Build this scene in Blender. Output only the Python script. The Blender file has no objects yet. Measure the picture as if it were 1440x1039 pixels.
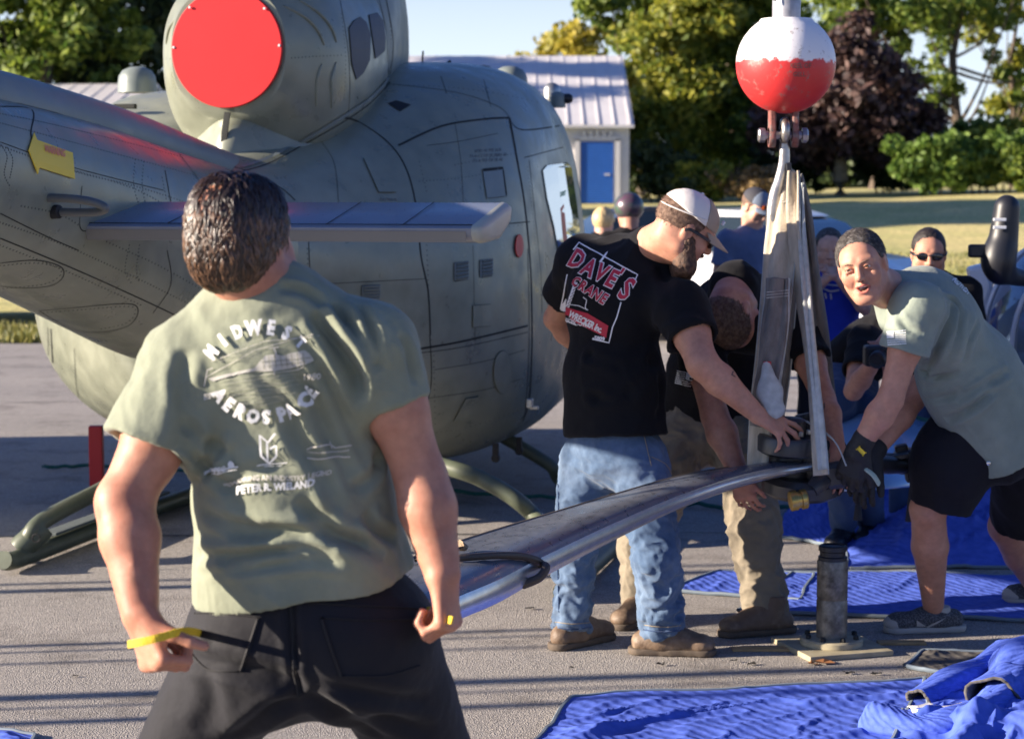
import bpy, bmesh, math, random
import numpy as np
from mathutils import Vector, Matrix, noise as mnoise
from mathutils.bvhtree import BVHTree
rng = np.random.default_rng(7)
random.seed(7)
sc = bpy.context.scene
col = sc.collection
R = math.radians
# ------------------------------------------------------------------ camera
F = 2800.0                      # focal length in photograph pixels (1440 wide)
CAMZ = 1.75
HORIZON = 255.0
pitch = math.atan((519.5 - HORIZON) / F)
cam_d = bpy.data.cameras.new('camera')
cam = bpy.data.objects.new('camera', cam_d)
col.objects.link(cam)
cam.location = (0, 0, CAMZ)
cam.rotation_euler = (math.pi / 2 - pitch, 0, 0)
cam_d.sensor_width = 36.0
cam_d.lens = 36.0 * F / 1440.0
cam_d.clip_start = 0.1
cam_d.clip_end = 2000
cam_d.dof.use_dof = True
cam_d.dof.focus_distance = 5.6
cam_d.dof.aperture_fstop = 5.6
sc.camera = cam
# ------------------------------------------------------------------ light
SUN_AZ = 82.0        # light travels toward this heading (degrees from +Y toward +X)
SUN_EL = 16.0
tv = Vector((math.sin(R(SUN_AZ)) * math.cos(R(SUN_EL)), math.cos(R(SUN_AZ)) * math.cos(R(SUN_EL)), -math.sin(R(SUN_EL))))
sl = bpy.data.lights.new('sun', 'SUN')
sl.energy = 5.0
sl.angle = R(0.6)
sl.color = (1.0, 0.86, 0.70)
so = bpy.data.objects.new('sun', sl)
col.objects.link(so)
so.rotation_euler = tv.to_track_quat('-Z', 'Y').to_euler()
world = bpy.data.worlds.new('World')
sc.world = world
world.use_nodes = True
wn = world.node_tree
bg = wn.nodes['Background']
sky = wn.nodes.new('ShaderNodeTexSky')
sky.sky_type = 'NISHITA'
sky.sun_disc = False
sky.sun_elevation = R(SUN_EL)
sky.sun_rotation = math.atan2(-tv.x, -tv.y)
sky.air_density = 1.0
sky.dust_density = 1.0
sky.ozone_density = 3.0
tint = wn.nodes.new('ShaderNodeMix'); tint.data_type = 'RGBA'; tint.blend_type = 'MULTIPLY'; tint.inputs[0].default_value = 1
tint.inputs[7].default_value = (0.55, 0.72, 1.2, 1)
wn.links.new(sky.outputs[0], tint.inputs[6]); 
# pale morning haze low on the sky, all the way round
wtc = wn.nodes.new('ShaderNodeTexCoord'); wsx = wn.nodes.new('ShaderNodeSeparateXYZ'); wn.links.new(wtc.outputs['Generated'], wsx.inputs[0])
wmr = wn.nodes.new('ShaderNodeMapRange'); wmr.interpolation_type = 'SMOOTHSTEP'
wmr.inputs[1].default_value = 0.03; wmr.inputs[2].default_value = 0.20; wmr.inputs[3].default_value = 0.92; wmr.inputs[4].default_value = 0.0
wn.links.new(wsx.outputs[2], wmr.inputs[0])
whz = wn.nodes.new('ShaderNodeMix'); whz.data_type = 'RGBA'; whz.inputs[7].default_value = (6.6, 7.5, 8.4, 1)
wn.links.new(wmr.outputs[0], whz.inputs[0]); wn.links.new(tint.outputs[2], whz.inputs[6]); wn.links.new(whz.outputs[2], bg.inputs[0])
bg.inputs[1].default_value = 0.05
sc.view_settings.view_transform = 'Standard'
sc.view_settings.look = 'None'
sc.view_settings.gamma = 1
sc.view_settings.use_curve_mapping = False
sc.view_settings.exposure = 1.55
sc.cycles.max_bounces = 6
sc.cycles.transparent_max_bounces = 8

# ------------------------------------------------------------------ helpers
cp_, sp_ = math.cos(pitch), math.sin(pitch)
def ray(px, py):
    u = (px - 720.0) / F
    v = (519.5 - py) / F
    return Vector((u, cp_ + v * sp_, -sp_ + v * cp_))
def W(px, py, d):
    """world point seen at photograph pixel (px,py) at distance y = d"""
    r = ray(px, py)
    return Vector((0, 0, CAMZ)) + r * (d / r.y)
def G(px, py, z=0.0):
    """point at height z seen at the pixel"""
    r = ray(px, py)
    return Vector((0, 0, CAMZ)) + r * ((z - CAMZ) / r.z)

def tag(o, label=None, cat=None, group=None, kind=None):
    if label: o['label'] = label
    if cat: o['category'] = cat
    if group: o['group'] = group
    if kind: o['kind'] = kind
    return o
def parent_to(o, p):
    o.parent = p
    base = Vector((0, 0, 0))
    q = p
    while q is not None:
        base += Vector(q.location)
        q = q.parent
    o.location = -base
def mesh_obj(name, verts, faces, mat=None, parent=None, smooth=True):
    me = bpy.data.meshes.new(name)
    if isinstance(verts, np.ndarray) and isinstance(faces, np.ndarray) and len(faces):
        n = len(verts); k = faces.shape[1]; m = len(faces)
        me.vertices.add(n); me.vertices.foreach_set('co', np.ascontiguousarray(verts, dtype=np.float32).ravel())
        me.loops.add(m * k); me.loops.foreach_set('vertex_index', np.ascontiguousarray(faces, dtype=np.int32).ravel())
        me.polygons.add(m)
        me.polygons.foreach_set('loop_start', np.arange(0, m * k, k, dtype=np.int32))
        me.polygons.foreach_set('loop_total', np.full(m, k, dtype=np.int32))
        me.update(calc_edges=True)
    else:
        me.from_pydata([tuple(v) for v in verts], [], [tuple(f) for f in faces])
    if smooth:
        me.polygons.foreach_set('use_smooth', [True] * len(me.polygons))
    o = bpy.data.objects.new(name, me)
    col.objects.link(o)
    if mat: me.materials.append(mat)
    if parent is not None: parent_to(o, parent)
    return o
def empty(name, loc, label, cat, group=None):
    o = bpy.data.objects.new(name, None)
    col.objects.link(o)
    o.location = loc
    o.empty_display_size = 0.2
    return tag(o, label, cat, group)
def bm_obj(name, bm, mat, parent=None, smooth=False, sharp=35):
    me = bpy.data.meshes.new(name)
    bmesh.ops.recalc_face_normals(bm, faces=bm.faces[:])
    if smooth:
        for f in bm.faces: f.smooth = True
        for e in bm.edges:
            if len(e.link_faces) == 2 and e.calc_face_angle(0) > R(sharp): e.smooth = False
    bm.to_mesh(me); bm.free()
    o = bpy.data.objects.new(name, me)
    col.objects.link(o)
    if mat: me.materials.append(mat)
    if parent is not None: parent_to(o, parent)
    return o
def frame_axes(d, up=Vector((0, 0, 1))):
    d = Vector(d).normalized()
    if abs(d.dot(up)) > 0.98: up = Vector((1, 0, 0))
    x = d.cross(up).normalized()
    y = x.cross(d).normalized()
    return x, y, d
def box(bm, c, size, ax=None, bevel=0.0):
    """box with centre c, full size (sx,sy,sz) along axes ax"""
    ax = ax or (Vector((1, 0, 0)), Vector((0, 1, 0)), Vector((0, 0, 1)))
    nb = bmesh.new()
    bmesh.ops.create_cube(nb, size=1.0)
    for v in nb.verts:
        v.co = Vector(c) + ax[0] * (v.co.x * size[0]) + ax[1] * (v.co.y * size[1]) + ax[2] * (v.co.z * size[2])
    if bevel > 0:
        bmesh.ops.bevel(nb, geom=nb.edges[:], offset=bevel, segments=2, affect='EDGES', profile=0.5)
    tmp = bpy.data.meshes.new('t'); nb.to_mesh(tmp); nb.free(); bm.from_mesh(tmp); bpy.data.meshes.remove(tmp)
def catmull(pts, n=8):
    P = [Vector(p) for p in pts]
    if len(P) < 3 : return P
    out = []
    for i in range(len(P) - 1):
        p0 = P[max(i - 1, 0)]; p1 = P[i]; p2 = P[i + 1]; p3 = P[min(i + 2, len(P) - 1)]
        for j in range(n):
            t = j / n
            out.append(0.5 * ((2 * p1) + (-p0 + p2) * t + (2 * p0 - 5 * p1 + 4 * p2 - p3) * t * t + (-p0 + 3 * p1 - 3 * p2 + p3) * t ** 3))
    out.append(P[-1])
    return out
def tube(bm, pts, r, n=10, flat=1.0, up=None, cap=True):
    """tube along pts; r number or list; flat squashes the second axis"""
    pts = [Vector(p) for p in pts]
    rings = []
    N = len(pts)
    x0 = None
    for i, p in enumerate(pts):
        d = (pts[min(i + 1, N - 1)] - pts[max(i - 1, 0)]).normalized()
        if x0 is None:
            x, y, _ = frame_axes(d, up or Vector((0, 0, 1)))
        else:
            y = d.cross(x0).normalized() if d.cross(x0).length > 1e-5 else frame_axes(d)[1]
            x = y.cross(d).normalized()
        x0 = x
        rr = r[i] if isinstance(r, (list, tuple)) else r
        rings.append([bm.verts.new(p + x * (rr * math.cos(2 * math.pi * k / n)) + y * (rr * flat * math.sin(2 * math.pi * k / n))) for k in range(n)])
    for a, b in zip(rings[:-1], rings[1:]):
        for k in range(n):
            bm.faces.new((a[k], a[(k + 1) % n], b[(k + 1) % n], b[k]))
    if cap:
        bm.faces.new(rings[0][::-1]); bm.faces.new(rings[-1])
def lathe(bm, prof, base, axis=Vector((0, 0, 1)), n=24, cap=True):
    """prof list of (radius, height) along axis from base"""
    x, y, d = frame_axes(axis)
    rings = []
    for r, h in prof:
        rings.append([bm.verts.new(Vector(base) + d * h + x * (max(r, 1e-4) * math.cos(2 * math.pi * k / n)) + y * (max(r, 1e-4) * math.sin(2 * math.pi * k / n))) for k in range(n)])
    for a, b in zip(rings[:-1], rings[1:]):
        for k in range(n):
            bm.faces.new((a[k], a[(k + 1) % n], b[(k + 1) % n], b[k]))
    if cap:
        bm.faces.new(rings[0][::-1]); bm.faces.new(rings[-1])
def ribbon(bm, pts, width, thick, side):
    """flat strap of width along `side` direction, with thickness"""
    pts = [Vector(p) for p in pts]; N = len(pts); rings = []
    for i, p in enumerate(pts):
        d = (pts[min(i + 1, N - 1)] - pts[max(i - 1, 0)]).normalized()
        s = Vector(side[i] if isinstance(side, list) else side)
        s = (s - d * s.dot(d)).normalized(); n_ = d.cross(s).normalized()
        w = width[i] if isinstance(width, list) else width
        rings.append([bm.verts.new(p + s * (a * w / 2) + n_ * (b * thick / 2)) for a, b in ((-1, -1), (-0.4, -1.15), (0.4, -1.15), (1, -1), (1, 1), (0.4, 1.15), (-0.4, 1.15), (-1, 1))])
    for a, b in zip(rings[:-1], rings[1:]):
        for k in range(8):
            bm.faces.new((a[k], a[(k + 1) % 8], b[(k + 1) % 8], b[k]))
    bm.faces.new(rings[0][::-1]); bm.faces.new(rings[-1])
def loft(name, rings, mat, parent=None, capped=True, smooth=True, closed=True):
    """rings: list of lists of points with equal counts"""
    V = [p for r in rings for p in r]; n = len(rings[0]); Fc = []
    for i in range(len(rings) - 1):
        for k in range(n if closed else n - 1):
            a = i * n + k; b = i * n + (k + 1) % n
            Fc.append((a, b, b + n, a + n))
    if capped:
        Fc.append(tuple(range(n))[::-1]); Fc.append(tuple(range((len(rings) - 1) * n, len(rings) * n)))
    bm = bmesh.new()
    vs = [bm.verts.new(p) for p in V]
    for f in Fc:
        bm.faces.new([vs[i] for i in f])
    return bm_obj(name, bm, mat, parent, smooth=smooth, sharp=50)
# value noise on arrays of points
def vnoise(P, scale, seed=0):
    Q = P * scale + seed * 17.31
    I = np.floor(Q).astype(np.int64); f = Q - I; f = f * f * (3 - 2 * f)
    def h(i, j, k):
        n = (i * 374761393 + j * 668265263 + k * 2147483647 + seed * 144665) & 0xffffffff
        n = ((n ^ (n >> 13)) * 1274126177) & 0xffffffff
        return ((n ^ (n >> 16)) & 0xffff) / 32767.5 - 1.0
    x, y, z = f[..., 0], f[..., 1], f[..., 2]
    i, j, k = I[..., 0], I[..., 1], I[..., 2]
    c = 0
    for a in (0, 1):
        for b in (0, 1):
            for d in (0, 1):
                w = (x if a else 1 - x) * (y if b else 1 - y) * (z if d else 1 - z)
                c = c + w * h(i + a, j + b, k + d)
    return c
def fbm(P, scale, seed=0, octv=3):
    s = 0; a = 1.0; t = 0
    for o in range(octv):
        s = s + a * vnoise(P, scale * 2 ** o, seed + o); t += a; a *= 0.5
    return s / t

# ------------------------------------------------------------------ materials
MATS = {}
def mat(name, color, rough=0.6, metal=0.0, spec=0.5, var=0.0, vscale=6.0, color2=None, c2scale=3.0, c2lo=0.45, c2hi=0.6,
        bump=0.0, bscale=60.0, bdist=0.01, bump2=0.0, b2scale=8.0, coat=0.0, sss=0.0, sss_col=None, trans=0.0, alpha=1.0, emit=None, sheen=0.0,
        stretch=None, rvar=0.0, ior=None):
    m = bpy.data.materials.new(name); m.use_nodes = True
    nt = m.node_tree; N = nt.nodes; L = nt.links
    b = N['Principled BSDF']
    b.inputs['Base Color'].default_value = (*color, 1)
    b.inputs['Roughness'].default_value = rough
    b.inputs['Metallic'].default_value = metal
    b.inputs['Specular IOR Level'].default_value = spec
    if ior: b.inputs['IOR'].default_value = ior
    if coat: b.inputs['Coat Weight'].default_value = coat; b.inputs['Coat Roughness'].default_value = 0.12
    if sss:
        b.inputs['Subsurface Weight'].default_value = sss
        b.inputs['Subsurface Radius'].default_value = (1.0, 0.35, 0.2)
        b.inputs['Subsurface Scale'].default_value = 0.012
    if trans: b.inputs['Transmission Weight'].default_value = trans
    if alpha < 1: b.inputs['Alpha'].default_value = alpha
    if sheen: b.inputs['Sheen Weight'].default_value = sheen; b.inputs['Sheen Roughness'].default_value = 0.5
    if emit: b.inputs['Emission Color'].default_value = (*emit[0], 1); b.inputs['Emission Strength'].default_value = emit[1]
    tc = N.new('ShaderNodeTexCoord'); mp = N.new('ShaderNodeMapping')
    L.new(tc.outputs['Object'], mp.inputs[0])
    if stretch: mp.inputs['Scale'].default_value = stretch
    last = None
    if color2:
        n1 = N.new('ShaderNodeTexNoise'); n1.inputs['Scale'].default_value = c2scale; n1.inputs['Detail'].default_value = 6; n1.inputs['Roughness'].default_value = 0.65
        L.new(mp.outputs[0], n1.inputs['Vector'])
        rp = N.new('ShaderNodeValToRGB'); rp.color_ramp.elements[0].position = c2lo; rp.color_ramp.elements[1].position = c2hi
        rp.color_ramp.elements[0].color = (*color, 1); rp.color_ramp.elements[1].color = (*color2, 1)
        L.new(n1.outputs[0], rp.inputs[0]); last = rp.outputs[0]
    if var:
        n2 = N.new('ShaderNodeTexNoise'); n2.inputs['Scale'].default_value = vscale; n2.inputs['Detail'].default_value = 5
        L.new(mp.outputs[0], n2.inputs['Vector'])
        mr = N.new('ShaderNodeMapRange'); mr.inputs[1].default_value = 0.3; mr.inputs[2].default_value = 0.7; mr.inputs[3].default_value = 1 - var; mr.inputs[4].default_value = 1 + var
        L.new(n2.outputs[0], mr.inputs[0])
        mx = N.new('ShaderNodeVectorMath'); mx.operation = 'SCALE'
        if last: L.new(last, mx.inputs[0])
        else: mx.inputs[0].default_value = color
        L.new(mr.outputs[0], mx.inputs['Scale']); last = mx.outputs[0]
        if rvar:
            mr2 = N.new('ShaderNodeMapRange'); mr2.inputs[1].default_value = 0.3; mr2.inputs[2].default_value = 0.7; mr2.inputs[3].default_value = rough - rvar; mr2.inputs[4].default_value = rough + rvar
            L.new(n2.outputs[0], mr2.inputs[0]); L.new(mr2.outputs[0], b.inputs['Roughness'])
    if last: L.new(last, b.inputs['Base Color'])
    prev = None
    if bump:
        n3 = N.new('ShaderNodeTexNoise'); n3.inputs['Scale'].default_value = bscale; n3.inputs['Detail'].default_value = 3
        L.new(mp.outputs[0], n3.inputs['Vector'])
        bp = N.new('ShaderNodeBump'); bp.inputs['Strength'].default_value = bump; bp.inputs['Distance'].default_value = bdist
        L.new(n3.outputs[0], bp.inputs['Height']); prev = bp.outputs[0]
    if bump2:
        n4 = N.new('ShaderNodeTexNoise'); n4.inputs['Scale'].default_value = b2scale; n4.inputs['Detail'].default_value = 2
        L.new(mp.outputs[0], n4.inputs['Vector'])
        bp2 = N.new('ShaderNodeBump'); bp2.inputs['Strength'].default_value = bump2; bp2.inputs['Distance'].default_value = 0.03
        L.new(n4.outputs[0], bp2.inputs['Height'])
        if prev: L.new(prev, bp2.inputs['Normal'])
        prev = bp2.outputs[0]
    if prev: L.new(prev, b.inputs['Normal'])
    MATS[name] = m
    return m

# ------------------------------------------------------------------ signed-distance bodies (surface nets)
def v3(p): return np.array([p[0], p[1], p[2]], dtype=np.float32)
class Cap:
    """round cone a-b with radii ra, rb; fl=(normal, ratio) squashes along normal; flat cuts the b end; cuta cuts the a end"""
    def __init__(s, a, b, ra, rb=None, k=0.02, fl=None, flat=False, sub=False, cuta=False):
        s.a = v3(a); s.b = v3(b); s.ra = ra; s.rb = ra if rb is None else rb; s.k = k; s.fl = fl; s.flat = flat; s.sub = sub; s.cuta = cuta
    def bb(s, m):
        r = max(s.ra, s.rb) + m
        return np.minimum(s.a, s.b) - r, np.maximum(s.a, s.b) + r
    def d(s, P):
        a = s.a; b = s.b
        q = P - a; ab = b - a
        if s.fl is not None:
            n = v3(Vector(s.fl[0]).normalized()); g = 1.0 / s.fl[1] - 1.0
            q = q + (q @ n)[..., None] * (n * g); ab = ab + (ab @ n) * n * g
        L2 = float(ab @ ab) + 1e-12
        t = np.clip((q @ ab) / L2, 0, 1)
        dd = np.sqrt(((q - t[..., None] * ab) ** 2).sum(-1)) - (s.ra + (s.rb - s.ra) * t)
        if s.fl is not None: dd = dd * (0.5 + 0.5 * s.fl[1])
        ax = (s.b - s.a) / (np.linalg.norm(s.b - s.a) + 1e-9)
        if s.flat: dd = np.maximum(dd, (P - s.b) @ ax)
        if s.cuta: dd = np.maximum(dd, -((P - s.a) @ ax))
        return dd
class Ell:
    def __init__(s, c, r, M=None, k=0.02, sub=False):
        s.c = v3(c); s.r = np.array(r, dtype=np.float32); s.k = k; s.sub = sub
        s.M = np.array(M, dtype=np.float32) if M is not None else np.eye(3, dtype=np.float32)   # columns = local axes in world
    def bb(s, m):
        r = float(s.r.max()) + m
        return s.c - r, s.c + r
    def d(s, P):
        q = (P - s.c) @ s.M
        k0 = np.sqrt(((q / s.r) ** 2).sum(-1)); k1 = np.sqrt(((q / s.r ** 2) ** 2).sum(-1)) + 1e-9
        return k0 * (k0 - 1.0) / k1
class Fn:
    def __init__(s, f, lo, hi, k=0.0, mode='max'):
        s.f = f; s.lo = v3(lo); s.hi = v3(hi); s.k = k; s.sub = False; s.mode = mode
    def bb(s, m): return s.lo - m, s.hi + m
    def d(s, P): return s.f(P)
def smin(a, b, k):
    if k <= 0: return np.minimum(a, b)
    h = np.maximum(k - np.abs(a - b), 0) / k
    return np.minimum(a, b) - h * h * k * 0.25
def sdf_eval(prims, lo, hi, h):
    n = np.ceil((hi - lo) / h).astype(int) + 1
    D = np.full(n, 0.5, dtype=np.float32)
    for p in prims:
        m = 0.03 + p.k
        a, b = p.bb(m)
        i0 = np.maximum(np.floor((a - lo) / h).astype(int), 0); i1 = np.minimum(np.ceil((b - lo) / h).astype(int) + 1, n)
        if isinstance(p, Fn) and p.mode == 'max': i0 = np.zeros(3, int); i1 = n
        if (i1 <= i0).any(): continue
        xs = [lo[j] + h * np.arange(i0[j], i1[j], dtype=np.float32) for j in range(3)]
        P = np.stack(np.meshgrid(*xs, indexing='ij'), -1)
        dd = p.d(P).astype(np.float32)
        sl_ = tuple(slice(i0[j], i1[j]) for j in range(3))
        if isinstance(p, Fn) and p.mode == 'max': D[sl_] = np.maximum(D[sl_], dd)
        elif p.sub: D[sl_] = -smin(-D[sl_], dd, p.k)
        else: D[sl_] = smin(D[sl_], dd, p.k)
    return D
def surfnets(D, lo, h):
    S = D < 0
    n = np.array(D.shape) - 1
    c = np.zeros(tuple(n), dtype=np.int8)
    for a in (0, 1):
        for b in (0, 1):
            for d in (0, 1):
                c += S[a:a + n[0], b:b + n[1], d:d + n[2]]
    act = (c > 0) & (c < 8)
    I = np.argwhere(act)
    if len(I) == 0: return np.zeros((0, 3), np.float32), np.zeros((0, 4), np.int32)
    idx = np.full(tuple(n), -1, dtype=np.int32)
    idx[act] = np.arange(len(I))
    corners = [(0, 0, 0), (1, 0, 0), (0, 1, 0), (1, 1, 0), (0, 0, 1), (1, 0, 1), (0, 1, 1), (1, 1, 1)]
    V = np.stack([D[I[:, 0] + a, I[:, 1] + b, I[:, 2] + d] for a, b, d in corners], 1)
    C = np.array(corners, dtype=np.float32)
    acc = np.zeros((len(I), 3), np.float32); cnt = np.zeros(len(I), np.float32)
    for e0, e1 in ((0, 1), (2, 3), (4, 5), (6, 7), (0, 2), (1, 3), (4, 6), (5, 7), (0, 4), (1, 5), (2, 6), (3, 7)):
        a = V[:, e0]; b = V[:, e1]
        x = (a < 0) != (b < 0)
        t = np.where(x, a / np.where(x, a - b, 1), 0)
        p = C[e0] + t[:, None] * (C[e1] - C[e0])
        acc += p * x[:, None]; cnt += x
    verts = (I + acc / cnt[:, None]) * h + lo
    faces = []
    for ax in range(3):
        o = [0, 0, 0]; o[ax] = 1
        A = S[:-1, :-1, :-1] if False else None
        s0 = S[tuple(slice(0, S.shape[j] - (1 if j == ax else 0)) for j in range(3))]
        s1 = S[tuple(slice(1 if j == ax else 0, S.shape[j]) for j in range(3))]
        E = np.argwhere(s0 != s1)
        u, v = [(1, 2), (2, 0), (0, 1)][ax]
        ok = (E[:, u] > 0) & (E[:, v] > 0) & (E[:, u] < n[u]) & (E[:, v] < n[v]) & (E[:, ax] < n[ax])
        E = E[ok]
        inside = s0[E[:, 0], E[:, 1], E[:, 2]]
        def gi(du, dv):
            Q = E.copy(); Q[:, u] += du; Q[:, v] += dv
            return idx[Q[:, 0], Q[:, 1], Q[:, 2]]
        q = np.stack([gi(-1, -1), gi(0, -1), gi(0, 0), gi(-1, 0)], 1)
        q[~inside] = q[~inside][:, ::-1]
        faces.append(q)
    Fc = np.concatenate(faces)
    Fc = Fc[(Fc >= 0).all(1)]
    return verts.astype(np.float32), Fc.astype(np.int32)
def vnormals(V, Fc):
    n = np.cross(V[Fc[:, 2]] - V[Fc[:, 0]], V[Fc[:, 3]] - V[Fc[:, 1]])
    N_ = np.zeros_like(V)
    for k in range(4): np.add.at(N_, Fc[:, k], n)
    return N_ / (np.linalg.norm(N_, axis=1, keepdims=True) + 1e-9)
def relax(V, Fc, it=1, lam=0.5):
    for _ in range(it):
        A = np.zeros_like(V); c = np.zeros((len(V), 1), np.float32)
        for k in range(4):
            for j in (1, 3):
                np.add.at(A, Fc[:, k], V[Fc[:, (k + j) % 4]]); np.add.at(c, Fc[:, k], 1)
        V = V + lam * (A / np.maximum(c, 1) - V)
    return V
def sdf_mesh(prims, h, region=None, it=1):
    if region is None:
        los = []; his = []
        for p in prims:
            if p.sub or isinstance(p, Fn): continue
            a, b = p.bb(0.02); los.append(a); his.append(b)
        lo = np.min(los, 0); hi = np.max(his, 0)
    else: lo, hi = v3(region[0]), v3(region[1])
    D = sdf_eval(prims, lo, hi, h)
    V, Fc = surfnets(D, lo, h)
    if len(V) and it: V = relax(V, Fc, it)
    return V, Fc
def sdf_multi(prims, h, fine, hf, it=1):
    """coarse body with finely meshed boxes [(lo,hi)] joined into one mesh; faces of the coarse mesh inside a box are dropped"""
    V, Fc = sdf_mesh(prims, h, it=it)
    Vs = [V]; Fs = []
    cen = V[Fc].mean(1)
    keep = np.ones(len(Fc), bool)
    for lo, hi in fine:
        lo = v3(lo); hi = v3(hi); keep &= ~((cen > lo + h * 0.6) & (cen < hi - h * 0.6)).all(1)
    Fs.append(Fc[keep]); off = len(V)
    for lo, hi in fine:
        v, f = sdf_mesh(prims, hf, region=(lo, hi), it=it)
        Vs.append(v); Fs.append(f + off); off += len(v)
    return np.concatenate(Vs), np.concatenate(Fs)
CAMP = np.array([0, 0, CAMZ], dtype=np.float32)
def project(V):
    """photograph pixel of world points (only used to find which part of a cloth a crease runs over)"""
    q = V - CAMP
    z = q[:, 1] * cp_ - q[:, 2] * sp_
    y = q[:, 1] * sp_ + q[:, 2] * cp_
    return 720 + F * q[:, 0] / z, 519.5 - F * y / z
def crease(V, N_, pts, w, depth, face=None):
    """press (depth<0) or raise a soft fold along a 3-D polyline; w radius"""
    out = np.zeros(len(V), np.float32)
    P = [v3(p) for p in catmull(pts, 5)]
    n = len(P)
    best = np.full(len(V), 9.0, np.float32); tt = np.zeros(len(V), np.float32)
    lo = np.min(P, 0) - 3 * w; hi = np.max(P, 0) + 3 * w
    m = ((V > lo) & (V < hi)).all(1)
    Q = V[m]; b = best[m]; t_ = tt[m]
    for i in range(n - 1):
        ab = P[i + 1] - P[i]; L2 = float(ab @ ab) + 1e-12
        t = np.clip(((Q - P[i]) @ ab) / L2, 0, 1)
        d = np.linalg.norm(Q - P[i] - t[:, None] * ab, axis=1)
        c = d < b
        b = np.where(c, d, b); t_ = np.where(c, (i + t) / (n - 1), t_)
    env = np.sin(np.pi * np.clip(t_, 0, 1)) ** 0.6
    g = np.exp(-(b / w) ** 2) - 0.45 * np.exp(-((b - 1.9 * w) / (0.9 * w)) ** 2)
    out[m] = depth * g * env
    return V + N_ * out[:, None]
def bvh_of(objs):
    vs = []; fs = []; off = 0
    for o in (objs if isinstance(objs, (list, tuple)) else [objs]):
        M = o.matrix_world if o.parent is None else Matrix.Translation(world_loc(o))
        vs += [M @ v.co for v in o.data.vertices]
        fs += [[i + off for i in p.vertices] for p in o.data.polygons]; off = len(vs)
    return BVHTree.FromPolygons(vs, fs)
def world_loc(o):
    b = Vector((0, 0, 0))
    while o is not None: b += Vector(o.location); o = o.parent
    return b
def hit(bvh, px, py, off=0.002):
    loc, nrm, i, d = bvh.ray_cast(Vector((0, 0, CAMZ)), ray(px, py).normalized())
    if loc is None: return None
    if nrm.dot(ray(px, py)) > 0: nrm = -nrm
    return loc + nrm * off, nrm
def text_mesh(s, size=1.0, bold=0.0, spacing=1.0, sub=1):
    cu = bpy.data.curves.new('t', 'FONT'); cu.body = s; cu.size = size; cu.offset = bold; cu.space_character = spacing
    cu.align_x = 'CENTER'; cu.align_y = 'CENTER'; cu.resolution_u = 2
    o = bpy.data.objects.new('t', cu); col.objects.link(o)
    me = o.to_mesh(); bm = bmesh.new(); bm.from_mesh(me); o.to_mesh_clear()
    bpy.data.objects.remove(o); bpy.data.curves.remove(cu)
    bmesh.ops.remove_doubles(bm, verts=bm.verts[:], dist=1e-5)
    if sub:
        bmesh.ops.triangulate(bm, faces=bm.faces[:])
        bmesh.ops.subdivide_edges(bm, edges=bm.edges[:], cuts=sub, use_grid_fill=True)
    return bm
def drape(name, bms, fmap, bvh, mtl, parent, off=0.002, back=None):
    """lay flat artwork (list of bmeshes in 2-D) over a surface: fmap maps (x,y) to a pixel"""
    V = []; Fc = []; o0 = 0
    for bm in bms:
        bm.verts.ensure_lookup_table(); bm.verts.index_update(); ok = []
        for v in bm.verts:
            q = hit(bvh, *fmap(v.co.x, v.co.y), off)
            ok.append(q is not None); V.append(q[0] if q else Vector((0, 0, 0)))
        for f in bm.faces:
            ids = [v.index for v in f.verts]
            if all(ok[i] for i in ids):
                ps = [V[o0 + i] for i in ids]
                if max((a - b).length for a in ps for b in ps) < 0.6: Fc.append([o0 + i for i in ids])
        o0 = len(V); bm.free()
    return mesh_obj(name, V, Fc, mtl, parent, smooth=False)
def poly_bm(pts, sub=0):
    bm = bmesh.new(); vs = [bm.verts.new((p[0], p[1], 0)) for p in pts]; bm.faces.new(vs)
    bmesh.ops.triangulate(bm, faces=bm.faces[:])
    for _ in range(sub): bmesh.ops.subdivide_edges(bm, edges=bm.edges[:], cuts=1, use_grid_fill=True)
    bm.verts.index_update()
    return bm
def line_bm(pts, w, closed=False, step=8.0):
    """polyline stroke in 2-D of width w, cut into short pieces"""
    P = [Vector((p[0], p[1], 0)) for p in pts]
    if closed: P.append(P[0])
    Q = []
    for a, b in zip(P[:-1], P[1:]):
        n = max(1, int((b - a).length / step))
        Q += [a.lerp(b, i / n) for i in range(n)]
    Q.append(P[-1])
    bm = bmesh.new(); L_ = []; N2 = len(Q)
    for i, p in enumerate(Q):
        a = Q[i - 1] if i > 0 else (Q[-2] if closed else Q[0]); b = Q[i + 1] if i < N2 - 1 else (Q[1] if closed else Q[-1])
        d = (b - a).normalized(); n_ = Vector((-d.y, d.x, 0)) * (w / 2)
        L_.append((bm.verts.new(p + n_), bm.verts.new(p - n_)))
    for a, b in zip(L_[:-1], L_[1:]): bm.faces.new((a[0], a[1], b[1], b[0]))
    bm.verts.index_update()
    return bm
IDM = lambda x, y: (x, y)
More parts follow.
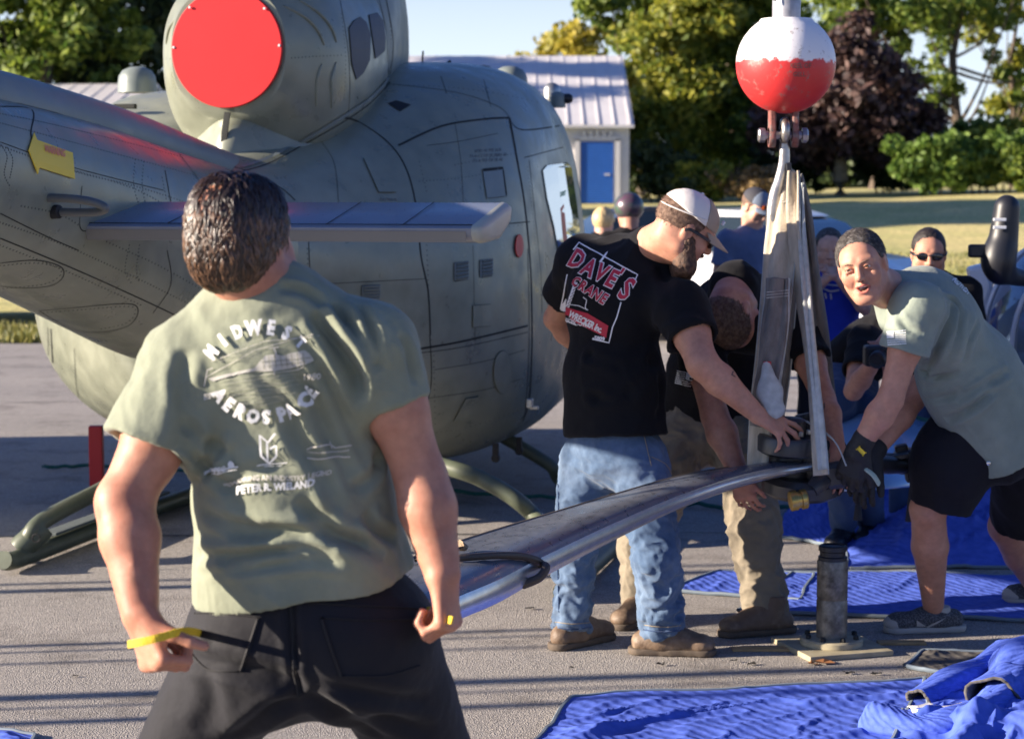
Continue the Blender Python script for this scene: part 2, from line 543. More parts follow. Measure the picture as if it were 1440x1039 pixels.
# ================================================================== SETTING
def ground_material():
    m = bpy.data.materials.new('concrete_apron'); m.use_nodes = True
    nt = m.node_tree; N = nt.nodes; L = nt.links; b = N['Principled BSDF']
    tc = N.new('ShaderNodeTexCoord')
    def noise(s, d=6, r=0.6):
        n = N.new('ShaderNodeTexNoise'); n.inputs['Scale'].default_value = s; n.inputs['Detail'].default_value = d; n.inputs['Roughness'].default_value = r
        L.new(tc.outputs['Object'], n.inputs['Vector']); return n
    def ramp(src, stops):
        r = N.new('ShaderNodeValToRGB'); e = r.color_ramp.elements
        e[0].position, e[0].color = stops[0][0], (*stops[0][1], 1); e[1].position, e[1].color = stops[-1][0], (*stops[-1][1], 1)
        for p, c in stops[1:-1]:
            q = e.new(p); q.color = (*c, 1)
        L.new(src, r.inputs[0]); return r
    big = ramp(noise(0.5).outputs[0], [(0.3, (0.28, 0.26, 0.24)), (0.7, (0.36, 0.33, 0.30))])
    vor = N.new('ShaderNodeTexVoronoi'); vor.inputs['Scale'].default_value = 190; L.new(tc.outputs['Object'], vor.inputs['Vector'])
    fine = ramp(vor.outputs['Color'], [(0.12, (0.6, 0.6, 0.6)), (0.5, (0.95, 0.95, 0.95)), (0.9, (1.35, 1.32, 1.28))])
    mul = N.new('ShaderNodeMix'); mul.data_type = 'RGBA'; mul.blend_type = 'MULTIPLY'; mul.inputs[0].default_value = 1
    L.new(big.outputs[0], mul.inputs[6]); L.new(fine.outputs[0], mul.inputs[7])
    st = ramp(noise(2.2, 8, 0.7).outputs[0], [(0.34, (0.45, 0.43, 0.42)), (0.48, (1, 1, 1))])
    mul2 = N.new('ShaderNodeMix'); mul2.data_type = 'RGBA'; mul2.blend_type = 'MULTIPLY'; mul2.inputs[0].default_value = 0.7
    L.new(mul.outputs[2], mul2.inputs[6]); L.new(st.outputs[0], mul2.inputs[7])
    L.new(mul2.outputs[2], b.inputs['Base Color'])
    b.inputs['Roughness'].default_value = 0.85
    bp = N.new('ShaderNodeBump'); bp.inputs['Strength'].default_value = 0.8; bp.inputs['Distance'].default_value = 0.004
    L.new(vor.outputs['Distance'], bp.inputs['Height']); L.new(bp.outputs[0], b.inputs['Normal'])
    return m
m_ground = ground_material()
m_grass = mat('lawn_grass', (0.58, 0.49, 0.20), 0.95, color2=(0.38, 0.38, 0.12), c2scale=0.35, c2lo=0.4, c2hi=0.65, var=0.35, vscale=9, bump=0.6, bscale=30, bdist=0.05)
m_seam = mat('joint_sealant', (0.05, 0.05, 0.05), 0.8)
def zl(x, y):
    xe = 22.5 + 5.0 * (1 / (1 + math.exp(-(x + 1) * 0.8)))
    t = min(max((y - xe) / 38.0, 0), 1); t = t * t * (3 - 2 * t)
    return t * (1.12 + 0.022 * min(max(x - 4, 0), 14)) - 0.10 * (1 - min(max((y - xe) / 1.5, 0), 1))
# tarmac sheet
bm = bmesh.new()
vs = [bm.verts.new(p) for p in ((-300, -60, 0), (300, -60, 0), (300, 40, 0), (-300, 40, 0))]
bm.faces.new(vs)
o = bm_obj('tarmac', bm, m_ground); o['kind'] = 'structure'
xs = np.concatenate([np.linspace(-400, -30, 12), np.linspace(-26, 30, 60), np.linspace(34, 400, 12)])
ys = np.concatenate([np.linspace(21, 34, 27), np.linspace(35, 70, 40), np.linspace(75, 900, 14)])
V = [(x, y, zl(x, y) + 0.02 * math.sin(x * 0.9 + y * 0.5)) for y in ys for x in xs]; nx = len(xs)
Fc = [(j * nx + i, j * nx + i + 1, (j + 1) * nx + i + 1, (j + 1) * nx + i) for j in range(len(ys) - 1) for i in range(nx - 1)]
o = mesh_obj('lawn', V, Fc, m_grass); o['kind'] = 'structure'
# tarred joints between the concrete slabs
bm = bmesh.new()
def wob_line(bm, a, b, w, z=0.004):
    n = int((b - a).length / 0.15) + 1; L_ = []; d = (b - a).normalized(); s = Vector((-d.y, d.x, 0))
    for i in range(n + 1):
        p = a.lerp(b, i / n); o_ = 0.008 * math.sin(i * 0.7) + 0.004 * math.sin(i * 2.3); ww = w * (0.8 + 0.3 * math.sin(i * 1.3))
        L_.append((bm.verts.new(p + s * (o_ + ww) + Vector((0, 0, z))), bm.verts.new(p + s * (o_ - ww) + Vector((0, 0, z)))))
    for p, q in zip(L_[:-1], L_[1:]): bm.faces.new((p[0], p[1], q[1], q[0]))
for y0 in (3.6, 9.55, 15.6, 18.6): wob_line(bm, Vector((-9, y0, 0)), Vector((9, y0 + 0.5, 0)), 0.009)
o = bm_obj('slab_joint', bm, m_seam); o['kind'] = 'structure'

# ------------------------------------------------------------------ trees
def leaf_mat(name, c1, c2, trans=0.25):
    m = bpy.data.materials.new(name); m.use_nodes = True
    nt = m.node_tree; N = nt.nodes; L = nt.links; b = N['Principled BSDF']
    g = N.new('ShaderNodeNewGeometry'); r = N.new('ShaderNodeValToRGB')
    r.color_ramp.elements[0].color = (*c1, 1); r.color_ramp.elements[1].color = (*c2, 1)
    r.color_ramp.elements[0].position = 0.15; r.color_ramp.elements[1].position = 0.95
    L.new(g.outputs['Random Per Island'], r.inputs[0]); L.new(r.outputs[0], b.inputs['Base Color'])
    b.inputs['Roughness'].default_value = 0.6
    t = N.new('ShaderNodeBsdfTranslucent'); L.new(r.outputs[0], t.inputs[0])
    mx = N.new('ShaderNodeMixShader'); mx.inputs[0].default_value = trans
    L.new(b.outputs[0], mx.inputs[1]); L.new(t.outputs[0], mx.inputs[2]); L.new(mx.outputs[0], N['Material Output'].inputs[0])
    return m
lm_green = leaf_mat('green_leaves', (0.06, 0.115, 0.016), (0.25, 0.31, 0.045), .4)
lm_yellow = leaf_mat('yellow_green_leaves', (0.26, 0.25, 0.03), (0.55, 0.44, 0.06), .4)
lm_mix = leaf_mat('olive_leaves', (0.12, 0.17, 0.025), (0.42, 0.40, 0.05), .45)
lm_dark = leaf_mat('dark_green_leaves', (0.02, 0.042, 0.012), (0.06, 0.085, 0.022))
lm_maroon = leaf_mat('maroon_leaves', (0.03, 0.016, 0.018), (0.12, 0.065, 0.052), 0.15)
lm_hedge = leaf_mat('bright_leaves', (0.07, 0.14, 0.02), (0.22, 0.32, 0.06), .35)
lm_brush = leaf_mat('dry_brush', (0.16, 0.11, 0.045), (0.34, 0.23, 0.10))
m_bark = mat('bark', (0.10, 0.075, 0.055), 0.95, var=0.3, vscale=8, bump=0.6, bscale=20, bdist=0.05)
m_barkp = mat('pale_bark', (0.24, 0.19, 0.12), 0.95, var=0.3, vscale=8)
def leaves(name, cl, per, size, m, parent=None, flat=0.8):
    """cl: (n,4) clump centres and radii; per leaves each"""
    n = len(cl) * per
    c = np.repeat(cl[:, :3], per, 0); r = np.repeat(cl[:, 3], per)
    d = rng.normal(size=(n, 3)); d /= np.linalg.norm(d, axis=1, keepdims=True)
    p = c + d * (r * rng.random(n) ** 0.45)[:, None] * np.array([1, 1, flat])
    a = rng.normal(size=(n, 3)); a /= np.linalg.norm(a, axis=1, keepdims=True)
    b = np.cross(a, rng.normal(size=(n, 3))); b /= np.linalg.norm(b, axis=1, keepdims=True)
    s = size * (0.6 + 0.8 * rng.random(n))[:, None]
    V = np.stack([p - a * s, p + b * s * 0.55, p + a * s, p - b * s * 0.55], 1).reshape(-1, 3)
    Fc = np.arange(n * 4).reshape(-1, 4)
    return mesh_obj(name, V.astype(np.float32), Fc.astype(np.int32), m, parent, smooth=False)
def crown_clumps(blobs, n, rmin, rmax, hollow=0.55):
    out = []
    w = np.array([b[3] ** 2 for b in blobs]); w = w / w.sum()
    for _ in range(n):
        x, y, z, r, *fl = blobs[rng.choice(len(blobs), p=w)]
        d = rng.normal(size=3); d /= np.linalg.norm(d)
        q = np.array([x, y, z]) + d * r * (hollow + (1 - hollow) * rng.random()) * np.array([1, 1, fl[0] if fl else 0.85])
        out.append((*q, rmin + (rmax - rmin) * rng.random()))
    return np.array(out)
def tree(x, y, blobs, n, per, size, m, label, trunk_r=0.18, trunk_h=None, crmin=0.35, crmax=0.85, bark=None, limbs=7, name='tree', cat='tree', group=None, lean=0.3):
    z0 = zl(x, y) - 0.05
    t = empty(name, (x, y, z0), label, cat, group)
    B = [(x + b[0], y + b[1], z0 + b[2], *b[3:]) for b in blobs]
    bm = bmesh.new(); top = max(b[2] for b in blobs)
    th = trunk_h or top
    pts = [Vector((x + lean * math.sin(i * 1.3) * i / 6, y, z0 + th * i / 6)) for i in range(7)]
    tube(bm, pts, [trunk_r * (1.25 - i / 6) + 0.02 for i in range(7)], 8)
    bm_obj('trunk', bm, bark or m_bark, t, smooth=True)
    for k in range(limbs):
        b = B[k % len(B)]; i = 1.5 + 3.2 * random.random(); s = pts[int(i)].lerp(pts[int(i) + 1], i % 1)
        e = Vector(b[:3]) + Vector((random.uniform(-1, 1), random.uniform(-1, 1), random.uniform(-.3, 1))) * b[3] * 0.8
        mid = s.lerp(e, 0.5) + Vector((random.uniform(-.3, .3), 0, -0.12 * (e - s).length))
        bm = bmesh.new(); P = catmull([s, mid, e], 5); tube(bm, P, [trunk_r * 0.42 * (1 - 0.85 * q / (len(P) - 1)) for q in range(len(P))], 6)
        bm_obj('limb', bm, bark or m_bark, t, smooth=True)
    leaves('crown', crown_clumps(B, n, crmin, crmax), per, size, m, t)
    return t
def pxx(px, d): return (px - 720) / F * d
# trees on the left, behind the helicopter
for i, (px, d, sc_, lab, mm) in enumerate([(-40, 66, 1.1, 'dark leafy tree at the left edge behind the tail boom', lm_dark),
        (75, 62, 1.0, 'sunlit olive green tree behind the tail boom, second from the left edge', lm_green),
        (160, 68, 1.1, 'dark green tree between the tail boom and the red disc', lm_dark)]):
    tree(pxx(px, d), d, [(0, 0, 3.2 * sc_, 2.3), (-1.4, 0.4, 5.2, 2.0), (1.3, 0, 5.6, 2.0), (0, 0, 7.6, 2.3), (0.6, 0, 2.0, 1.8)], 170, 85, 0.17, mm, lab, 0.25)
# yellow tree over the shed and its neighbours
d = 76
tree(pxx(800, d), d, [(-1.3, 0, 4.4, 1.2), (0, 0, 5.2, 1.5), (1.2, 0, 4.2, 1.4), (0.3, 0, 3.4, 1.5), (-2.4, 0.3, 3.6, 0.8)], 120, 100, 0.15, lm_yellow, 'bright yellow green tree rising over the shed roof', 0.16)
tree(pxx(900, 82), 82, [(-1.8, 0, 8.2, 1.5), (0, 0, 7.6, 2.0), (1.6, 0, 7.8, 1.9), (2.4, 0, 6.0, 1.6)], 110, 90, 0.17, lm_green, 'tall green tree standing behind the yellow one', 0.2)
tree(pxx(700, 90), 90, [(0, 0, 3.0, 1.2), (1.3, 0, 3.4, 1.2)], 40, 80, 0.18, lm_mix, 'low far olive tree at the left end of the shed roof', 0.12)
tree(pxx(945, 70), 70, [(-0.8, 0, 2.2, 1.4), (0.3, 0, 3.6, 1.5), (-0.3, 0, 5.2, 1.6), (0.7, 0, 6.6, 1.7), (0.2, 0, 1.0, 1.2)], 150, 100, 0.15, lm_mix, 'slender mixed green and yellow tree right of the shed', 0.13, bark=m_barkp)
tree(pxx(1030, 72), 72, [(0, 0, 2.4, 1.7), (-0.6, 0, 4.4, 1.9), (0.9, 0, 5.6, 1.9), (-0.2, 0, 7.2, 2.0), (1.4, 0, 3.2, 1.2)], 170, 100, 0.16, lm_green, 'tall green tree behind the red and white crane ball', 0.2)
tree(pxx(1180, 66), 66, [(0, 0, 3.0, 2.3, 0.8), (-1.2, 0, 2.4, 1.6), (1.5, 0, 2.6, 1.6), (0.1, 0, 4.4, 1.7), (-1.6, 0, 3.6, 1.1)], 190, 110, 0.15, lm_maroon, 'broad maroon leaved tree with a short pale trunk', 0.22, trunk_h=3.2, bark=m_barkp, lean=0.0)
# thin high trees with sky showing through
tree(pxx(1340, 80), 80, [(-3.4, 0, 7.6, 1.7), (-1.5, 0, 6.6, 1.6), (0.8, 0, 8.2, 1.9), (2.8, 0, 7.4, 1.6), (1.8, 0, 5.0, 0.9), (-2.6, 0, 5.0, 1.0), (-1.0, 0, 4.2, 1.3), (3.4, 0, 4.0, 1.2)], 96, 80, 0.15, lm_green, 'open branched tall tree with sky between its limbs', 0.2, trunk_h=8, limbs=16, crmin=0.3, crmax=0.7)
tree(pxx(1420, 92), 92, [(-2, 0, 8.0, 1.9), (0.6, 0, 9.2, 1.9), (1.5, 0, 6.2, 1.5), (-.5, 0, 4.6, 1.5), (1.8, 0, 3.6, 1.5)], 90, 80, 0.17, lm_mix, 'sparse tall tree at the right edge of the tree line', 0.13, trunk_h=9, limbs=12, crmin=0.3, crmax=0.7)
tree(pxx(1225, 88), 88, [(-1.4, 0, 8.2, 2.0), (1.0, 0, 8.6, 2.0), (0.2, 0, 6.6, 1.5)], 80, 80, 0.17, lm_green, 'green tree crown showing above the maroon tree', 0.18, trunk_h=8)
# bushes
def bush(px, d, w, h, m, label, n=40, per=90, size=0.12, name='bush', cat='bush'):
    x = pxx(px, d); z0 = zl(x, d)
    t = empty(name, (x, d, z0), label, cat)
    B = [(x + random.uniform(-w, w) * 0.6, d + random.uniform(-.4, .4), z0 + h * random.uniform(0.35, 0.62), h * random.uniform(0.35, 0.45)) for _ in range(5)]
    leaves('crown', crown_clumps(B, n, 0.2, 0.45, 0.4), per, size, m, t)
    for k in range(3):
        bm = bmesh.new(); tube(bm, [Vector((x + 0.2 * (k - 1), d, z0 - 0.05)), Vector((x + 0.5 * (k - 1), d, z0 + h * 0.6))], [0.04, 0.015], 5); bm_obj('stem', bm, m_bark, t)
    return t
bush(1310, 63, 1.6, 2.3, lm_hedge, 'bright green bush with reddish tips right of the maroon tree', 60)
bush(1375, 64, 1.5, 2.1, lm_hedge, 'second bright green bush, just left of the black mast', 55)
bush(1440, 63, 1.7, 2.5, lm_green, 'dark green bush at the right edge of the lawn', 60)
bush(1345, 68, 1.8, 2.9, lm_green, 'tall dark bush behind and between the two bright green bushes', 70)
bush(1408, 66, 1.8, 2.7, lm_mix, 'olive bush behind the black mast, tallest near the right edge', 70)
bush(1050, 61, 1.4, 1.3, lm_brush, 'dry brown brush under the trees right of the capped man', 40, size=0.09)
bush(985, 62, 1.2, 1.3, lm_mix, 'low olive bush beneath the tall green tree', 40)
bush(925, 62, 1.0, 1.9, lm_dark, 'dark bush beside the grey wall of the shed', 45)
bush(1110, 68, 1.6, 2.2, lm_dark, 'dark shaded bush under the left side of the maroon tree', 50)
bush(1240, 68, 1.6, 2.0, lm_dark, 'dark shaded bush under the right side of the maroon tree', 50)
# far woods closing the view beneath the crowns
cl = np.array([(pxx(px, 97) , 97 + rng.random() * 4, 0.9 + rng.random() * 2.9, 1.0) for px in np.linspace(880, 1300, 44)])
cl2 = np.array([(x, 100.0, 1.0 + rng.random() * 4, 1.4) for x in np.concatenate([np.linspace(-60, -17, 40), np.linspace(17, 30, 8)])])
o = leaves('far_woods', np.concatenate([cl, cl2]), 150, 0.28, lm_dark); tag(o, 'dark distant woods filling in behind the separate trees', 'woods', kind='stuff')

# ------------------------------------------------------------------ storage shed
m_steel_w = mat('white_sheet_metal', (0.62, 0.60, 0.60), 0.45, var=0.06, vscale=1.2)
m_steel_g = mat('grey_sheet_metal', (0.50, 0.49, 0.50), 0.5, var=0.08, vscale=1.5)
m_door_blue = mat('blue_rollup_door', (0.025, 0.13, 0.50), 0.5, var=0.05)
def shed(xc0, xc1, d, zb, ze, zr, label, name, depth=5.0, door=True):
    """long shed: front eave at ze, ridge at zr further back; xc0..xc1 front wall"""
    t = empty(name, ((xc0 + xc1) / 2, d, zb), label, 'building')
    bm = bmesh.new(); box(bm, ((xc0 + xc1) / 2, d + depth, (zb + ze) / 2 - 0.2), (xc1 - xc0, depth * 2, ze - zb + 0.4)); bm_obj('wall', bm, m_steel_w, t)
    bm = bmesh.new(); ov = 0.12
    A = [(xc0 - ov, d - 0.3, ze - 0.02), (xc1 + ov, d - 0.3, ze - 0.02), (xc1 + ov, d + depth, zr), (xc0 - ov, d + depth, zr), (xc1 + ov, d + 2 * depth + .3, ze - .02), (xc0 - ov, d + 2 * depth + .3, ze - .02)]
    for s in (0, 0.08):
        pass
    v = [bm.verts.new(p) for p in A]; v2 = [bm.verts.new((p[0], p[1], p[2] + 0.09)) for p in A]
    for q in ((0, 1, 2, 3), (3, 2, 4, 5)): bm.faces.new([v2[i] for i in q]); bm.faces.new([v[i] for i in q][::-1])
    for a, b in ((0, 1), (1, 2), (2, 4), (4, 5), (5, 3), (3, 0)): bm.faces.new((v[a], v[b], v2[b], v2[a]))
    rf = bm_obj('roof', bm, m_steel_w, t)
    # gable triangle
    bm = bmesh.new(); g = [bm.verts.new(p) for p in ((xc1, d, ze - 0.1), (xc1, d + 2 * depth, ze - 0.1), (xc1, d + depth, zr - 0.02))]; bm.faces.new(g); bm_obj('gable', bm, m_steel_g, t)
    me = None; n = int((xc1 - xc0) / 0.45)
    dirv = Vector((0, depth + 0.3, zr - ze)).normalized()
    for i in range(n + 1):
        x = xc0 + (xc1 - xc0) * i / n
        if me is None:
            bm = bmesh.new(); Lr = math.hypot(depth + 0.3, zr - ze)
            box(bm, dirv * (Lr / 2), (0.06, Lr, 0.03), (Vector((1, 0, 0)), dirv, Vector((1, 0, 0)).cross(dirv)))
            o = bm_obj('roof_rib', bm, m_steel_w); me = o.data
        else:
            o = bpy.data.objects.new('roof_rib', me); col.objects.link(o)
        o.parent = rf; o.location = Vector((x, d - 0.3, ze + 0.085))
    return t
sh = shed(pxx(560, 60), pxx(884, 60), 60, 1.05, 3.35, 5.75, 'white metal storage shed with a blue roll up door', 'storage_shed', depth=6.0)
bm = bmesh.new(); x0, x1 = pxx(816, 60), pxx(862, 60)
for i in range(26):
    z = 1.1 + 1.82 * (i + 0.5) / 26
    box(bm, ((x0 + x1) / 2, 59.97 - 0.02, z), (x1 - x0, 0.06, 1.82 / 26 * 0.8), bevel=0.012)
dr = bm_obj('rollup_door', bm, m_door_blue, sh)
bm = bmesh.new(); box(bm, ((x0 + x1) / 2, 59.99, 2.0), (x1 - x0, 0.03, 1.85)); bm_obj('door_backing', bm, m_door_blue, sh)
bm = bmesh.new(); box(bm, ((x0 + x1) / 2 + 0.3, 59.9, 1.95), (0.16, 0.03, 0.05)); bm_obj('handle', bm, m_steel_w, sh)
for i in range(5):
    bm = bmesh.new(); box(bm, (x0 + (x1 - x0) * (i + .5) / 5, 59.9, 3.16), (.10, .04, .16)); bm_obj('wall_rib', bm, m_steel_w, sh)
bm = bmesh.new(); box(bm, (x1 + 0.12, 59.94, 2.0), (0.14, 0.1, 2.0)); box(bm, (x0 - 0.1, 59.94, 2.0), (0.14, 0.1, 2.0)); box(bm, ((x0 + x1) / 2, 59.94, 3.02), (x1 - x0 + 0.4, 0.1, 0.12)); bm_obj('door_frame', bm, m_steel_w, sh)
for i in range(14):
    pass
sh2 = shed(pxx(-60, 55), pxx(175, 55), 55, 0.9, 3.5, 4.55, 'low white roofed shed beyond the tail boom at the left', 'far_shed', depth=5)
# asphalt drive in front of the shed
# ------------------------------------------------------------------ vehicles behind
m_carw = mat('white_car_paint', (0.72, 0.73, 0.75), 0.25, coat=0.6)
m_cardk = mat('dark_glass', (0.02, 0.03, 0.035), 0.08, spec=0.8)
m_rubber = mat('black_rubber', (0.015, 0.015, 0.016), 0.75)
m_blackpl = mat('black_plastic', (0.012, 0.013, 0.018), 0.45)
m_redpaint = mat('red_paint_far', (0.45, 0.05, 0.04), 0.5)
m_dkpaint = mat('dark_truck_paint', (0.03, 0.035, 0.05), 0.35)
m_chrome = mat('bright_metal', (0.65, 0.65, 0.66), 0.25, metal=1.0)
def car(name, label, x, y, rz, body, L_=4.4, wd=1.75, hh=1.42):
    t = empty(name, (x, y, 0), label, 'car')
    c, s = math.cos(rz), math.sin(rz)
    def T(u, v, z): return Vector((x + u * c - v * s, y + u * s + v * c, z))
    prof = [(-2.2, .35), (-2.22, .75), (-1.95, .92), (-1.6, .97), (-1.0, .98), (-0.4, 1.0), (0.6, 1.0), (1.2, .97), (1.9, .88), (2.2, .7), (2.2, .35)]
    k = L_ / 4.4
    rings = [[T(u * k, sgn * wd / 2 * (1 if z < 0.9 else 0.94), z * hh / 1.42) for u, z in prof] for sgn in (-1, -0.92, 0.92, 1)]
    rings = []
    for f, zs in ((-1, 0.97), (-0.93, 1.0), (0.93, 1.0), (1, 0.97)):
        rings.append([T(u * k * (0.985 if abs(f) == 1 else 1), f * wd / 2, z * zs) for u, z in prof])
    loft('body', rings, body, t)
    cab = [(-1.6, .95), (-1.15, 1.3), (-0.7, hh - 0.02), (0.1, hh), (0.45, hh - 0.06), (1.15, .95)]
    rings = [[T(u * k, f * wd / 2 * (1 if z < 1 else 0.82), z) for u, z in cab] for f in (-0.93, -0.88, 0.88, 0.93)]
    loft('cabin_glass', rings, m_cardk, t)
    cab = [(-0.95, hh - 0.05), (-0.7, hh + 0.01), (0.1, hh + 0.03), (0.4, hh - 0.04)]
    rings = [[T(u * k, f * wd / 2, z) for u, z in cab] for f in (-0.77, 0.77)]
    loft('roof_panel', rings, body, t)
    for u in (-1.35, 1.35):
        for f in (-1, 1):
            bm = bmesh.new(); ctr = T(u * k, f * (wd / 2 - 0.1), 0.32); ax = T(0, f, 0) - T(0, 0, 0)
            lathe(bm, [(0.31, -0.1), (0.33, -0.08), (0.33, 0.08), (0.31, 0.1), (0.2, 0.1)], ctr, ax, 20); w = bm_obj('wheel', bm, m_rubber, t, smooth=True)
            bm = bmesh.new(); lathe(bm, [(0.19, 0), (0.19, 0.015), (0.08, 0.03), (0.02, 0.03)], ctr + ax.normalized() * 0.1, ax, 16); r = bm_obj('rim', bm, m_chrome); r.parent = w
    return t
car('parked_car', 'white parked car behind the man in the blue shirt', pxx(1030, 22), 22, R(148), m_carw, L_=4.0)
car('parked_car', 'dark parked car nearest the helicopter nose, left of the white car', pxx(905, 24), 24, R(190), m_dkpaint)
# trailer and truck glimpsed under the tail boom at the far left
t = empty('flatbed_trailer', (pxx(-60, 25), 25, 0), 'dark flatbed trailer glimpsed under the tail boom', 'trailer')
bm = bmesh.new(); box(bm, (pxx(-60, 25), 25, 0.45), (3.4, 1.8, 0.16)); bm_obj('deck', bm, m_dkpaint, t)
bm = bmesh.new(); box(bm, (pxx(-90, 25), 25, 0.85), (3.0, 1.6, 0.5), bevel=0.1); bm_obj('load', bm, mat('grey_blue_paint', (0.22, 0.28, 0.38), 0.4), t)
bm = bmesh.new(); box(bm, (pxx(42, 25), 24.6, 0.68), (0.30, 0.5, 0.22), bevel=0.03); bm_obj('tail_box', bm, mat('faded_red', (0.62, 0.25, 0.22), 0.5, color2=(0.65, 0.6, 0.5), c2scale=4), t)
for u in (-1.1, -0.2):
    bm = bmesh.new(); lathe(bm, [(0.3, -0.1), (0.33, -0.08), (0.33, 0.08), (0.3, 0.1)], (pxx(-60, 25) + u, 24.2, 0.33), Vector((0, 1, 0)), 18); bm_obj('wheel', bm, m_rubber, t, smooth=True)
# grass verge tufts at the far left edge of the tarmac
def tufts(name, x0, x1, y0, y1, n, h, m, label):
    x = x0 + rng.random(n) * (x1 - x0); y = y0 + rng.random(n) * (y1 - y0)
    a = rng.random(n) * 6.28; hh = h * (0.5 + rng.random(n)); w = 0.018
    z = np.array([max(zl(i, j), 0) for i, j in zip(x, y)])
    dx = np.cos(a) * w; dy = np.sin(a) * w; lx = (rng.random(n) - .5) * h; ly = (rng.random(n) - .5) * h
    V = np.stack([np.stack([x - dx, y - dy, z], 1), np.stack([x + dx, y + dy, z], 1), np.stack([x + lx, y + ly, z + hh], 1)], 1).reshape(-1, 3)
    o = mesh_obj(name, V.astype(np.float32), np.arange(3 * n).reshape(-1, 3).astype(np.int32), m, smooth=False)
    tag(o, label, 'grass', kind='stuff')
lm_tuft = leaf_mat('verge_grass', (0.10, 0.12, 0.03), (0.34, 0.30, 0.07))
tufts('verge_grass', -14, -2.5, 21.5, 23.5, 9000, 0.10, lm_tuft, 'ragged dry grass along the far left edge of the tarmac')
tufts('lawn_edge_grass', -2, 16, 26.5, 40, 16000, 0.07, lm_tuft, 'short dry grass on the near part of the lawn')
# trees out of frame on the left throw the long band of shade over the lawn
for i, (x, y) in enumerate(((-19, 46), (-20, 49.5), (-24, 51.5))):
    if i < 3:
        tree(x, y, [(0, 0, 8.4, 2.6), (0, 0, 10.6, 2.6), (0.6, 0, 12.4, 1.8), (-2, 0, 9.4, 2.0)], 120, 70, 0.3, lm_green, ['nearest', 'middle', 'farthest'][i] + ' of the three tall trees standing left of the lawn', 0.25, group='tall trees beside the lawn', limbs=4)
# ================================================================== HELICOPTER
HTH = R(14.0)
HO = Vector((-1.31, 9.4, 0))
def H(u, v, z):
    return Vector((HO.x + u * math.cos(HTH) + v * math.sin(HTH), HO.y - u * math.sin(HTH) + v * math.cos(HTH), z))
H_R = H(1, 0, 0) - H(0, 0, 0); H_F = H(0, 1, 0) - H(0, 0, 0); UPV = Vector((0, 0, 1))
def heli_paint(name, c1, c2, rough=0.42):
    return mat(name, c1, rough, spec=0.45, color2=c2, c2scale=1.3, c2lo=0.35, c2hi=0.7, var=0.10, vscale=9, rvar=0.12, bump=0.05, bscale=90, bdist=0.002, bump2=0.45, b2scale=2.6, coat=0.06, metal=0.14)
m_hp = heli_paint('olive_grey_paint', (0.19, 0.205, 0.155), (0.27, 0.28, 0.215), .36)
m_hp2 = heli_paint('blue_grey_roof_paint', (0.17, 0.20, 0.19), (0.22, 0.25, 0.23), 0.50)
m_hline = mat('panel_gap', (0.012, 0.014, 0.012), 0.8)
m_hrivet = mat('rivet_paint', (0.055, 0.065, 0.05), 0.5)
m_hblack = mat('black_marking', (0.015, 0.015, 0.015), 0.7)
m_stencil = mat('dark_stencil_ink', (0.03, 0.035, 0.05), 0.7)
m_alu = mat('bare_aluminium', (0.42, 0.42, 0.40), 0.38, metal=0.85, var=0.15, vscale=12)
heli = empty('helicopter', H(0, 0, 0), 'olive grey military helicopter with a red disc over its exhaust, seen from behind', 'helicopter')
def sup(n, w, zb, zt, zm, et, eb, v, cu=0.0, wt=1.0):
    """cross-section ring: width w at height zm, superellipse exponents for top and bottom"""
    out = []
    for k in range(n):
        a = 2 * math.pi * k / n; ca, sa = math.cos(a), math.sin(a)
        e = et if sa >= 0 else eb
        x = w * math.copysign(abs(ca) ** (2 / e), ca)
        zz = abs(sa) ** (2 / e)
        z = zm + zz * (zt - zm) if sa >= 0 else zm - zz * (zm - zb)
        if sa > 0: x *= 1 - (1 - wt) * zz
        out.append(H(cu + x, v, z))
    return out
def interp_rows(rows, n):
    rows = np.array(rows, dtype=float); v0, v1 = rows[0, 0], rows[-1, 0]
    out = []
    for v in np.linspace(v0, v1, n):
        out.append([v] + [float(np.interp(v, rows[:, 0], rows[:, j])) for j in range(1, rows.shape[1])])
    A = np.array(out)
    for _ in range(2):
        B = A.copy(); B[1:-1, 1:] = 0.25 * A[:-2, 1:] + 0.5 * A[1:-1, 1:] + 0.25 * A[2:, 1:]; A = B
    return A
#        v     w     zb    zt    zm    et   eb   wt
fus = [(-0.34, 0.42, 0.90, 1.82, 1.40, 2.3, 2.2, .9), (0.0, 0.60, 0.70, 1.90, 1.38, 2.4, 2.3, .9), (0.35, 0.82, 0.46, 1.99, 1.34, 2.6, 2.5, .88), (0.7, 1.00, 0.32, 2.10, 1.26, 3.2, 2.9, .86),
       (1.1, 1.12, 0.25, 2.25, 1.20, 3.6, 3.3, .90), (1.5, 1.16, 0.23, 2.37, 1.15, 4.2, 3.6, .92), (2.2, 1.15, 0.23, 2.43, 1.15, 4.6, 3.8, .93), (3.0, 1.09, 0.25, 2.42, 1.15, 4.2, 3.6, .90),
       (3.6, .92, 0.38, 2.20, 1.15, 2.8, 2.6, .75), (4.2, .78, .46, 1.75, 1.08, 2.4, 2.4, .8), (4.7, .48, .58, 1.35, 1.0, 2.2, 2.2, .9), (4.95, .12, .8, 1.05, .95, 2, 2, 1)]
A = interp_rows(fus, 64)
body = loft('fuselage', [sup(72, r[1], r[2], r[3], r[4], r[5], r[6], r[0], wt=r[7]) for r in A], m_hp, heli)
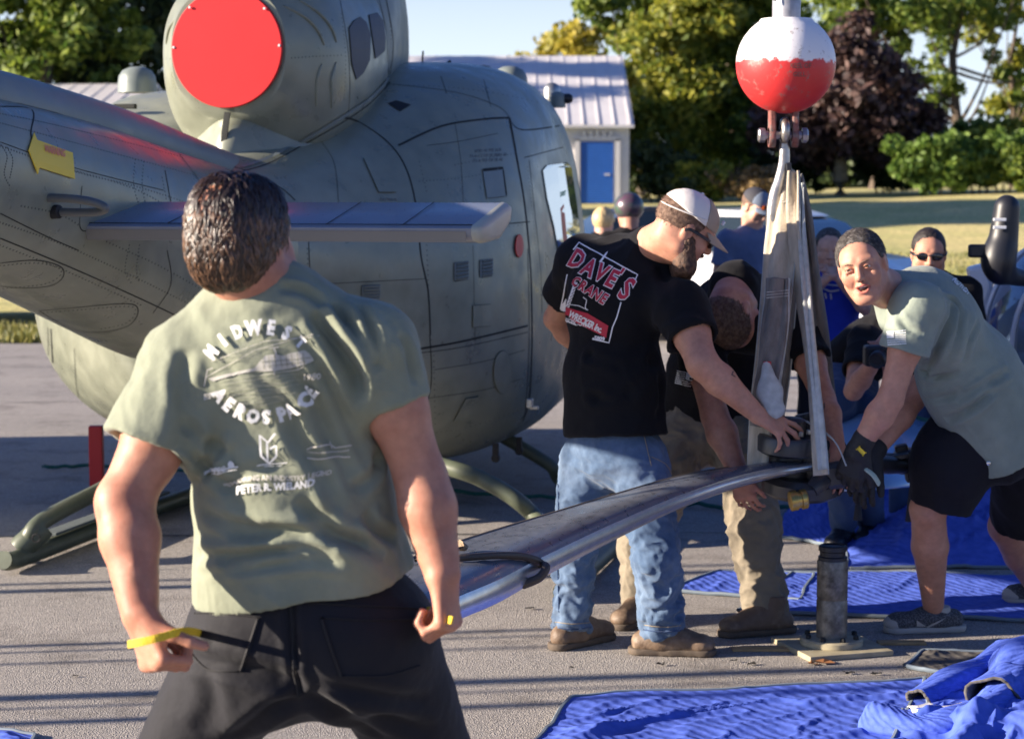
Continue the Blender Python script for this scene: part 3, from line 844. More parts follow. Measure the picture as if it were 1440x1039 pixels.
# boom: grows toward the body
bo = [(-3.3, .27, 1.56, 2.10, 1.86), (-2.9, .29, 1.50, 2.08, 1.82), (-2.25, .325, 1.36, 2.04, 1.74), (-1.6, .36, 1.17, 1.98, 1.62), (-1.0, .385, .99, 1.90, 1.49), (-0.5, .41, .91, 1.84, 1.42), (-0.2, .45, .86, 1.80, 1.40), (0.1, .45, .9, 1.75, 1.38)]
A = interp_rows(bo, 30)
boom = loft('tail_boom', [sup(56, r[1], r[2], r[3], r[4], 2.1, 2.15, r[0]) for r in A], m_hp, heli)
# drive shaft cover on top of the boom
ds = [(-3.3, .10, 2.0, 2.21), (-2.25, .115, 1.94, 2.15), (-1.25, .125, 1.85, 2.05), (-0.6, .13, 1.78, 1.95), (0.1, .13, 1.68, 1.85), (0.3, .12, 1.6, 1.84)]
A = interp_rows(ds, 20)
loft('shaft_cover', [sup(28, r[1], r[2], r[3], r[2] + (r[3] - r[2]) * .35, 2.3, 2.0, r[0]) for r in A], m_hp2, heli)
# exhaust fairing and engine cowling
ec = [(-.04, .285, 2.065, 2.655, 2.36), (-.02, .30, 2.05, 2.67, 2.36), (.06, .36, 1.98, 2.72, 2.36), (.16, .425, 1.86, 2.77, 2.35), (.32, .455, 1.80, 2.80, 2.34), (.7, .46, 1.85, 2.84, 2.33), (1.1, .42, 1.95, 2.90, 2.36), (1.35, .33, 2.05, 2.92, 2.4)]
A = interp_rows(ec, 30)
cowl = loft('engine_cowling', [sup(64, r[1], r[2], r[3], r[4], 2.25, 2.5, r[0]) for r in A], m_hp, heli)
tc_ = [(1.0, .34, 2.1, 2.86, 2.4), (1.25, .40, 2.1, 3.02, 2.45), (1.5, .37, 2.15, 3.12, 2.5), (1.9, .28, 2.2, 3.1, 2.5), (2.2, .20, 2.25, 2.9, 2.5), (2.4, .10, 2.28, 2.6, 2.4)]
A = interp_rows(tc_, 24)
tcowl = loft('transmission_cowling', [sup(48, r[1], r[2], r[3], r[4], 2.6, 2.4, r[0]) for r in A], m_hp2, heli)
# rotor mast
bm = bmesh.new(); lathe(bm, [(.10, 0), (.09, .3), (.06, .35), (.055, .9)], H(0.12, 1.75, 2.9), n=20); bm_obj('mast', bm, m_hblack, heli, smooth=True)
bm = bmesh.new(); lathe(bm, [(.10, 0), (.13, .05), (.13, .2), (.10, .25)], H(0.12, 1.75, 2.88), n=16); bm_obj('mast_boot', bm, m_rubber, heli, smooth=True)
# lower fairing plates between exhaust and shaft cover
fa = [(-.10, .03, 1.78, 1.90), (-.03, .10, 1.72, 2.08), (.10, .25, 1.68, 2.14), (.22, .36, 1.6, 2.16), (.4, .45, 1.5, 2.1)]
A = interp_rows(fa, 10)
loft('cowl_skirt', [sup(32, r[1], r[2], r[3], r[2] + .09, 2.0, 2, r[0]) for r in A], m_hp, heli)
bm = bmesh.new()
b0 = H(-.02, -.075, 1.87); b1 = H(.0, -.06, 2.07)
ribbon(bm, [b0, b0.lerp(b1, .5) + H_F * -.008, b1], .030, .006, H_R); bm_obj('vent_slot', bm, m_hline, heli)
# red cover disc with screws
m_red = mat('red_cover_paint', (0.56, 0.024, 0.026), 0.40, var=0.05, vscale=5, spec=0.3)
bm = bmesh.new(); dc = H(0, -.055, 2.362); dax = (-H_F + UPV * 0.03).normalized()
lathe(bm, [(.0, -.01), (.270, -.01), (.274, -.004), (.274, .006), (.270, .010), (.0, .010)], dc, dax, 96, cap=False); disc = bm_obj('exhaust_cover', bm, m_red, heli, smooth=True)
me = None
m_screw = mat('white_screw_head', (0.75, 0.62, 0.62), 0.4)
dx_, dy_, _ = frame_axes(dax)
for a in (90, 43, 2, -48, -90, -132, 178, 133):
    p = dc + H_R * (.262 * math.cos(R(a))) + UPV * (.262 * math.sin(R(a))) + dax * .010
    if me is None:
        bm = bmesh.new(); lathe(bm, [(.0001, .005), (.005, .0045), (.0068, .002), (.007, 0)], (0, 0, 0), dax, 10); o = bm_obj('screw', bm, m_screw, smooth=True); me = o.data
    else: o = bpy.data.objects.new('screw', me); col.objects.link(o)
    o.parent = disc; o.location = p
# elevator (horizontal stabiliser)
def airfoil(u, v0, v1, z0, z1, th):
    pts = [(0, 0), (.02, .45), (.12, .75), (.4, 1.0), (.8, 0.9), (1.0, .15), (1.0, -.1), (.7, -.25), (.3, -.2), (.08, -.15)]
    return [H(u, v0 + (v1 - v0) * a, z0 + (z1 - z0) * a + th * (-.0 + (b - .75) * 1.0)) for a, b in pts]
m_elev = mat('elevator_paint', (0.20, 0.22, 0.26), 0.36, spec=0.6, var=0.08, vscale=7, coat=0.15)
m_elev2 = mat('elevator_underside_primer', (0.22, 0.20, 0.165), 0.55, var=0.05)
# flat top panel seen as the far strip, blunt rear edge facing the camera
EU0, EU1 = .28, 1.77
def ering(u, k=1.0):
    v0, v1 = -2.18, -1.72
    zt0, zt1 = 1.588, 1.672
    return [H(u, v0, zt0), H(u, v0 + .012, zt0 + .010), H(u, v1 - .05, zt1), H(u, v1, zt1 - .01), H(u, v1 - .02, zt1 - .06), H(u, v1 - .2, zt0 - .045), H(u, v0 + .10, zt0 - .052), H(u, v0 + .02, zt0 - .040), H(u, v0, zt0 - .018)]
loft('elevator', [ering(u) for u in np.linspace(EU0, EU1 - .02, 12)], m_elev, heli)
bm = bmesh.new()
v0, v1 = -2.178, -1.9
q = [H(u, v, z) for u in (EU0 + .03, EU1 - .04) for v, z in ((v0 - .004, 1.578), (v0 - .002, 1.540))]
lst = [bm.verts.new(p) for p in q]; bm.faces.new((lst[0], lst[1], lst[3], lst[2]))
q = [H(u, v0 + .016, 1.545) for u in (EU0 + .03, EU1 - .04)]
bm_obj('trailing_edge_strip', bm, m_elev2, heli)
m_tip = mat('elevator_tip_paint', (0.42, 0.42, 0.34), 0.5, var=0.05)
rings = []
for i, s in enumerate(np.linspace(0, 1, 7)):
    rr = ering(EU1 - .02 + .045 * math.sin(s * 1.57)); c_ = sum(rr, Vector()) / len(rr)
    rings.append([c_.lerp(p, math.cos(s * 1.3) ** .5 * 1.03) for p in rr])
loft('tip_cap', rings, m_tip, heli)
# elevator seams + rivets
bm = bmesh.new()
for u in (.62, .92, 1.22, 1.50):
    tube(bm, [H(u, -2.170, 1.600), H(u, -1.78, 1.674)], .0018, 4)
tube(bm, [H(EU0 + .02, -2.168, 1.6005), H(EU1 - .02, -2.168, 1.6005)], .0016, 4)
bm_obj('elevator_seam', bm, m_hline, heli)
def rivet_cloud(name, pts, r, m, parent):
    """pts: list of (position, normal); tiny low domes joined as one part"""
    V = []; Fc = []
    for p, n in pts:
        x, y, _ = frame_axes(n); b = len(V)
        for k in range(5): V.append(p + x * r * math.cos(k * 1.2566) + y * r * math.sin(k * 1.2566))
        V.append(p + n * r * .5)
        for k in range(5): Fc.append((b + k, b + (k + 1) % 5, b + 5))
    o = mesh_obj(name, V, Fc, m, parent, smooth=True); o['kind'] = 'stuff'; return o
rv = []
for u in np.arange(EU0 + .05, EU1 - .03, .026):
    rv.append((H(u, -2.155, 1.6035), UPV)); rv.append((H(u, -1.80, 1.671), UPV))
for u in np.arange(EU0 + .05, EU1 - .03, .055):
    rv.append((H(u, -2.02, 1.629), UPV)); rv.append((H(u, -1.92, 1.648), UPV))
rivet_cloud('elevator_rivets', rv, .0032, m_hrivet, heli)
# ------------- details laid onto the skin
BV = bvh_of([body, boom, cowl, tcowl])
def seam(pts, w=.004, name='panel_seam', m=None, par=None, closed=False, off=.0012, smooth_=True):
    P = catmull([(p[0], p[1], 0) for p in pts], 6) if smooth_ and len(pts) > 2 else [Vector((p[0], p[1], 0)) for p in pts]
    Q = []
    for a, b in zip(P[:-1], P[1:]):
        n = max(1, int((b - a).length / 5)); Q += [a.lerp(b, i / n) for i in range(n)]
    Q.append(P[-1]); S = []
    for q in Q:
        h = hit(BV, q.x, q.y, off)
        if h: S.append(h)
    if len(S) < 2: return
    bm = bmesh.new(); prev = None
    for i, (p, n) in enumerate(S):
        a = S[max(i - 1, 0)][0]; b = S[min(i + 1, len(S) - 1)][0]; d = (b - a)
        if d.length < 1e-6: continue
        s = d.normalized().cross(n) * (w / 2); cur = (bm.verts.new(p + s), bm.verts.new(p - s + n * 0), p)
        if prev and (p - prev[2]).length < .25: bm.faces.new((prev[0], prev[1], cur[1], cur[0]))
        prev = cur
    return bm_obj(name, bm, m or m_hline, par or heli)
def rivet_line(pts, step, out, off=.0, jit=0):
    P = catmull([(p[0], p[1], 0) for p in pts], 8) if len(pts) > 2 else [Vector((p[0], p[1], 0)) for p in pts]
    acc = 0
    for a, b in zip(P[:-1], P[1:]):
        L_ = (b - a).length; t = acc
        while t < L_:
            q = a.lerp(b, t / L_); h = hit(BV, q.x, q.y, 0)
            if h: out.append(h)
            t += step
        acc = t - L_
m_streak = mat('exhaust_soot_stain', (0.07, 0.075, 0.06), .6)
def skin_panel(name, poly, m, lift=.004, rim=True, parent=None, gap=True):
    """a separate access panel following the skin, standing slightly proud, with a dark gap round it"""
    bmp = poly_bm(poly, 2); o = drape(name, [bmp], IDM, BV, m, parent or heli, lift)
    md = o.modifiers.new('t', 'SOLIDIFY'); md.thickness = lift * 0.9; md.offset = -1
    if gap: seam(list(poly) + [poly[0]], .0045, smooth_=False, off=lift + .0006, par=o if parent is None else None)
    return o
# body lines
seam([(452, 200), (470, 230), (476, 285)], .003); seam([(640, 175), (648, 230), (652, 300)], .003); seam([(600, 205), (640, 200), (700, 188)], .003); seam([(665, 345), (668, 480)], .003); seam([(610, 520), (680, 508), (738, 492)], .003)
seam([(445, 400), (520, 396), (600, 392)], .003); seam([(600, 560), (680, 548), (735, 532)], .003); seam([(620, 108), (628, 132)], .004); seam([(680, 112), (690, 150)], .004); seam([(450, 470), (460, 560)], .004); seam([(520, 440), (528, 560), (545, 630)], .004)
seam([(480, 165), (505, 172), (545, 200), (570, 235), (584, 285), (592, 360), (602, 410), (605, 470)], .010)
seam([(604, 470), (606, 540), (590, 600)], .006)
seam([(430, 335), (500, 333), (592, 325), (745, 312)], .006)
seam([(580, 492), (650, 480), (742, 458)], .011, name='door_track')
seam([(575, 498), (650, 488), (742, 467)], .004)
seam([(434, 340), (437, 400), (446, 470)], .005)
seam([(716, 165), (728, 230), (738, 290), (746, 380), (748, 480), (744, 560), (735, 592)], .022, name='door_gap')
seam([(742, 350), (744, 480), (738, 585)], .008)
seam([(560, 205), (620, 178), (680, 168), (716, 166)], .012, name='rain_gutter')
seam([(716, 167), (735, 183), (800, 175)], .008)
seam([(737, 222), (800, 205), (812, 200)], .005)
seam([(545, 118), (640, 130), (700, 150), (718, 168)], .005)
seam([(575, 640), (640, 640), (700, 618), (745, 590)], .005)
seam([(690, 655 - 60), (745, 572)], .006, m=m_hp2)
seam([(590, 655), (660, 640), (720, 610), (745, 560), (752, 500)], .008, m=m_hp2)
# boom lines
for pts, w in (([(0, 139), (120, 170), (250, 210), (345, 240)], .007), ([(0, 150), (45, 155), (43, 190), (52, 220)], .006), ([(232, 240), (240, 285)], .006), ([(245, 208), (280, 255), (275, 262)], .005), ([(330, 240), (390, 262), (415, 282)], .007),
               ([(0, 200), (100, 235), (230, 268)], .003), ([(0, 335), (120, 385), (240, 440), (300, 470)], .005), ([(235, 352), (240, 400), (215, 440)], .005), ([(115, 262), (112, 318), (125, 325)], .004), ([(0, 300), (60, 330), (110, 352)], .004), ([(160, 120), (168, 150), (170, 186)], .004)):
    seam(pts, w)
for c in ([(0, 370), (50, 366), (85, 375), (88, 390), (70, 402), (30, 405), (0, 402)], [(55, 437), (110, 432), (180, 427), (194, 438), (180, 458), (140, 467), (100, 462), (55, 437)]):
    seam(c, .004)
skin_panel('engine_side_panel', [(511, 224), (548, 222), (556, 271), (532, 271)], m_hp)
# three drain / vent scoops
skin_panel('access_door', [(664, 430), (689, 428), (690, 458), (664, 460)], m_hp)
skin_panel('access_door', [(654, 560), (672, 557), (668, 588), (637, 592)], m_hp)
# round cover on the lower side
c = [(706 + 13 * math.cos(a), 523 + 30 * math.sin(a)) for a in np.linspace(0, 2 * math.pi, 25)[:-1]]
skin_panel('round_cover', c, m_hp)
# louvres with slats
def louvre(x0, y0, x1, y1, n, sl):
    fr = skin_panel('louvre', [(x0, y0), (x1, y0 + sl), (x1, y1 + sl), (x0, y1)], m_hp2, lift=.003)
    for i in range(n):
        y = y0 + (y1 - y0) * (i + .5) / n
        a = hit(BV, x0 + 2, y, .010); b = hit(BV, x1 - 2, y + sl, .010)
        if a and b:
            bm = bmesh.new(); ribbon(bm, [a[0], b[0]], .018, .004, (UPV * 1 + a[1] * .9)); bm_obj('slat', bm, m_hp2, fr)
            bm = bmesh.new(); dn = UPV * .010; ribbon(bm, [a[0] - a[1] * .008 - dn, b[0] - a[1] * .008 - dn], .006, .003, UPV); bm_obj('slot', bm, m_hline, fr)
louvre(638, 370, 658, 395, 5, -2)
louvre(674, 366, 692, 390, 5, -2)
louvre(508, 402, 534, 424, 5, -1)
# recessed step / handhold
rec = skin_panel('handhold_recess', [(678, 240), (706, 236), (712, 276), (684, 279)], m_hp2, .003)
seam([(678, 240), (706, 237), (711, 275)], .016, par=rec, off=.006, smooth_=False)
# red marker light and yellow arrow
m_redm = mat('red_marker', (0.62, 0.02, 0.02), 0.45)
skin_panel('red_marker', [(728 + 5.5 * math.cos(a), 346 + 16 * math.sin(a)) for a in np.linspace(0, 2 * math.pi, 20)[:-1]], m_redm, .006)
skin_panel('dark_hatch', [(546, 146), (557, 142), (577, 148), (562, 157)], m_hblack, .002)
m_yel = mat('yellow_decal', (0.80, 0.56, 0.035), 0.5)
ar = skin_panel('arrow_decal', [(38, 212), (46, 188), (50, 198), (100, 216), (103, 252), (53, 236), (51, 245)], m_yel, .004, gap=False)
m_pink = mat('faded_red_ink', (0.72, 0.22, 0.14), 0.6)
def amap(x, y): return (73 + x * 1.0, 216 - y + x * 0.22)
drape('arrow_lettering', [text_mesh('WARNING', 10, 0.25, .95)], lambda x, y: (74 + x * .62, 214 - y * 1.4 + x * .16), BV, m_pink, ar, .0105)
# stencils (too small to read in the photograph)
def stencil(txt, cx, cy, size, sx=1.0, sk=0.0, rot=0.0, name='stencil', m=None):
    bms = []
    for i, l in enumerate(txt.split('\n')):
        b = text_mesh(l, size, .0, 1.0, 0)
        for v in b.verts: v.co.y -= i * size * 1.15
        bms.append(b)
    return drape(name, bms, lambda x, y: (cx + x * sx, cy - y + sk * x), BV, m or m_stencil, heli, .0012)
stencil('SOD 10 7SE SGE\nT1-4-CCOS SE 8RES SE\nT1-4-TO OF SE 4E', 686, 212, 6, .9, -.05)
stencil('RESCUE SLIDE\nPULL HANDLE\nOPEN', 694, 254, 4, .8, .05)
stencil('ELECTRICAL', 546, 281, 5, .9, 0)
stencil('W', 284, 385, 26, .8, 0, m=m_hblack)
# rivet rows
rv = []
for L_, st in (([(0, 173), (120, 205), (250, 240), (285, 250)], 4.2), ([(0, 160), (60, 172), (160, 196), (260, 222)], 4.2), ([(0, 205), (100, 240), (190, 262), (262, 285)], 4.2), ([(105, 240), (190, 266), (250, 300)], 4.5), ([(0, 313), (90, 345), (200, 395), (310, 450)], 4.5), ([(0, 345), (90, 380), (200, 430)], 5),
               ([(190, 225), (188, 260), (196, 290)], 5), ([(202, 228), (200, 262), (206, 292)], 5), ([(2, 205), (10, 220), (6, 245), (14, 262)], 4), ([(10, 208), (18, 225), (14, 250)], 4), ([(228, 250), (234, 282)], 5), ([(182, 345), (176, 380), (186, 400)], 5), ([(196, 345), (192, 380), (196, 396)], 5),
               ([(55, 440), (110, 436), (180, 431), (190, 440), (176, 455), (140, 463)], 6), ([(0, 374), (50, 370), (82, 377), (84, 388), (60, 400), (0, 406)], 6), ([(150, 340), (220, 372), (280, 405)], 5), ([(30, 290), (80, 300), (110, 316)], 5),
               ([(590, 255), (650, 250), (700, 240)], 5), ([(640, 232), (690, 222), (724, 216)], 5), ([(590, 228), (600, 270)], 6), ([(432, 350), (436, 460)], 7), ([(600, 345), (606, 480)], 7), ([(742, 235), (752, 330), (758, 400)], 5.5), ([(768, 235), (776, 260)], 5), ([(450, 300), (560, 296)], 8),
               ([(480, 20), (486, 80), (484, 140)], 6), ([(410, 82), (440, 80), (480, 78)], 5), ([(548, 20), (552, 90)], 6), ([(224, 82), (250, 84)], 5), ([(600, 610), (660, 600), (735, 575)], 7), ([(585, 330), (680, 322), (740, 316)], 6), ([(610, 500), (612, 600)], 8), ([(540, 120), (620, 122), (700, 132), (780, 150)], 7)):
    rivet_line(L_, st, rv)
rivet_cloud('rivets', rv, .0046, m_hrivet, heli)
# raised beads pressed into the cowling
def bead(pts, r=.012, m=None, name='cowl_bead', base=None):
    S = [hit(BV, *p, 0) for p in pts]; S = [s[0] for s in S if s]
    if len(S) < 2: return
    P = catmull(S, 6); n = len(P); bm = bmesh.new(); tube(bm, P, [r * max(.25, math.sin(math.pi * (i + .4) / (n - .2)) ** .4) for i in range(n)], 10, flat=.8); bm_obj(name, bm, m or m_hp, heli, smooth=True)
bead([(398, 8), (430, 25), (448, 45), (456, 64)]); bead([(420, 0), (448, 18), (466, 40), (473, 60)])
bead([(452, 90), (446, 115), (445, 150)]); bead([(472, 88), (466, 115), (466, 152)])
bead([(258, 20), (240, 38), (234, 62)]); bead([(230, 100), (230, 130), (233, 155)], .014)
seam([(489, 165), (492, 120), (488, 60), (478, 0)], .006); seam([(548, 105), (553, 60), (543, 0)], .010); seam([(533, 0), (542, 40), (546, 105)], .005)
# intake screens on the transmission cowling
skin_panel('intake_screen', [(490, 40), (497, 30), (506, 25), (514, 32), (520, 50), (519, 85), (510, 103), (500, 112), (494, 90)], mat('dark_screen', (0.05, 0.055, 0.07), 0.6), .003)
skin_panel('intake_screen', [(518, 22), (530, 19), (538, 30), (541, 55), (540, 72), (527, 83), (524, 60)], MATS['dark_screen'], .003)
# cowl to body sealing flange
seam([(340, 236), (380, 222), (430, 195), (485, 162), (520, 138), (545, 112)], .022, name='sealing_flange', m=m_hp2, off=.006)
seam([(342, 241), (380, 229), (430, 202), (487, 169), (522, 144), (548, 116)], .008)
# side windows
m_glass = mat('reflective_window', (0.55, 0.62, 0.70), 0.04, spec=1.0, metal=0.9)
win = skin_panel('cockpit_door_window', [(762, 240), (768, 233), (796, 229), (802, 236), (810, 290), (814, 330), (800, 345), (785, 360), (778, 320), (768, 280)], m_glass, .004)
skin_panel('front_window', [(808, 226), (815, 222), (824, 262), (831, 320), (826, 330), (816, 280)], m_glass, .004)
seam([(744, 225), (752, 300), (760, 380), (762, 440)], .006)
drape('exit_marking', [text_mesh('EXIT', 9, .3, .9)], lambda x, y: (790 + x * .5, 273 - y - x * .15), BV, mat('green_marking', (0.03, 0.35, 0.18), 0.6), win, .008)
drape('exit_marking', [poly_bm([(786, 294), (791, 287), (796, 340), (791, 348)], 1)], IDM, BV, m_redm, win, .008)
# roof things: domes, vents, antenna base
def dome(p, r, h, m, name='roof_dome'):
    bm = bmesh.new(); lathe(bm, [(r * 1.02, -.06), (r, 0), (r * .95, h * .4), (r * .75, h * .75), (r * .4, h * .95), (.001, h)], p, n=28); return bm_obj(name, bm, m, heli, smooth=True)
dome(W(717, 116, 12.4), .11, .10, m_hp2)
dome(W(193, 116, 11.6), .11, .09, m_hp2)
dome(W(776, 130, 12.6), .055, .06, m_alu); dome(W(784, 138, 12.5), .05, .04, m_hp2)
bm = bmesh.new(); lathe(bm, [(.03, -.05), (.032, .02), (.02, .04), (.001, .045)], W(796, 139, 12.5), Vector((1, -.2, 0)), 14); bm_obj('marker_lamp', bm, m_blackpl, heli, smooth=True)
bm = bmesh.new(); box(bm, W(653, 100, 11.6), (.32, .2, .035), (H_R, H_F, UPV), .008); box(bm, W(676, 99, 11.6), (.09, .12, .05), (H_R, H_F, UPV), .008); bm_obj('roof_hatch', bm, m_hblack, heli)
bm = bmesh.new(); tube(bm, [W(630, 98, 11.5), W(630, 88, 11.5), W(634, 86, 11.5)], .008, 6); tube(bm, [W(594, 96, 11.5), W(594, 84, 11.5), W(595, 72, 11.5)], .006, 6); box(bm, W(588, 98, 11.5), (.14, .08, .03), (H_R, H_F, UPV), .005); bm_obj('roof_antenna', bm, m_hblack, heli)
# left roof shoulder panel seen beyond the boom
sl_ = [(0.5, .30, 1.8, 2.02, 1.85), (0.9, .5, 1.8, 2.22, 1.9), (1.6, .55, 1.9, 2.26, 2.0), (2.6, .55, 1.9, 2.25, 2.0)]
A = interp_rows(sl_, 12)
loft('roof_shoulder', [sup(28, r[1], r[2], r[3], r[4], 3, 2, r[0], cu=-.72) for r in A], m_hp, heli)
bm = bmesh.new(); box(bm, W(176, 150, 10.2), (.12, .03, .025), (H_R, H_F, UPV), .004); bm_obj('shoulder_vent', bm, m_hline, heli)
# open left sliding door, seen as the curved panel below the boom
rings = []
for v in np.linspace(0.0, 1.9, 16):
    r = []; wv_ = .50 + 1.0 * math.sin(min(v / 1.0, 1) * 1.57) ** .8; zs_ = .72 + .28 * min(v / .8, 1)
    for k in range(26):
        a = -1.25 + 2.0 * k / 25; e = 2 / 2.6
        x = -wv_ * abs(math.cos(a)) ** e; z = 1.25 + .93 * zs_ * math.copysign(abs(math.sin(a)) ** e, math.sin(a))
        r.append(H(x, v, z))
    rings.append(r)
door = loft('sliding_door', rings, m_hp, heli, capped=False, closed=False); md = door.modifiers.new('t', 'SOLIDIFY'); md.thickness = .04
BV2 = bvh_of([door]); _b = BV; BV = BVHTree.FromPolygons([Vector(v) for v in (list(v.co + world_loc(door) for v in door.data.vertices) + list(v.co + world_loc(body) for v in body.data.vertices))], [list(p.vertices) for p in door.data.polygons] + [[i + len(door.data.vertices) for i in p.vertices] for p in body.data.polygons])
seam([(72, 462), (75, 520), (78, 570), (88, 600), (110, 622), (145, 640)], .010, par=door, off=.004); seam([(105, 490), (108, 545), (120, 578), (138, 601)], .004, par=door, off=.004)
seam([(68, 460), (69, 530), (73, 575)], .006, par=door, off=.004)
BV = _b
# pitot / grab tubes on the boom (U shaped handle with rubber bushes)
m_tube = mat('dark_grey_tube', (0.10, 0.11, 0.11), 0.42, spec=0.6)
gh = []
P1 = W(8, 277, 7.10); P2 = W(62, 299, 7.05)
bm = bmesh.new(); U_ = [W(8, 277, 6.98), W(35, 278, 6.96), W(90, 279, 6.92), W(125, 283, 6.9), W(143, 289, 6.9), W(148, 293, 6.9), W(143, 297, 6.92), W(120, 299, 6.95), W(62, 298, 7.0)]
tube(bm, catmull(U_, 6), .015, 12); hd = bm_obj('tow_handle', bm, m_tube, heli, smooth=True)
for p, q in ((W(4, 277, 6.99), W(34, 278, 6.96)), (W(58, 298, 7.0), W(86, 298, 6.97))):
    a = (q - p).normalized(); bm = bmesh.new()
    lathe(bm, [(.045, -.02), (.055, -.012), (.055, 0), (.050, .012), (.042, .015), (.026, .02), (.024, .075), (.019, .078)], p, a, 20); b = bm_obj('rubber_bush', bm, m_rubber, hd, smooth=True)
    bm = bmesh.new(); lathe(bm, [(.046, .0), (.051, .003), (.051, .014), (.040, .017)], p + a * .012, a, 20); bm_obj('bush_ring', bm, m_hp2, hd, smooth=True)
# landing gear
m_gear = mat('landing_gear_paint', (0.09, 0.105, 0.07), 0.45, var=0.15, vscale=15)
def gear(pts, r, name='cross_tube', m=m_gear):
    bm = bmesh.new(); tube(bm, catmull(pts, 8), r, 14); return bm_obj(name, bm, m, heli, smooth=True)
sk0 = G(14, 790, 0.05); sk0.z = .05
sk_dir = H_F
LS = lambda t: sk0 + sk_dir * t + Vector((0, 0, 0))
lsk = gear([LS(-.06) + Vector((0, 0, .02)), LS(.1), LS(1.0), LS(2.9), LS(3.2) + UPV * .12], .042, 'skid_tube')
bm = bmesh.new(); box(bm, LS(1.02) + UPV * .062, (.085, 1.3, .014), (H_R, H_F, UPV), .003); bm_obj('step_tread', bm, mat('grey_anti_slip', (0.10, 0.12, 0.12), 0.9, bump=1, bscale=400, bdist=.002), heli)
ctop = H(-.55, .55, .55)
cl_ = [LS(.16) + UPV * .06, LS(.22) + UPV * .15 + H_R * .05, W(140, 690, 9.6), W(190, 663, 9.75), W(245, 640, 9.9), ctop]
gear(cl_, .040)
bm = bmesh.new(); d_ = (cl_[1] - cl_[0]).normalized(); lathe(bm, [(.052, -.05), (.058, -.03), (.058, .09), (.05, .11)], cl_[0], d_ + H_R * .3, 16); bm_obj('saddle_clamp', bm, m_gear, heli, smooth=True)
bm = bmesh.new(); 
for a in np.linspace(0, 6.28, 13)[:-1]: pass
tube(bm, [sk0 + Vector((.12, 0, .09)) + Vector((.018 * math.cos(a), 0, .018 + .018 * math.sin(a))) for a in np.linspace(0, 6.28, 13)], .004, 5); bm_obj('tow_ring', bm, m_hblack, heli)
# right gear
RS0 = LS(0) + H_R * 2.55
rsk = gear([RS0 + H_F * -.05, RS0 + H_F * .6, RS0 + H_F * 2.9, RS0 + H_F * 3.2 + UPV * .12], .042, 'skid_tube')
gear([RS0 + H_F * .25 + UPV * .05, W(760, 735, 9.3), W(725, 702, 9.35), W(680, 675, 9.4), W(630, 657, 9.45), H(.3, .6, .47)], .040)
gear([RS0 + H_F * 2.3 + UPV * .05, W(800, 680, 11.2), W(775, 655, 11.25), W(735, 630, 11.3), H(.5, 2.2, .42)], .038)
gear([LS(2.3) + UPV * .05, LS(2.3) + UPV * .3 + H_R * .25, H(-.6, 2.2, .45)], .038)
# tie down rings under the belly
for p, dd in (((697, 644), 10.1), ((730, 634), 10.6)):
    q = W(*p, dd); bm = bmesh.new(); lathe(bm, [(.018, -.012), (.022, -.008), (.022, .008), (.018, .012)], q, H_F, 12); box(bm, q + UPV * .04, (.03, .02, .07), (H_R, H_F, UPV)); bm_obj('tie_down', bm, m_hblack, heli)
bm = bmesh.new(); box(bm, W(745, 567, 10.3), (.035, .03, .05), (H_R, H_F, UPV), .006); box(bm, W(751, 573, 10.3), (.05, .02, .02), (H_R, H_F, UPV), .004); bm_obj('door_latch', bm, m_alu, heli)
# red jack stand beneath the body
t = empty('jack_stand', G(137, 702), 'red post standing under the helicopter, left of the green shirted back', 'jack')
p = G(137, 702); bm = bmesh.new(); box(bm, p + Vector((0, 0, .2)), (.075, .06, .42), bevel=.006); bm_obj('post', bm, m_redm, t)
bm = bmesh.new(); box(bm, p + Vector((0, 0, .01)), (.2, .2, .02), bevel=.004); bm_obj('base', bm, m_redm, t)
# green ropes lying on the ground
m_rope = mat('green_rope', (0.02, 0.12, 0.10), 0.9, bump=0.8, bscale=200)
def rope(name, pix, r, m, label, z=.01, cat='rope'):
    bm = bmesh.new(); P = catmull([G(*p, z + r) for p in pix], 8); P = [q + Vector((0, 0.012 * math.sin(i * 1.7), 0.003 * math.sin(i))) for i, q in enumerate(P)]
    tube(bm, P, r, 7); o = bm_obj(name, bm, m, smooth=True); return tag(o, label, cat)
rope('rope', [(60, 656), (90, 656), (140, 654), (250, 660), (420, 668), (540, 676), (600, 686), (680, 694), (760, 698), (800, 700)], .011, m_rope, 'dark green rope trailing along the ground under the helicopter')
rope('rope', [(930, 715), (980, 708), (1030, 716), (1090, 712), (1130, 718)], .012, m_rope, 'dark green rope on the ground behind the raised rotor blade')
# ================================================================== PEOPLE TOOLKIT
def skin_mat(name, c, c2):
    return mat(name, c, 0.52, spec=0.35, color2=c2, c2scale=14, c2lo=0.35, c2hi=0.65, var=0.09, vscale=50, rvar=.06, bump=0.25, bscale=420, bdist=0.0012, sss=0.18)
m_skin1 = skin_mat('tanned_skin', (0.44, 0.21, 0.14), (0.53, 0.27, 0.185))
m_skin2 = skin_mat('flushed_skin', (0.40, 0.17, 0.11), (0.50, 0.245, 0.165))
m_skin3 = skin_mat('fair_skin', (0.58, 0.31, 0.22), (0.64, 0.38, 0.28))
def cloth_mat(name, c, c2=None, rough=0.85, weave=900, bump=0.35, sheen=0.15, var=0.08, vs=14):
    return mat(name, c, rough, spec=0.2, color2=c2, c2scale=5, c2lo=0.4, c2hi=0.65, var=var, vscale=vs, bump=bump, bscale=weave, bdist=0.0012, bump2=0.12, b2scale=26, sheen=sheen)
m_tee_green = cloth_mat('heather_green_jersey', (0.215, 0.235, 0.172), (0.25, 0.27, 0.20))
m_tee_grey = cloth_mat('grey_green_jersey', (0.22, 0.26, 0.22), (0.26, 0.30, 0.25))
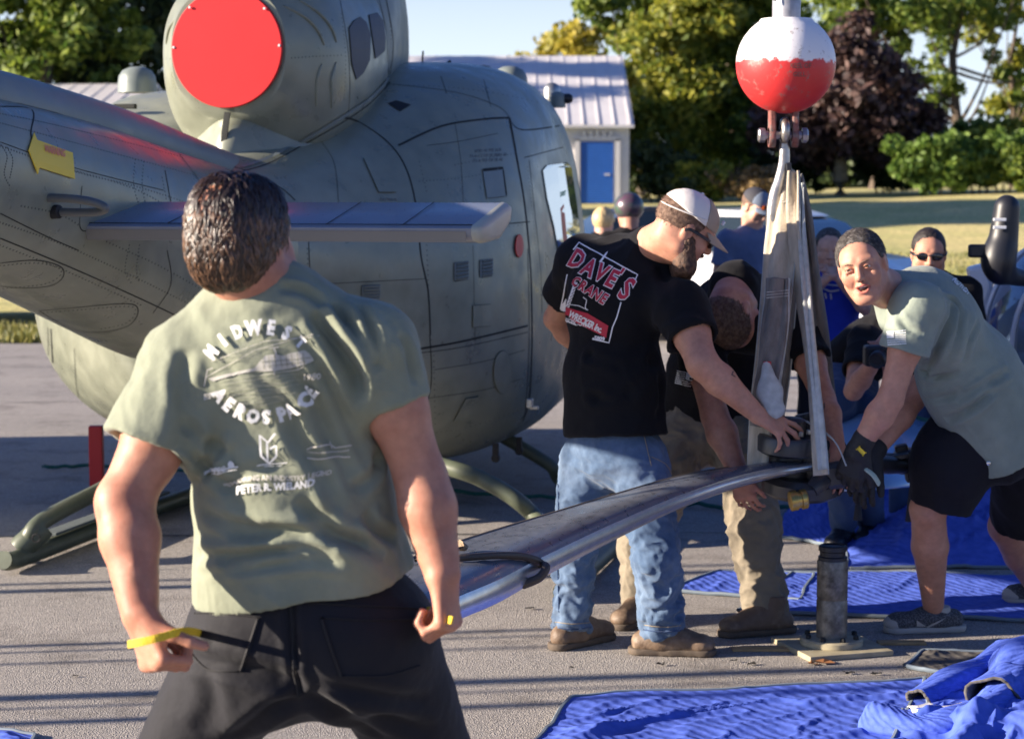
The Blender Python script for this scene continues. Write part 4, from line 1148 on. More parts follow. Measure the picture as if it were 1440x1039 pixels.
m_tee_black = cloth_mat('black_jersey', (0.006, 0.006, 0.008), rough=0.85, sheen=0.03)
m_tee_blue = cloth_mat('slate_blue_jersey', (0.10, 0.135, 0.24), (0.13, 0.165, 0.28))
m_tee_royal = cloth_mat('royal_blue_jersey', (0.02, 0.04, 0.35))
m_pants_dk = cloth_mat('charcoal_stretch_fabric', (0.014, 0.014, 0.018), rough=0.75, sheen=0.08)
m_pants_bk = cloth_mat('black_fabric', (0.010, 0.010, 0.015), rough=0.75, sheen=0.03)
m_jeans = cloth_mat('blue_denim', (0.065, 0.11, 0.19), (0.125, 0.18, 0.27), weave=500, bump=0.6, var=0.1, vs=50)
m_jeans_dk = cloth_mat('dark_denim', (0.03, 0.06, 0.14))
m_khaki = cloth_mat('khaki_cotton', (0.18, 0.155, 0.115), (0.23, 0.195, 0.145))
m_white_ink = mat('white_ink', (0.72, 0.73, 0.72), 0.7)
m_cream_ink = mat('faded_cream_ink', (0.55, 0.53, 0.47), 0.75)
m_hair_br = mat('brown_hair', (0.030, 0.017, 0.012), 0.36, spec=0.6, var=0.4, vscale=60)
m_hair_br2 = mat('light_brown_hair', (0.13, 0.068, 0.036), 0.34, spec=0.6, var=0.4, vscale=60)
m_hair_dk = mat('dark_hair', (0.020, 0.014, 0.012), 0.5, var=0.3, vscale=80, bump=0.8, bscale=260, bdist=0.004)
m_hair_gr = mat('greying_hair', (0.035, 0.028, 0.025), 0.6, color2=(0.17, 0.155, 0.145), c2scale=60, c2lo=0.45, c2hi=0.7, bump=1, bscale=300, bdist=0.004)
m_hair_bz = mat('cropped_brown_hair', (0.11, 0.06, 0.04), 0.7, color2=(0.20, 0.12, 0.08), c2scale=70, bump=0.8, bscale=350, bdist=0.003)
m_beard = mat('brown_beard', (0.055, 0.028, 0.018), 0.6, color2=(0.14, 0.07, 0.04), c2scale=60, bump=1, bscale=220, bdist=0.005)
m_leather = mat('worn_brown_leather', (0.13, 0.085, 0.055), 0.6, color2=(0.26, 0.19, 0.13), c2scale=14, c2lo=0.5, c2hi=0.75, var=0.15, vscale=40, bump=0.4, bscale=120, bdist=0.003)
m_sole = mat('boot_sole', (0.10, 0.075, 0.055), 0.9, var=0.2, vscale=30)
m_glove = mat('black_glove', (0.012, 0.012, 0.014), 0.6, bump=0.5, bscale=200)
m_eyew = mat('eye_white', (0.70, 0.66, 0.62), 0.2)
m_iris = mat('dark_iris', (0.05, 0.035, 0.02), 0.15)
m_lip = mat('lip_skin', (0.42, 0.13, 0.10), 0.45, sss=0.1)
m_mouth = mat('mouth_dark', (0.04, 0.01, 0.01), 0.6)
m_teeth = mat('teeth', (0.62, 0.58, 0.50), 0.3)
m_shades = mat('sunglass_lens', (0.008, 0.009, 0.010), 0.06, spec=0.9)
class Head:
    def __init__(s, c, f, u, k=1.0):
        s.c = Vector(c); s.f = Vector(f).normalized(); u = Vector(u); s.u = (u - s.f * u.dot(s.f)).normalized(); s.r = s.f.cross(s.u); s.k = k
        s.M = np.array([[s.r[i], s.f[i], s.u[i]] for i in range(3)], dtype=np.float32)
    def L(s, x, y, z): return s.c + (s.r * x + s.f * y + s.u * z) * s.k
    def E(s, c, r, k=.02, sub=False): return Ell(s.L(*c), [q * s.k for q in r], s.M, k=k, sub=sub)
    def C(s, a, b, ra, rb=None, k=.015, sub=False): return Cap(s.L(*a), s.L(*b), ra * s.k, (rb or ra) * s.k, k=k, sub=sub)
    def skull(s, mouth_open=0.0, fat=0.0):
        p = [s.E((0, -.018, .035), (.077, .097, .088), 0), s.E((0, .028, -.035), (.062 + fat, .068, .082), .03),
             s.E((0, .058, .035), (.058, .040, .05), .03), s.E((0, .070, -.098), (.026 + fat * .4, .022, .020), .03)]
        for q in (-1, 1):
            p += [s.C((q * (.050 + fat), .0, -.055), (q * .022, .062, -.098), .026 + fat * .3, .02, .03), s.E((q * .043, .066, -.022), (.026 + fat * .3, .024, .028), .02),
                  s.C((q * .016, .092, .030), (q * .045, .080, .030), .0095, .009, .014)]
        p += [s.C((0, .092, .018), (0, .115, -.022), .0085, .0125, .014), s.E((.011, .103, -.028), (.009, .010, .008), None and 0 or .01), s.E((-.011, .103, -.028), (.009, .010, .008), .01)]
        for q in (-1, 1):
            p += [s.E((q * .032, .098, .007), (.018, .012, .008), .012, sub=True), s.E((q * .032, .0835, .0135), (.0165, .0125, .0085), .004), s.E((q * .032, .0835, .0005), (.0165, .0115, .0065), .004)]
            p += [s.E((q * .077, -.004, .0), (.010, .020, .032), .008), s.E((q * .088, .002, .004), (.006, .010, .018), .006, sub=True)]
        p += [s.C((-.020, .0935, -.0515), (.020, .0935, -.0515), .0062, k=.01), s.C((0, .098, -.051), (0, .098, -.052), .007, k=.01), s.C((-.016, .091, -.0645 - mouth_open), (.016, .091, -.0645 - mouth_open), .0072, k=.01)]
        if mouth_open > 0: p.append(s.E((0, .100, -.058 - mouth_open * .5), (.021, .016, .003 + mouth_open * .62), .004, sub=True))
        else: p.append(s.C((-.022, .101, -.058), (.022, .101, -.058), .002, k=.004, sub=True))
        return p
    def hair_fn(s, t, line, top=1.0, sideburn=0.0):
        """shell of hair: skull ellipsoid grown by t, kept above a hairline given as [(y, zmin)] with optional bald mask"""
        ys = [a for a, b in line]; zs = [b for a, b in line]
        M = s.M; c = v3(s.c); k = s.k
        def f(P):
            q = (P - c) @ M / k
            zl_ = np.interp(q[..., 1], ys, zs)
            return (zl_ - q[..., 2]) * k * 0.8
        return f
def neck_prims(h, base, r=.062, k=.03):
    return [Cap(h.L(0, -.028, -.045), base, r * h.k, r * 1.08, k=k), Cap(h.L(0, .01, -.075), Vector(base) + h.f * .02, .045, .05, k=k)]
def hand(w, d, n, t, curl=(.3, .4, .3), spread=.10, s=1.0, thumb=(.5, .2), k=.012, per=None, tcurl=.3, thick=.0):
    """w wrist, d along the palm, n back of the hand, t toward the thumb"""
    w = Vector(w); d = Vector(d).normalized(); n = Vector(n); n = (n - d * n.dot(d)).normalized(); t = Vector(t); t = (t - d * t.dot(d) - n * t.dot(n)).normalized()
    p = []; Ls = [(.046, .027, .022), (.051, .031, .024), (.047, .029, .023), (.038, .022, .020)]; off = [.034, .012, -.011, -.032]; fr = [.0098, .0100, .0096, .0084]
    for i in range(4):
        K = w + (d * (.095 - .004 * abs(i - 1)) + t * off[i]) * s
        p.append(Cap(w + t * off[i] * .55 * s + d * .01 * s, K, (.0165 + thick) * s, (.0125 + thick) * s, k=.018, fl=(n, .95)))
        c = per[i] if per else curl
        a = 0; pos = K; sd = (t * (1.5 - i) * spread)
        for j in range(3):
            a += c[j]
            dr = (d * math.cos(a) - n * math.sin(a) + sd * math.cos(a)).normalized()
            q = pos + dr * Ls[i][j] * s
            p.append(Cap(pos, q, (fr[i] + thick * .6 - .0009 * j) * s, (fr[i] + thick * .6 - .0009 * (j + 1)) * s, k=.004 if j else .010)); pos = q
    b = w + (d * .028 + t * .026 - n * .006) * s
    td = (d * math.cos(thumb[0]) + t * math.sin(thumb[0]) - n * thumb[1]).normalized()
    q1 = b + td * .042 * s; p.append(Cap(b, q1, (.017 + thick) * s, (.0125 + thick) * s, k=.018))
    td2 = (td + (d * .3 - n * tcurl)).normalized(); q2 = q1 + td2 * .034 * s; p.append(Cap(q1, q2, .0118 * s + thick, .0105 * s + thick, k=.005))
    td3 = (td2 - n * tcurl * .8 + d * .2).normalized(); p.append(Cap(q2, q2 + td3 * .024 * s, .0105 * s + thick, .009 * s + thick, k=.004))
    return p
def arm_prims(S, E_, Wr, ru=.056, re=.046, rf=.050, rw=.030, bul=None, k=.03):
    S, E_, Wr = Vector(S), Vector(E_), Vector(Wr)
    return [Cap(S, S.lerp(E_, .45), ru * 1.02, ru, k=k), Cap(S.lerp(E_, .45), E_, ru, re * .93, k=k), Cap(E_, E_.lerp(Wr, .32), re * .93, rf, k=.02), Cap(E_.lerp(Wr, .32), Wr, rf, rw, k=.02)]
def leg_prims(Hp, K, A_, rt=.090, rk=.058, rc=.060, ra=.037, k=.03):
    Hp, K, A_ = Vector(Hp), Vector(K), Vector(A_)
    return [Cap(Hp, K, rt, rk, k=k), Cap(K, K.lerp(A_, .35), rk * .95, rc, k=.02), Cap(K.lerp(A_, .35), A_, rc, ra, k=.02)]
def foldnoise(V, N_, amp, axis, sc=14.0, squash=.25, seed=3, mask=None, ridge=True):
    ax = v3(Vector(axis).normalized()); P = V - (V @ ax)[:, None] * ax * (1 - squash)
    P = P + 0.04 * np.stack([fbm(V, 9, seed + 5 + i, 2) for i in range(3)], 1)
    f = fbm(P, sc, seed, 2)
    if ridge: f = (1 - np.abs(f) * 2.2); f = np.clip(f, -.4, 1) ** 1 - .45
    if mask is not None: f = f * mask
    return V + N_ * (amp * f)[:, None]
def skin_obj(prims, h, m, parent, fine=(), hf=.004, name='body', it=1):
    V, Fc = sdf_multi(prims, h, list(fine), hf, it) if fine else sdf_mesh(prims, h, it=it)
    return mesh_obj(name, V, Fc, m, parent)
def boxaround(c, r): c = Vector(c); return (c - Vector((r,) * 3), c + Vector((r,) * 3))
def cloth_obj(name, prims, h, m, parent, post=None, it=2):
    V, Fc = sdf_mesh(prims, h, it=it)
    if post: V = post(V, vnormals(V, Fc))
    return mesh_obj(name, V.astype(np.float32), Fc, m, parent)
def plane_clip(p, n, wob=0.0):
    """keeps the side the normal points away from"""
    p = v3(p); n = v3(Vector(n).normalized())
    def f(P):
        d = (P - p) @ n
        if wob: d = d + wob * np.sin(P[..., 0] * 23 + P[..., 1] * 17)
        return d
    return Fn(f, (-50,) * 3, (50,) * 3)
def sleeve(S, E_, t, r0, r1, ain):
    """sleeve tube from the shoulder to fraction t of the upper arm, open at its end"""
    S, E_ = Vector(S), Vector(E_); e = S.lerp(E_, t); a = (e - S).normalized()
    return [Cap(S, e, r0, r1, k=.04, flat=True)], [Cap(e - a * .035, e + a * .03, ain, ain, k=.0, sub=True)]
def shoe(ank, toe, m, ms, parent, h=.006, boot=True, L_=.29, w=.052, name='boot', seedn=1):
    """toe: horizontal direction; ank: point on the ground under the ankle"""
    g = Vector((ank[0], ank[1], 0)); d = Vector((toe[0], toe[1], 0)).normalized(); up = UPV
    top = .15 if boot else .075
    p = [Cap(g - d * .055 + up * .045, g + d * .05 + up * .05, .043, .045, k=.02), Cap(g + d * .04 + up * .052, g + d * .155 + up * .038, .048, .046, k=.03, fl=(up, .85)), Ell(g + d * .165 + up * .040, (.048, .05, .034), k=.02),
         Cap(g + up * .05, g + up * top - d * .01, .048, .052 if boot else .045, k=.03, flat=True)]
    if boot: p.append(Cap(g + d * .01 + up * .09, g + d * .10 + up * .062, .042, .035, k=.03))
    p.append(plane_clip(g + up * .022, -up))
    V, Fc = sdf_mesh(p, h, it=2); N_ = vnormals(V, Fc)
    V = V + N_ * (0.0025 * fbm(V, 45, seedn, 2))[:, None]
    o = mesh_obj(name, V.astype(np.float32), Fc, m, parent)
    q = [Cap(g - d * .062 + up * .014, g + d * .05 + up * .014, .048, .046, k=.02, fl=(up, .99)), Cap(g + d * .05 + up * .014, g + d * .168 + up * .014, .046, .053, k=.02, fl=(up, .99)), plane_clip(g + up * .026, up), plane_clip(g + up * .001, -up)]
    V, Fc = sdf_mesh(q, .006, it=1); s_ = mesh_obj('sole', V, Fc, ms, o)
    for i in range(3 if boot else 4):
        a = g + d * (.045 + .022 * i) + up * (.105 - .014 * i if boot else .078 - .008 * i); s = d.cross(up)
        bm = bmesh.new(); tube(bm, [a + s * .03 - up * .012, a + s * .012 + up * .006, a - s * .012 + up * .006, a - s * .03 - up * .012], .0035, 6); bm_obj('lace', bm, m_hblack if not boot else m_khaki, o)
    return o
def eye_obj(h, q, parent, look=(0, 0)):
    c = h.L(q * .032, .0855, .0085); V, Fc = sdf_mesh([Ell(c, [.0112 * h.k] * 3)], .002, it=1); e = mesh_obj('eye', V, Fc, m_eyew, parent)
    d = (h.f + h.r * look[0] + h.u * look[1]).normalized(); bm = bmesh.new(); lathe(bm, [(.0058 * h.k, -.002), (.0055 * h.k, .0005), (.003 * h.k, .0012), (.0001, .0014)], c + d * .0108 * h.k, d, 16); bm_obj('iris', bm, m_iris, e, smooth=True)
def sunglasses(h, parent, name='sunglasses', m=None):
    o = None
    for q in (-1, 1):
        V, Fc = sdf_mesh([h.E((q * .033, .099, .008), (.029, .0085, .020), 0)], .0025, it=1); l = mesh_obj('lens', V, Fc, m or m_shades, parent)
        bm = bmesh.new(); tube(bm, catmull([h.L(q * .060, .096, .014), h.L(q * .078, .07, .013), h.L(q * .086, .0, .012), h.L(q * .084, -.02, .0)], 5), .0032 * h.k, 6, flat=1.8); bm_obj('temple_arm', bm, m_blackpl, parent)
    bm = bmesh.new(); tube(bm, [h.L(-.01, .108, .014), h.L(0, .111, .016), h.L(.01, .108, .014)], .0028, 6); bm_obj('bridge', bm, m_blackpl, parent)
def cap_hat(h, m_crown, m_front, m_brim, parent, tilt=0.0, vs=.005):
    base = [h.E((0, -.012, .045), (.090, .108, .088), 0)]
    zc = h.L(0, 0, .052); up = (h.u + h.f * tilt).normalized()
    p = base + [plane_clip(zc, -up), ]
    V, Fc = sdf_mesh(p, vs, it=2); cr = mesh_obj('cap_crown', V, Fc, m_crown, parent)
    p = [h.E((0, -.010, .046), (.092, .111, .090), 0), plane_clip(zc, -up), plane_clip(h.L(0, .035, .05), -(h.f + h.u * .25))]
    V, Fc = sdf_mesh(p, vs, it=2); mesh_obj('cap_front', V, Fc, m_front, cr)
    rows = []
    for j in range(6):
        t = j / 5; row = []
        for i in range(13):
            a = (i / 12 - .5) * 2.0
            rr = .094 + (.075 * math.cos(a * .95)) * t
            x = math.sin(a) * (.082 + .012 * t); y = math.cos(a) * rr + .008
            row.append(h.L(x, y, .052 - .018 * t - .20 * x * x / .09 - tilt * y))
        rows.append(row)
    V = [p for r in rows for p in r]; Fc = [(j * 13 + i, j * 13 + i + 1, (j + 1) * 13 + i + 1, (j + 1) * 13 + i) for j in range(5) for i in range(12)]
    b = mesh_obj('cap_brim', V, Fc, m_brim, cr); md = b.modifiers.new('t', 'SOLIDIFY'); md.thickness = .004
    bm = bmesh.new(); lathe(bm, [(.007, 0), (.006, .004), (.001, .006)], h.L(0, -.012, .133), h.u, 10); bm_obj('cap_button', bm, m_crown, cr, smooth=True)
    return cr
HL_FULL = [(-.14, -.075), (-.06, -.06), (-.02, -.0), (.01, .012), (.03, .03), (.06, .062), (.10, .078)]
HL_SHORT = [(-.14, -.055), (-.06, -.045), (-.02, .0), (.015, .015), (.04, .045), (.06, .068), (.10, .082)]
def hair_shell(h, t, m, parent, line=HL_FULL, vs=.004, noise_amp=.003, nscale=60, seed=2, axis=(0, 0, 1), bald=None, ell=((0, -.018, .036), (.077, .097, .088))):
    p = [h.E(ell[0], [q + t for q in ell[1]], 0), Fn(h.hair_fn(t, line), (-50,) * 3, (50,) * 3)]
    if bald: p.append(h.E(*bald, .01, True))
    V, Fc = sdf_mesh(p, vs, it=1)
    N_ = vnormals(V, Fc); V = foldnoise(V, N_, noise_amp, axis, nscale, .35, seed)
    return mesh_obj('hair', V.astype(np.float32), Fc, m, parent)
def simple_person(name_label, J, P_, top, bottom, skinm, parent_loc, vs=.011, short_sleeve=True, shorts=False, group=None, hair=None, hat=None, glasses=False, shoes=True, cat='person', face=True):
    """background figure: J joints"""
    t = empty('person', parent_loc, name_label, cat, group)
    h = Head(J['head'], J['hf'], J.get('hu', UPV), P_.get('hk', 1.0))
    b = P_.get('b', 1.0)
    neck = Vector(J['neck']); pel = Vector(J['pelvis']); chest = neck.lerp(pel, .33); belly = neck.lerp(pel, .72)
    ac = (Vector(J['sr']) - Vector(J['sl'])).normalized(); upd = (neck - pel).normalized(); fr = ac.cross(upd).normalized()
    M = np.array([[ac[i], fr[i], upd[i]] for i in range(3)], dtype=np.float32)
    sk = h.skull() + neck_prims(h, neck)
    sk += [Ell(chest, (.16 * b, .10 * b, .19), M, k=.05), Ell(belly, (.145 * b, .10 * b, .16), M, k=.05), Ell(pel, (.15 * b, .10 * b, .12), M, k=.05)]
    for q in 'lr':
        sk += arm_prims(J['s' + q], J['e' + q], J['w' + q], .050 * b, .043, .044, .029)
        d = (Vector(J['w' + q]) - Vector(J['e' + q])).normalized()
        sk += hand(J['w' + q], d, ac * (1 if q == 'r' else -1), fr, curl=(.35, .4, .3))
        sk += leg_prims(J['h' + q], J['k' + q], J['a' + q])
    fine = [boxaround(h.c, .15)] if face else []
    bo = skin_obj(sk, vs, skinm, t, fine=fine, hf=.0045)
    tp = [Ell(chest, (.185 * b, .125 * b, .215), M, k=.05), Ell(belly, (.175 * b, .128 * b, .19), M, k=.06), Ell(pel + upd * .03, (.178 * b, .128 * b, .12), M, k=.05), Cap(neck - upd * .06, neck - upd * .02, .085, .075, k=.05, fl=(fr, .8)), Cap(J['sl'], J['sr'], .068 * b, k=.05)]
    subs = []
    for q in 'lr':
        a, s_ = sleeve(J['s' + q], J['e' + q], .62, .070 * b, .073 * b, .058 * b); tp += a; subs += s_
    tp += subs + [plane_clip(pel - upd * .06, -upd)]
    cloth_obj('shirt', tp, vs * .8, top, t, post=lambda V, N_: foldnoise(V, N_, .008, upd + ac * .5, 9, .3, 5))
    bp = [Ell(pel, (.172 * b, .125 * b, .13), M, k=.05)]
    for q in 'lr':
        if shorts: bp.append(Cap(J['h' + q], Vector(J['h' + q]).lerp(Vector(J['k' + q]), .9), .098, .092, k=.03, flat=True))
        else:
            bp += [Cap(J['h' + q], J['k' + q], .100, .076, k=.03), Cap(J['k' + q], Vector(J['a' + q]), .076, .066, k=.03, flat=True)]
    cloth_obj('shorts' if shorts else 'trousers', bp, vs, bottom, t, post=lambda V, N_: foldnoise(V, N_, .007, UPV, 10, .8, 8))
    if shoes:
        for q in 'lr': shoe(J['a' + q], J.get('toe', fr), m_blackpl, m_sole, t, boot=False, h=.009, name='shoe')
    if hair: hair_shell(h, hair[0], hair[1], t, hair[2] if len(hair) > 2 else HL_SHORT, vs=.006)
    if hat: cap_hat(h, hat[0], hat[1], hat[2], t)
    if glasses: sunglasses(h, t)
    return t, h, bo
# ================================================================== MAN IN GREEN TEE, BACK TO THE CAMERA
mA = empty('person', (W(430, 830, 3.72).x, 3.72, 0), 'man in green printed T-shirt seen from behind, large in the foreground, gripping a yellow strap', 'person')
DA = 3.70
hA = Head(W(341, 339, 3.64), (.42, .90, -.06), (-.02, .0, 1), .96)
neckA = W(378, 412, 3.66)
SLa, ELa, WLa = W(260, 518, 3.68), W(176, 706, 3.60), W(197, 862, 3.50)
SRa, ERa, WRa = W(526, 490, 3.66), W(592, 672, 3.66), W(622, 806, 3.60)
chA, beA, peA = W(390, 540, 3.70), W(412, 700, 3.72), W(436, 880, 3.74)
acA = (SRa - SLa).normalized(); upA = (neckA - peA).normalized(); frA = acA.cross(upA) * -1
frA = upA.cross(acA).normalized()
if frA.y < 0: frA = -frA
MA = np.array([[acA[i], frA[i], upA[i]] for i in range(3)], dtype=np.float32)
sk = hA.skull(fat=.004) + neck_prims(hA, neckA, .064)
sk += [Ell(chA, (.165, .10, .17), MA, k=.05), Ell(beA, (.150, .10, .15), MA, k=.05), Ell(peA, (.19, .13, .14), MA, k=.05), Cap(SLa, SRa, .04, k=.04)]
sk += arm_prims(SLa, ELa, WLa, .057, .053, .053, .034)
sk += [Ell(SLa.lerp(ELa, .55) + Vector((.012, -.012, 0)), (.040, .040, .07), k=.03), Ell(ELa + Vector((-.012, -.01, -.0)), (.03, .03, .035), k=.03)]
sk += arm_prims(SRa, ERa, WRa, .056, .050, .052, .034)
sk += [Ell(ERa + Vector((.0, -.012, -.01)), (.028, .028, .035), k=.03)]
# fists closed on the strap
dLa = (WLa - ELa).normalized()
sk += [Ell(WLa.lerp(ELa, .25) + Vector((0, -.026, 0)), (.006, .006, .05), k=.012)]
sk += hand(WLa, (dLa + Vector((.18, .15, -.25))), (-.75, -.55, .1), (.75, .45, .35), per=[(1.25, 1.5, 1.0)] * 4, thumb=(.75, .35), tcurl=.7, s=1.02, spread=.02)
dRa = (WRa - ERa).normalized()
sk += hand(WRa, (dRa + Vector((-.05, .1, -.5))), (.92, -.35, .1), (-.25, .85, .1), per=[(1.15, 1.5, 1.0)] * 4, thumb=(.55, .35), tcurl=.6, s=1.0, spread=.02)
HLa, HRa = W(352, 905, 3.74), W(528, 905, 3.74)
KLa, KRa = Vector((-.70, 3.80, .52)), Vector((-.14, 3.92, .52))
ALa, ARa = Vector((-.80, 3.66, .10)), Vector((-.03, 3.72, .10))
sk += leg_prims(HLa, KLa, ALa) + leg_prims(HRa, KRa, ARa)
bodyA = skin_obj(sk, .009, m_skin2, mA, fine=[boxaround(WLa + Vector((.02, 0, -.06)), .13), boxaround(WRa + Vector((0, 0, -.06)), .13), boxaround(hA.c, .15)], hf=.0034)
# shirt
tp = [Ell(chA + upA * .015, (.198, .130, .205), MA, k=.06), Ell(beA, (.190, .140, .20), MA, k=.07), Ell(peA + upA * .07, (.200, .142, .14), MA, k=.06), Cap(peA + upA * .10, peA + upA * .045, .200, .205, k=.05, fl=(frA, .68), flat=True),
      Cap(SLa + acA * .04, SRa - acA * .04, .066, k=.06), Cap(neckA - upA * .085, neckA - upA * .018, .105, .078, k=.07, fl=(frA, .85)),
      Cap(neckA - upA * .04, SLa + upA * .012, .060, .060, k=.05), Cap(neckA - upA * .04, SRa + upA * .012, .060, .060, k=.05)]
a1, s1 = sleeve(SLa, ELa, .60, .083, .090, .070); a2, s2 = sleeve(SRa, ERa, .44, .078, .072, .058)
tp += a1 + a2 + s1 + s2 + [Cap(peA - upA * .06, peA + upA * .10, .185, .185, k=0, fl=(frA, .66), sub=True), plane_clip(peA + upA * .085, -(upA - acA * .06), .006)]
def postA(V, N_):
    dd = 3.58
    def fold(pts, w, d):
        nonlocal V
        V = crease(V, N_, [hitA(p) for p in pts], w, d * (.55 if 300 < pts[1][0] < 455 and 440 < pts[1][1] < 690 else 1.5))
    tree_ = BVHTree.FromPolygons([tuple(v) for v in V], [tuple(f) for f in FA])
    def hitA(p):
        loc, n, i, d = tree_.ray_cast(Vector((0, 0, CAMZ)), ray(*p).normalized())
        return loc if loc is not None else W(p[0], p[1], dd)
    V = foldnoise(V, N_, .005, upA - acA * .8, 11, .22, 4); V = foldnoise(V, N_, .0016, upA - acA * .5, 34, .3, 14)
    for pts, w, d in [
        ([(440, 440), (462, 470), (500, 530), (520, 590)], .014, -.020), ([(470, 425), (495, 470), (515, 520)], .012, -.018), ([(500, 430), (520, 470), (530, 520)], .011, -.014),
        ([(352, 520), (395, 560), (420, 620), (455, 665), (475, 720)], .014, -.020), ([(398, 515), (440, 560), (470, 625), (500, 690)], .014, -.020), 
        ([(425, 470), (450, 510), (480, 580), (505, 640)], .012, -.014), 
        ([(268, 540), (264, 590), (250, 640)], .020, -.008), ([(262, 490), (256, 530), (258, 575)], .014, -.007),
        ([(300, 700), (360, 660), (420, 650)], .012, -.008), ([(285, 720), (330, 740), (400, 750), (470, 775)], .013, -.011), ([(280, 745), (340, 755), (420, 745), (520, 765)], .011, -.009),
        ([(275, 780), (330, 782), (420, 775), (560, 800)], .011, -.011), ([(285, 800), (350, 798), (450, 790), (560, 812)], .009, -.008), ([(272, 690), (300, 640), (310, 600)], .012, -.008),
        ([(420, 700), (470, 750), (540, 780)], .014, -.013), ([(515, 720), (530, 745), (560, 760)], .012, -.012), ([(500, 690), (530, 650), (548, 610)], .012, -.010),
        ([(255, 590), (290, 620), (330, 640)], .012, -.008), ([(262, 620), (290, 660), (330, 690)], .012, -.009), ([(390, 405), (430, 412), (455, 430)], .009, -.008),
        ([(560, 470), (575, 500), (585, 540)], .010, -.008), ([(320, 440), (360, 450), (410, 440)], .010, -.005)]:
        fold(pts, w, d)
    return V
VA, FA = sdf_mesh(tp, .0052, it=2)
VA = postA(VA, vnormals(VA, FA))
shirtA = mesh_obj('shirt', relax(VA.astype(np.float32), FA, 1, .4), FA, m_tee_green, mA)
# neck rib
bm = bmesh.new(); c0 = neckA - upA * .008
tube(bm, [c0 + acA * (.074 * math.cos(a)) + frA * (.064 * math.sin(a)) - upA * (.028 * math.sin(a) * 1.0) for a in np.linspace(0, 2 * math.pi, 33)], .0075, 8, cap=False); bm_obj('collar', bm, m_tee_green, shirtA, smooth=True)
BSA = bvh_of(shirtA)
def arc_word(word, cx, cy, rad, a0, a1, size, m, nm, flip=False, sx=.8, tilt=0.0, ry=1.0, bold=.03):
    bms = []; n = len(word)
    for i, ch in enumerate(word):
        a = R(a0 + (a1 - a0) * (i / (n - 1)))
        b = text_mesh(ch, size, size * .06, 1, 2)
        px, py = cx + rad * math.cos(a), cy - rad * ry * math.sin(a)
        ro = a - math.pi / 2 if not flip else a + math.pi / 2
        for v in b.verts:
            x, y = v.co.x * sx, v.co.y
            v.co = Vector((px + x * math.cos(ro) - y * math.sin(ro), py - (x * math.sin(ro) + y * math.cos(ro)), 0))
        bms.append(b)
    return drape(nm, bms, IDM, BSA, m, shirtA, .0075)
arc_word('MIDWEST', 368, 547, 85, 143, 50, 25, m_white_ink, 'print_lettering', sx=.80)
arc_word('AEROSPACE', 373, 508, 78, 216, 328, 27, m_white_ink, 'print_lettering', flip=True, sx=.82)
arc_word('EST.', 369, 540, 80, 189, 180, 10, m_white_ink, 'print_lettering') if False else drape('print_lettering', [text_mesh('EST.', 11, .35, 1, 1)], lambda x, y: (297 + x, 556 - y - x * .25), BSA, m_cream_ink, shirtA, .0048)
drape('print_lettering', [text_mesh('1980', 11, .3, 1, 1)], lambda x, y: (438 + x, 529 - y + x * .05), BSA, m_cream_ink, shirtA, .0048)
drape('print_lettering', [text_mesh('HONORING AN INDUSTRY LEGEND', 9.5, .3, 1, 2)], lambda x, y: (391 + x * .98, 672 - y - x * .10 + 2.5 * math.sin(x * .05)), BSA, m_cream_ink, shirtA, .0048)
drape('print_lettering', [text_mesh('PETER R. WIELAND', 14.5, .6, 1, 2)], lambda x, y: (388 + x * .86, 684 - y - x * .10 + 1.5 * math.sin(x * .05)), BSA, m_white_ink, shirtA, .0048)
# helicopter drawing on the shirt: engraved-looking strokes
def px_poly(pts): return poly_bm(pts, 2)
art = [line_bm([(287, 543), (292, 520), (300, 517)], 1.6), line_bm([(290, 530), (345, 500), (360, 492), (440, 470)], .9)]
art += [line_bm([(298, 508), (372, 480), (448, 473)], .8), line_bm([(385, 489), (388, 496), (389, 503)], 2.0), line_bm([(379, 490), (392, 488)], 1.4)]
art += [line_bm([(368, 527), (420, 519), (428, 514)], 1.0), line_bm([(386, 521), (386, 527)], 1), line_bm([(418, 512), (420, 519)], 1)]
bod = px_poly([(293, 532), (300, 530), (345, 520), (358, 517), (367, 507), (374, 500), (386, 498), (398, 500), (410, 496), (428, 493), (434, 497), (438, 502), (441, 507), (430, 512), (405, 518), (388, 521), (372, 522), (360, 521), (340, 525), (312, 532), (300, 536)])
drape('print_helicopter_drawing', [bod], IDM, BSA, mat('pale_print', (0.47, 0.46, 0.42), 0.75), shirtA, .002)
drape('print_line_work', art, IDM, BSA, m_cream_ink, shirtA, .0026)
m_olive_ink = mat('thin_olive_ink', (0.17, 0.18, 0.13), 0.8)
drape('print_line_work', [line_bm([(370 + 8 * i, 500 - .6 * i), (372 + 8 * i, 519 - 1.0 * i)], .8) for i in range(8)] + [line_bm([(368, 509), (436, 503)], .8), line_bm([(376, 515), (430, 508)], .7)], IDM, BSA, m_olive_ink, shirtA, .003)
hl = []
for i in range(16):
    y = 527 + i * 2.8; hw = 62 * math.sqrt(max(0.05, 1 - ((i - 2) / 16) ** 2)); a = random.uniform(.75, 1)
    hl.append(line_bm([(370 - hw * a, y + 8), (370 + hw * random.uniform(.55, .9), y - 6)], .55, step=14))
for i in range(9):
    y = 476 + i * 3.2; hw = 26 + i * 5
    hl.append(line_bm([(372 - hw, y + 6), (372 - hw * .1, y)], .5, step=14))
drape('print_line_work', hl, IDM, BSA, mat('faint_print', (0.36, 0.37, 0.30), 0.8), shirtA, .0048)
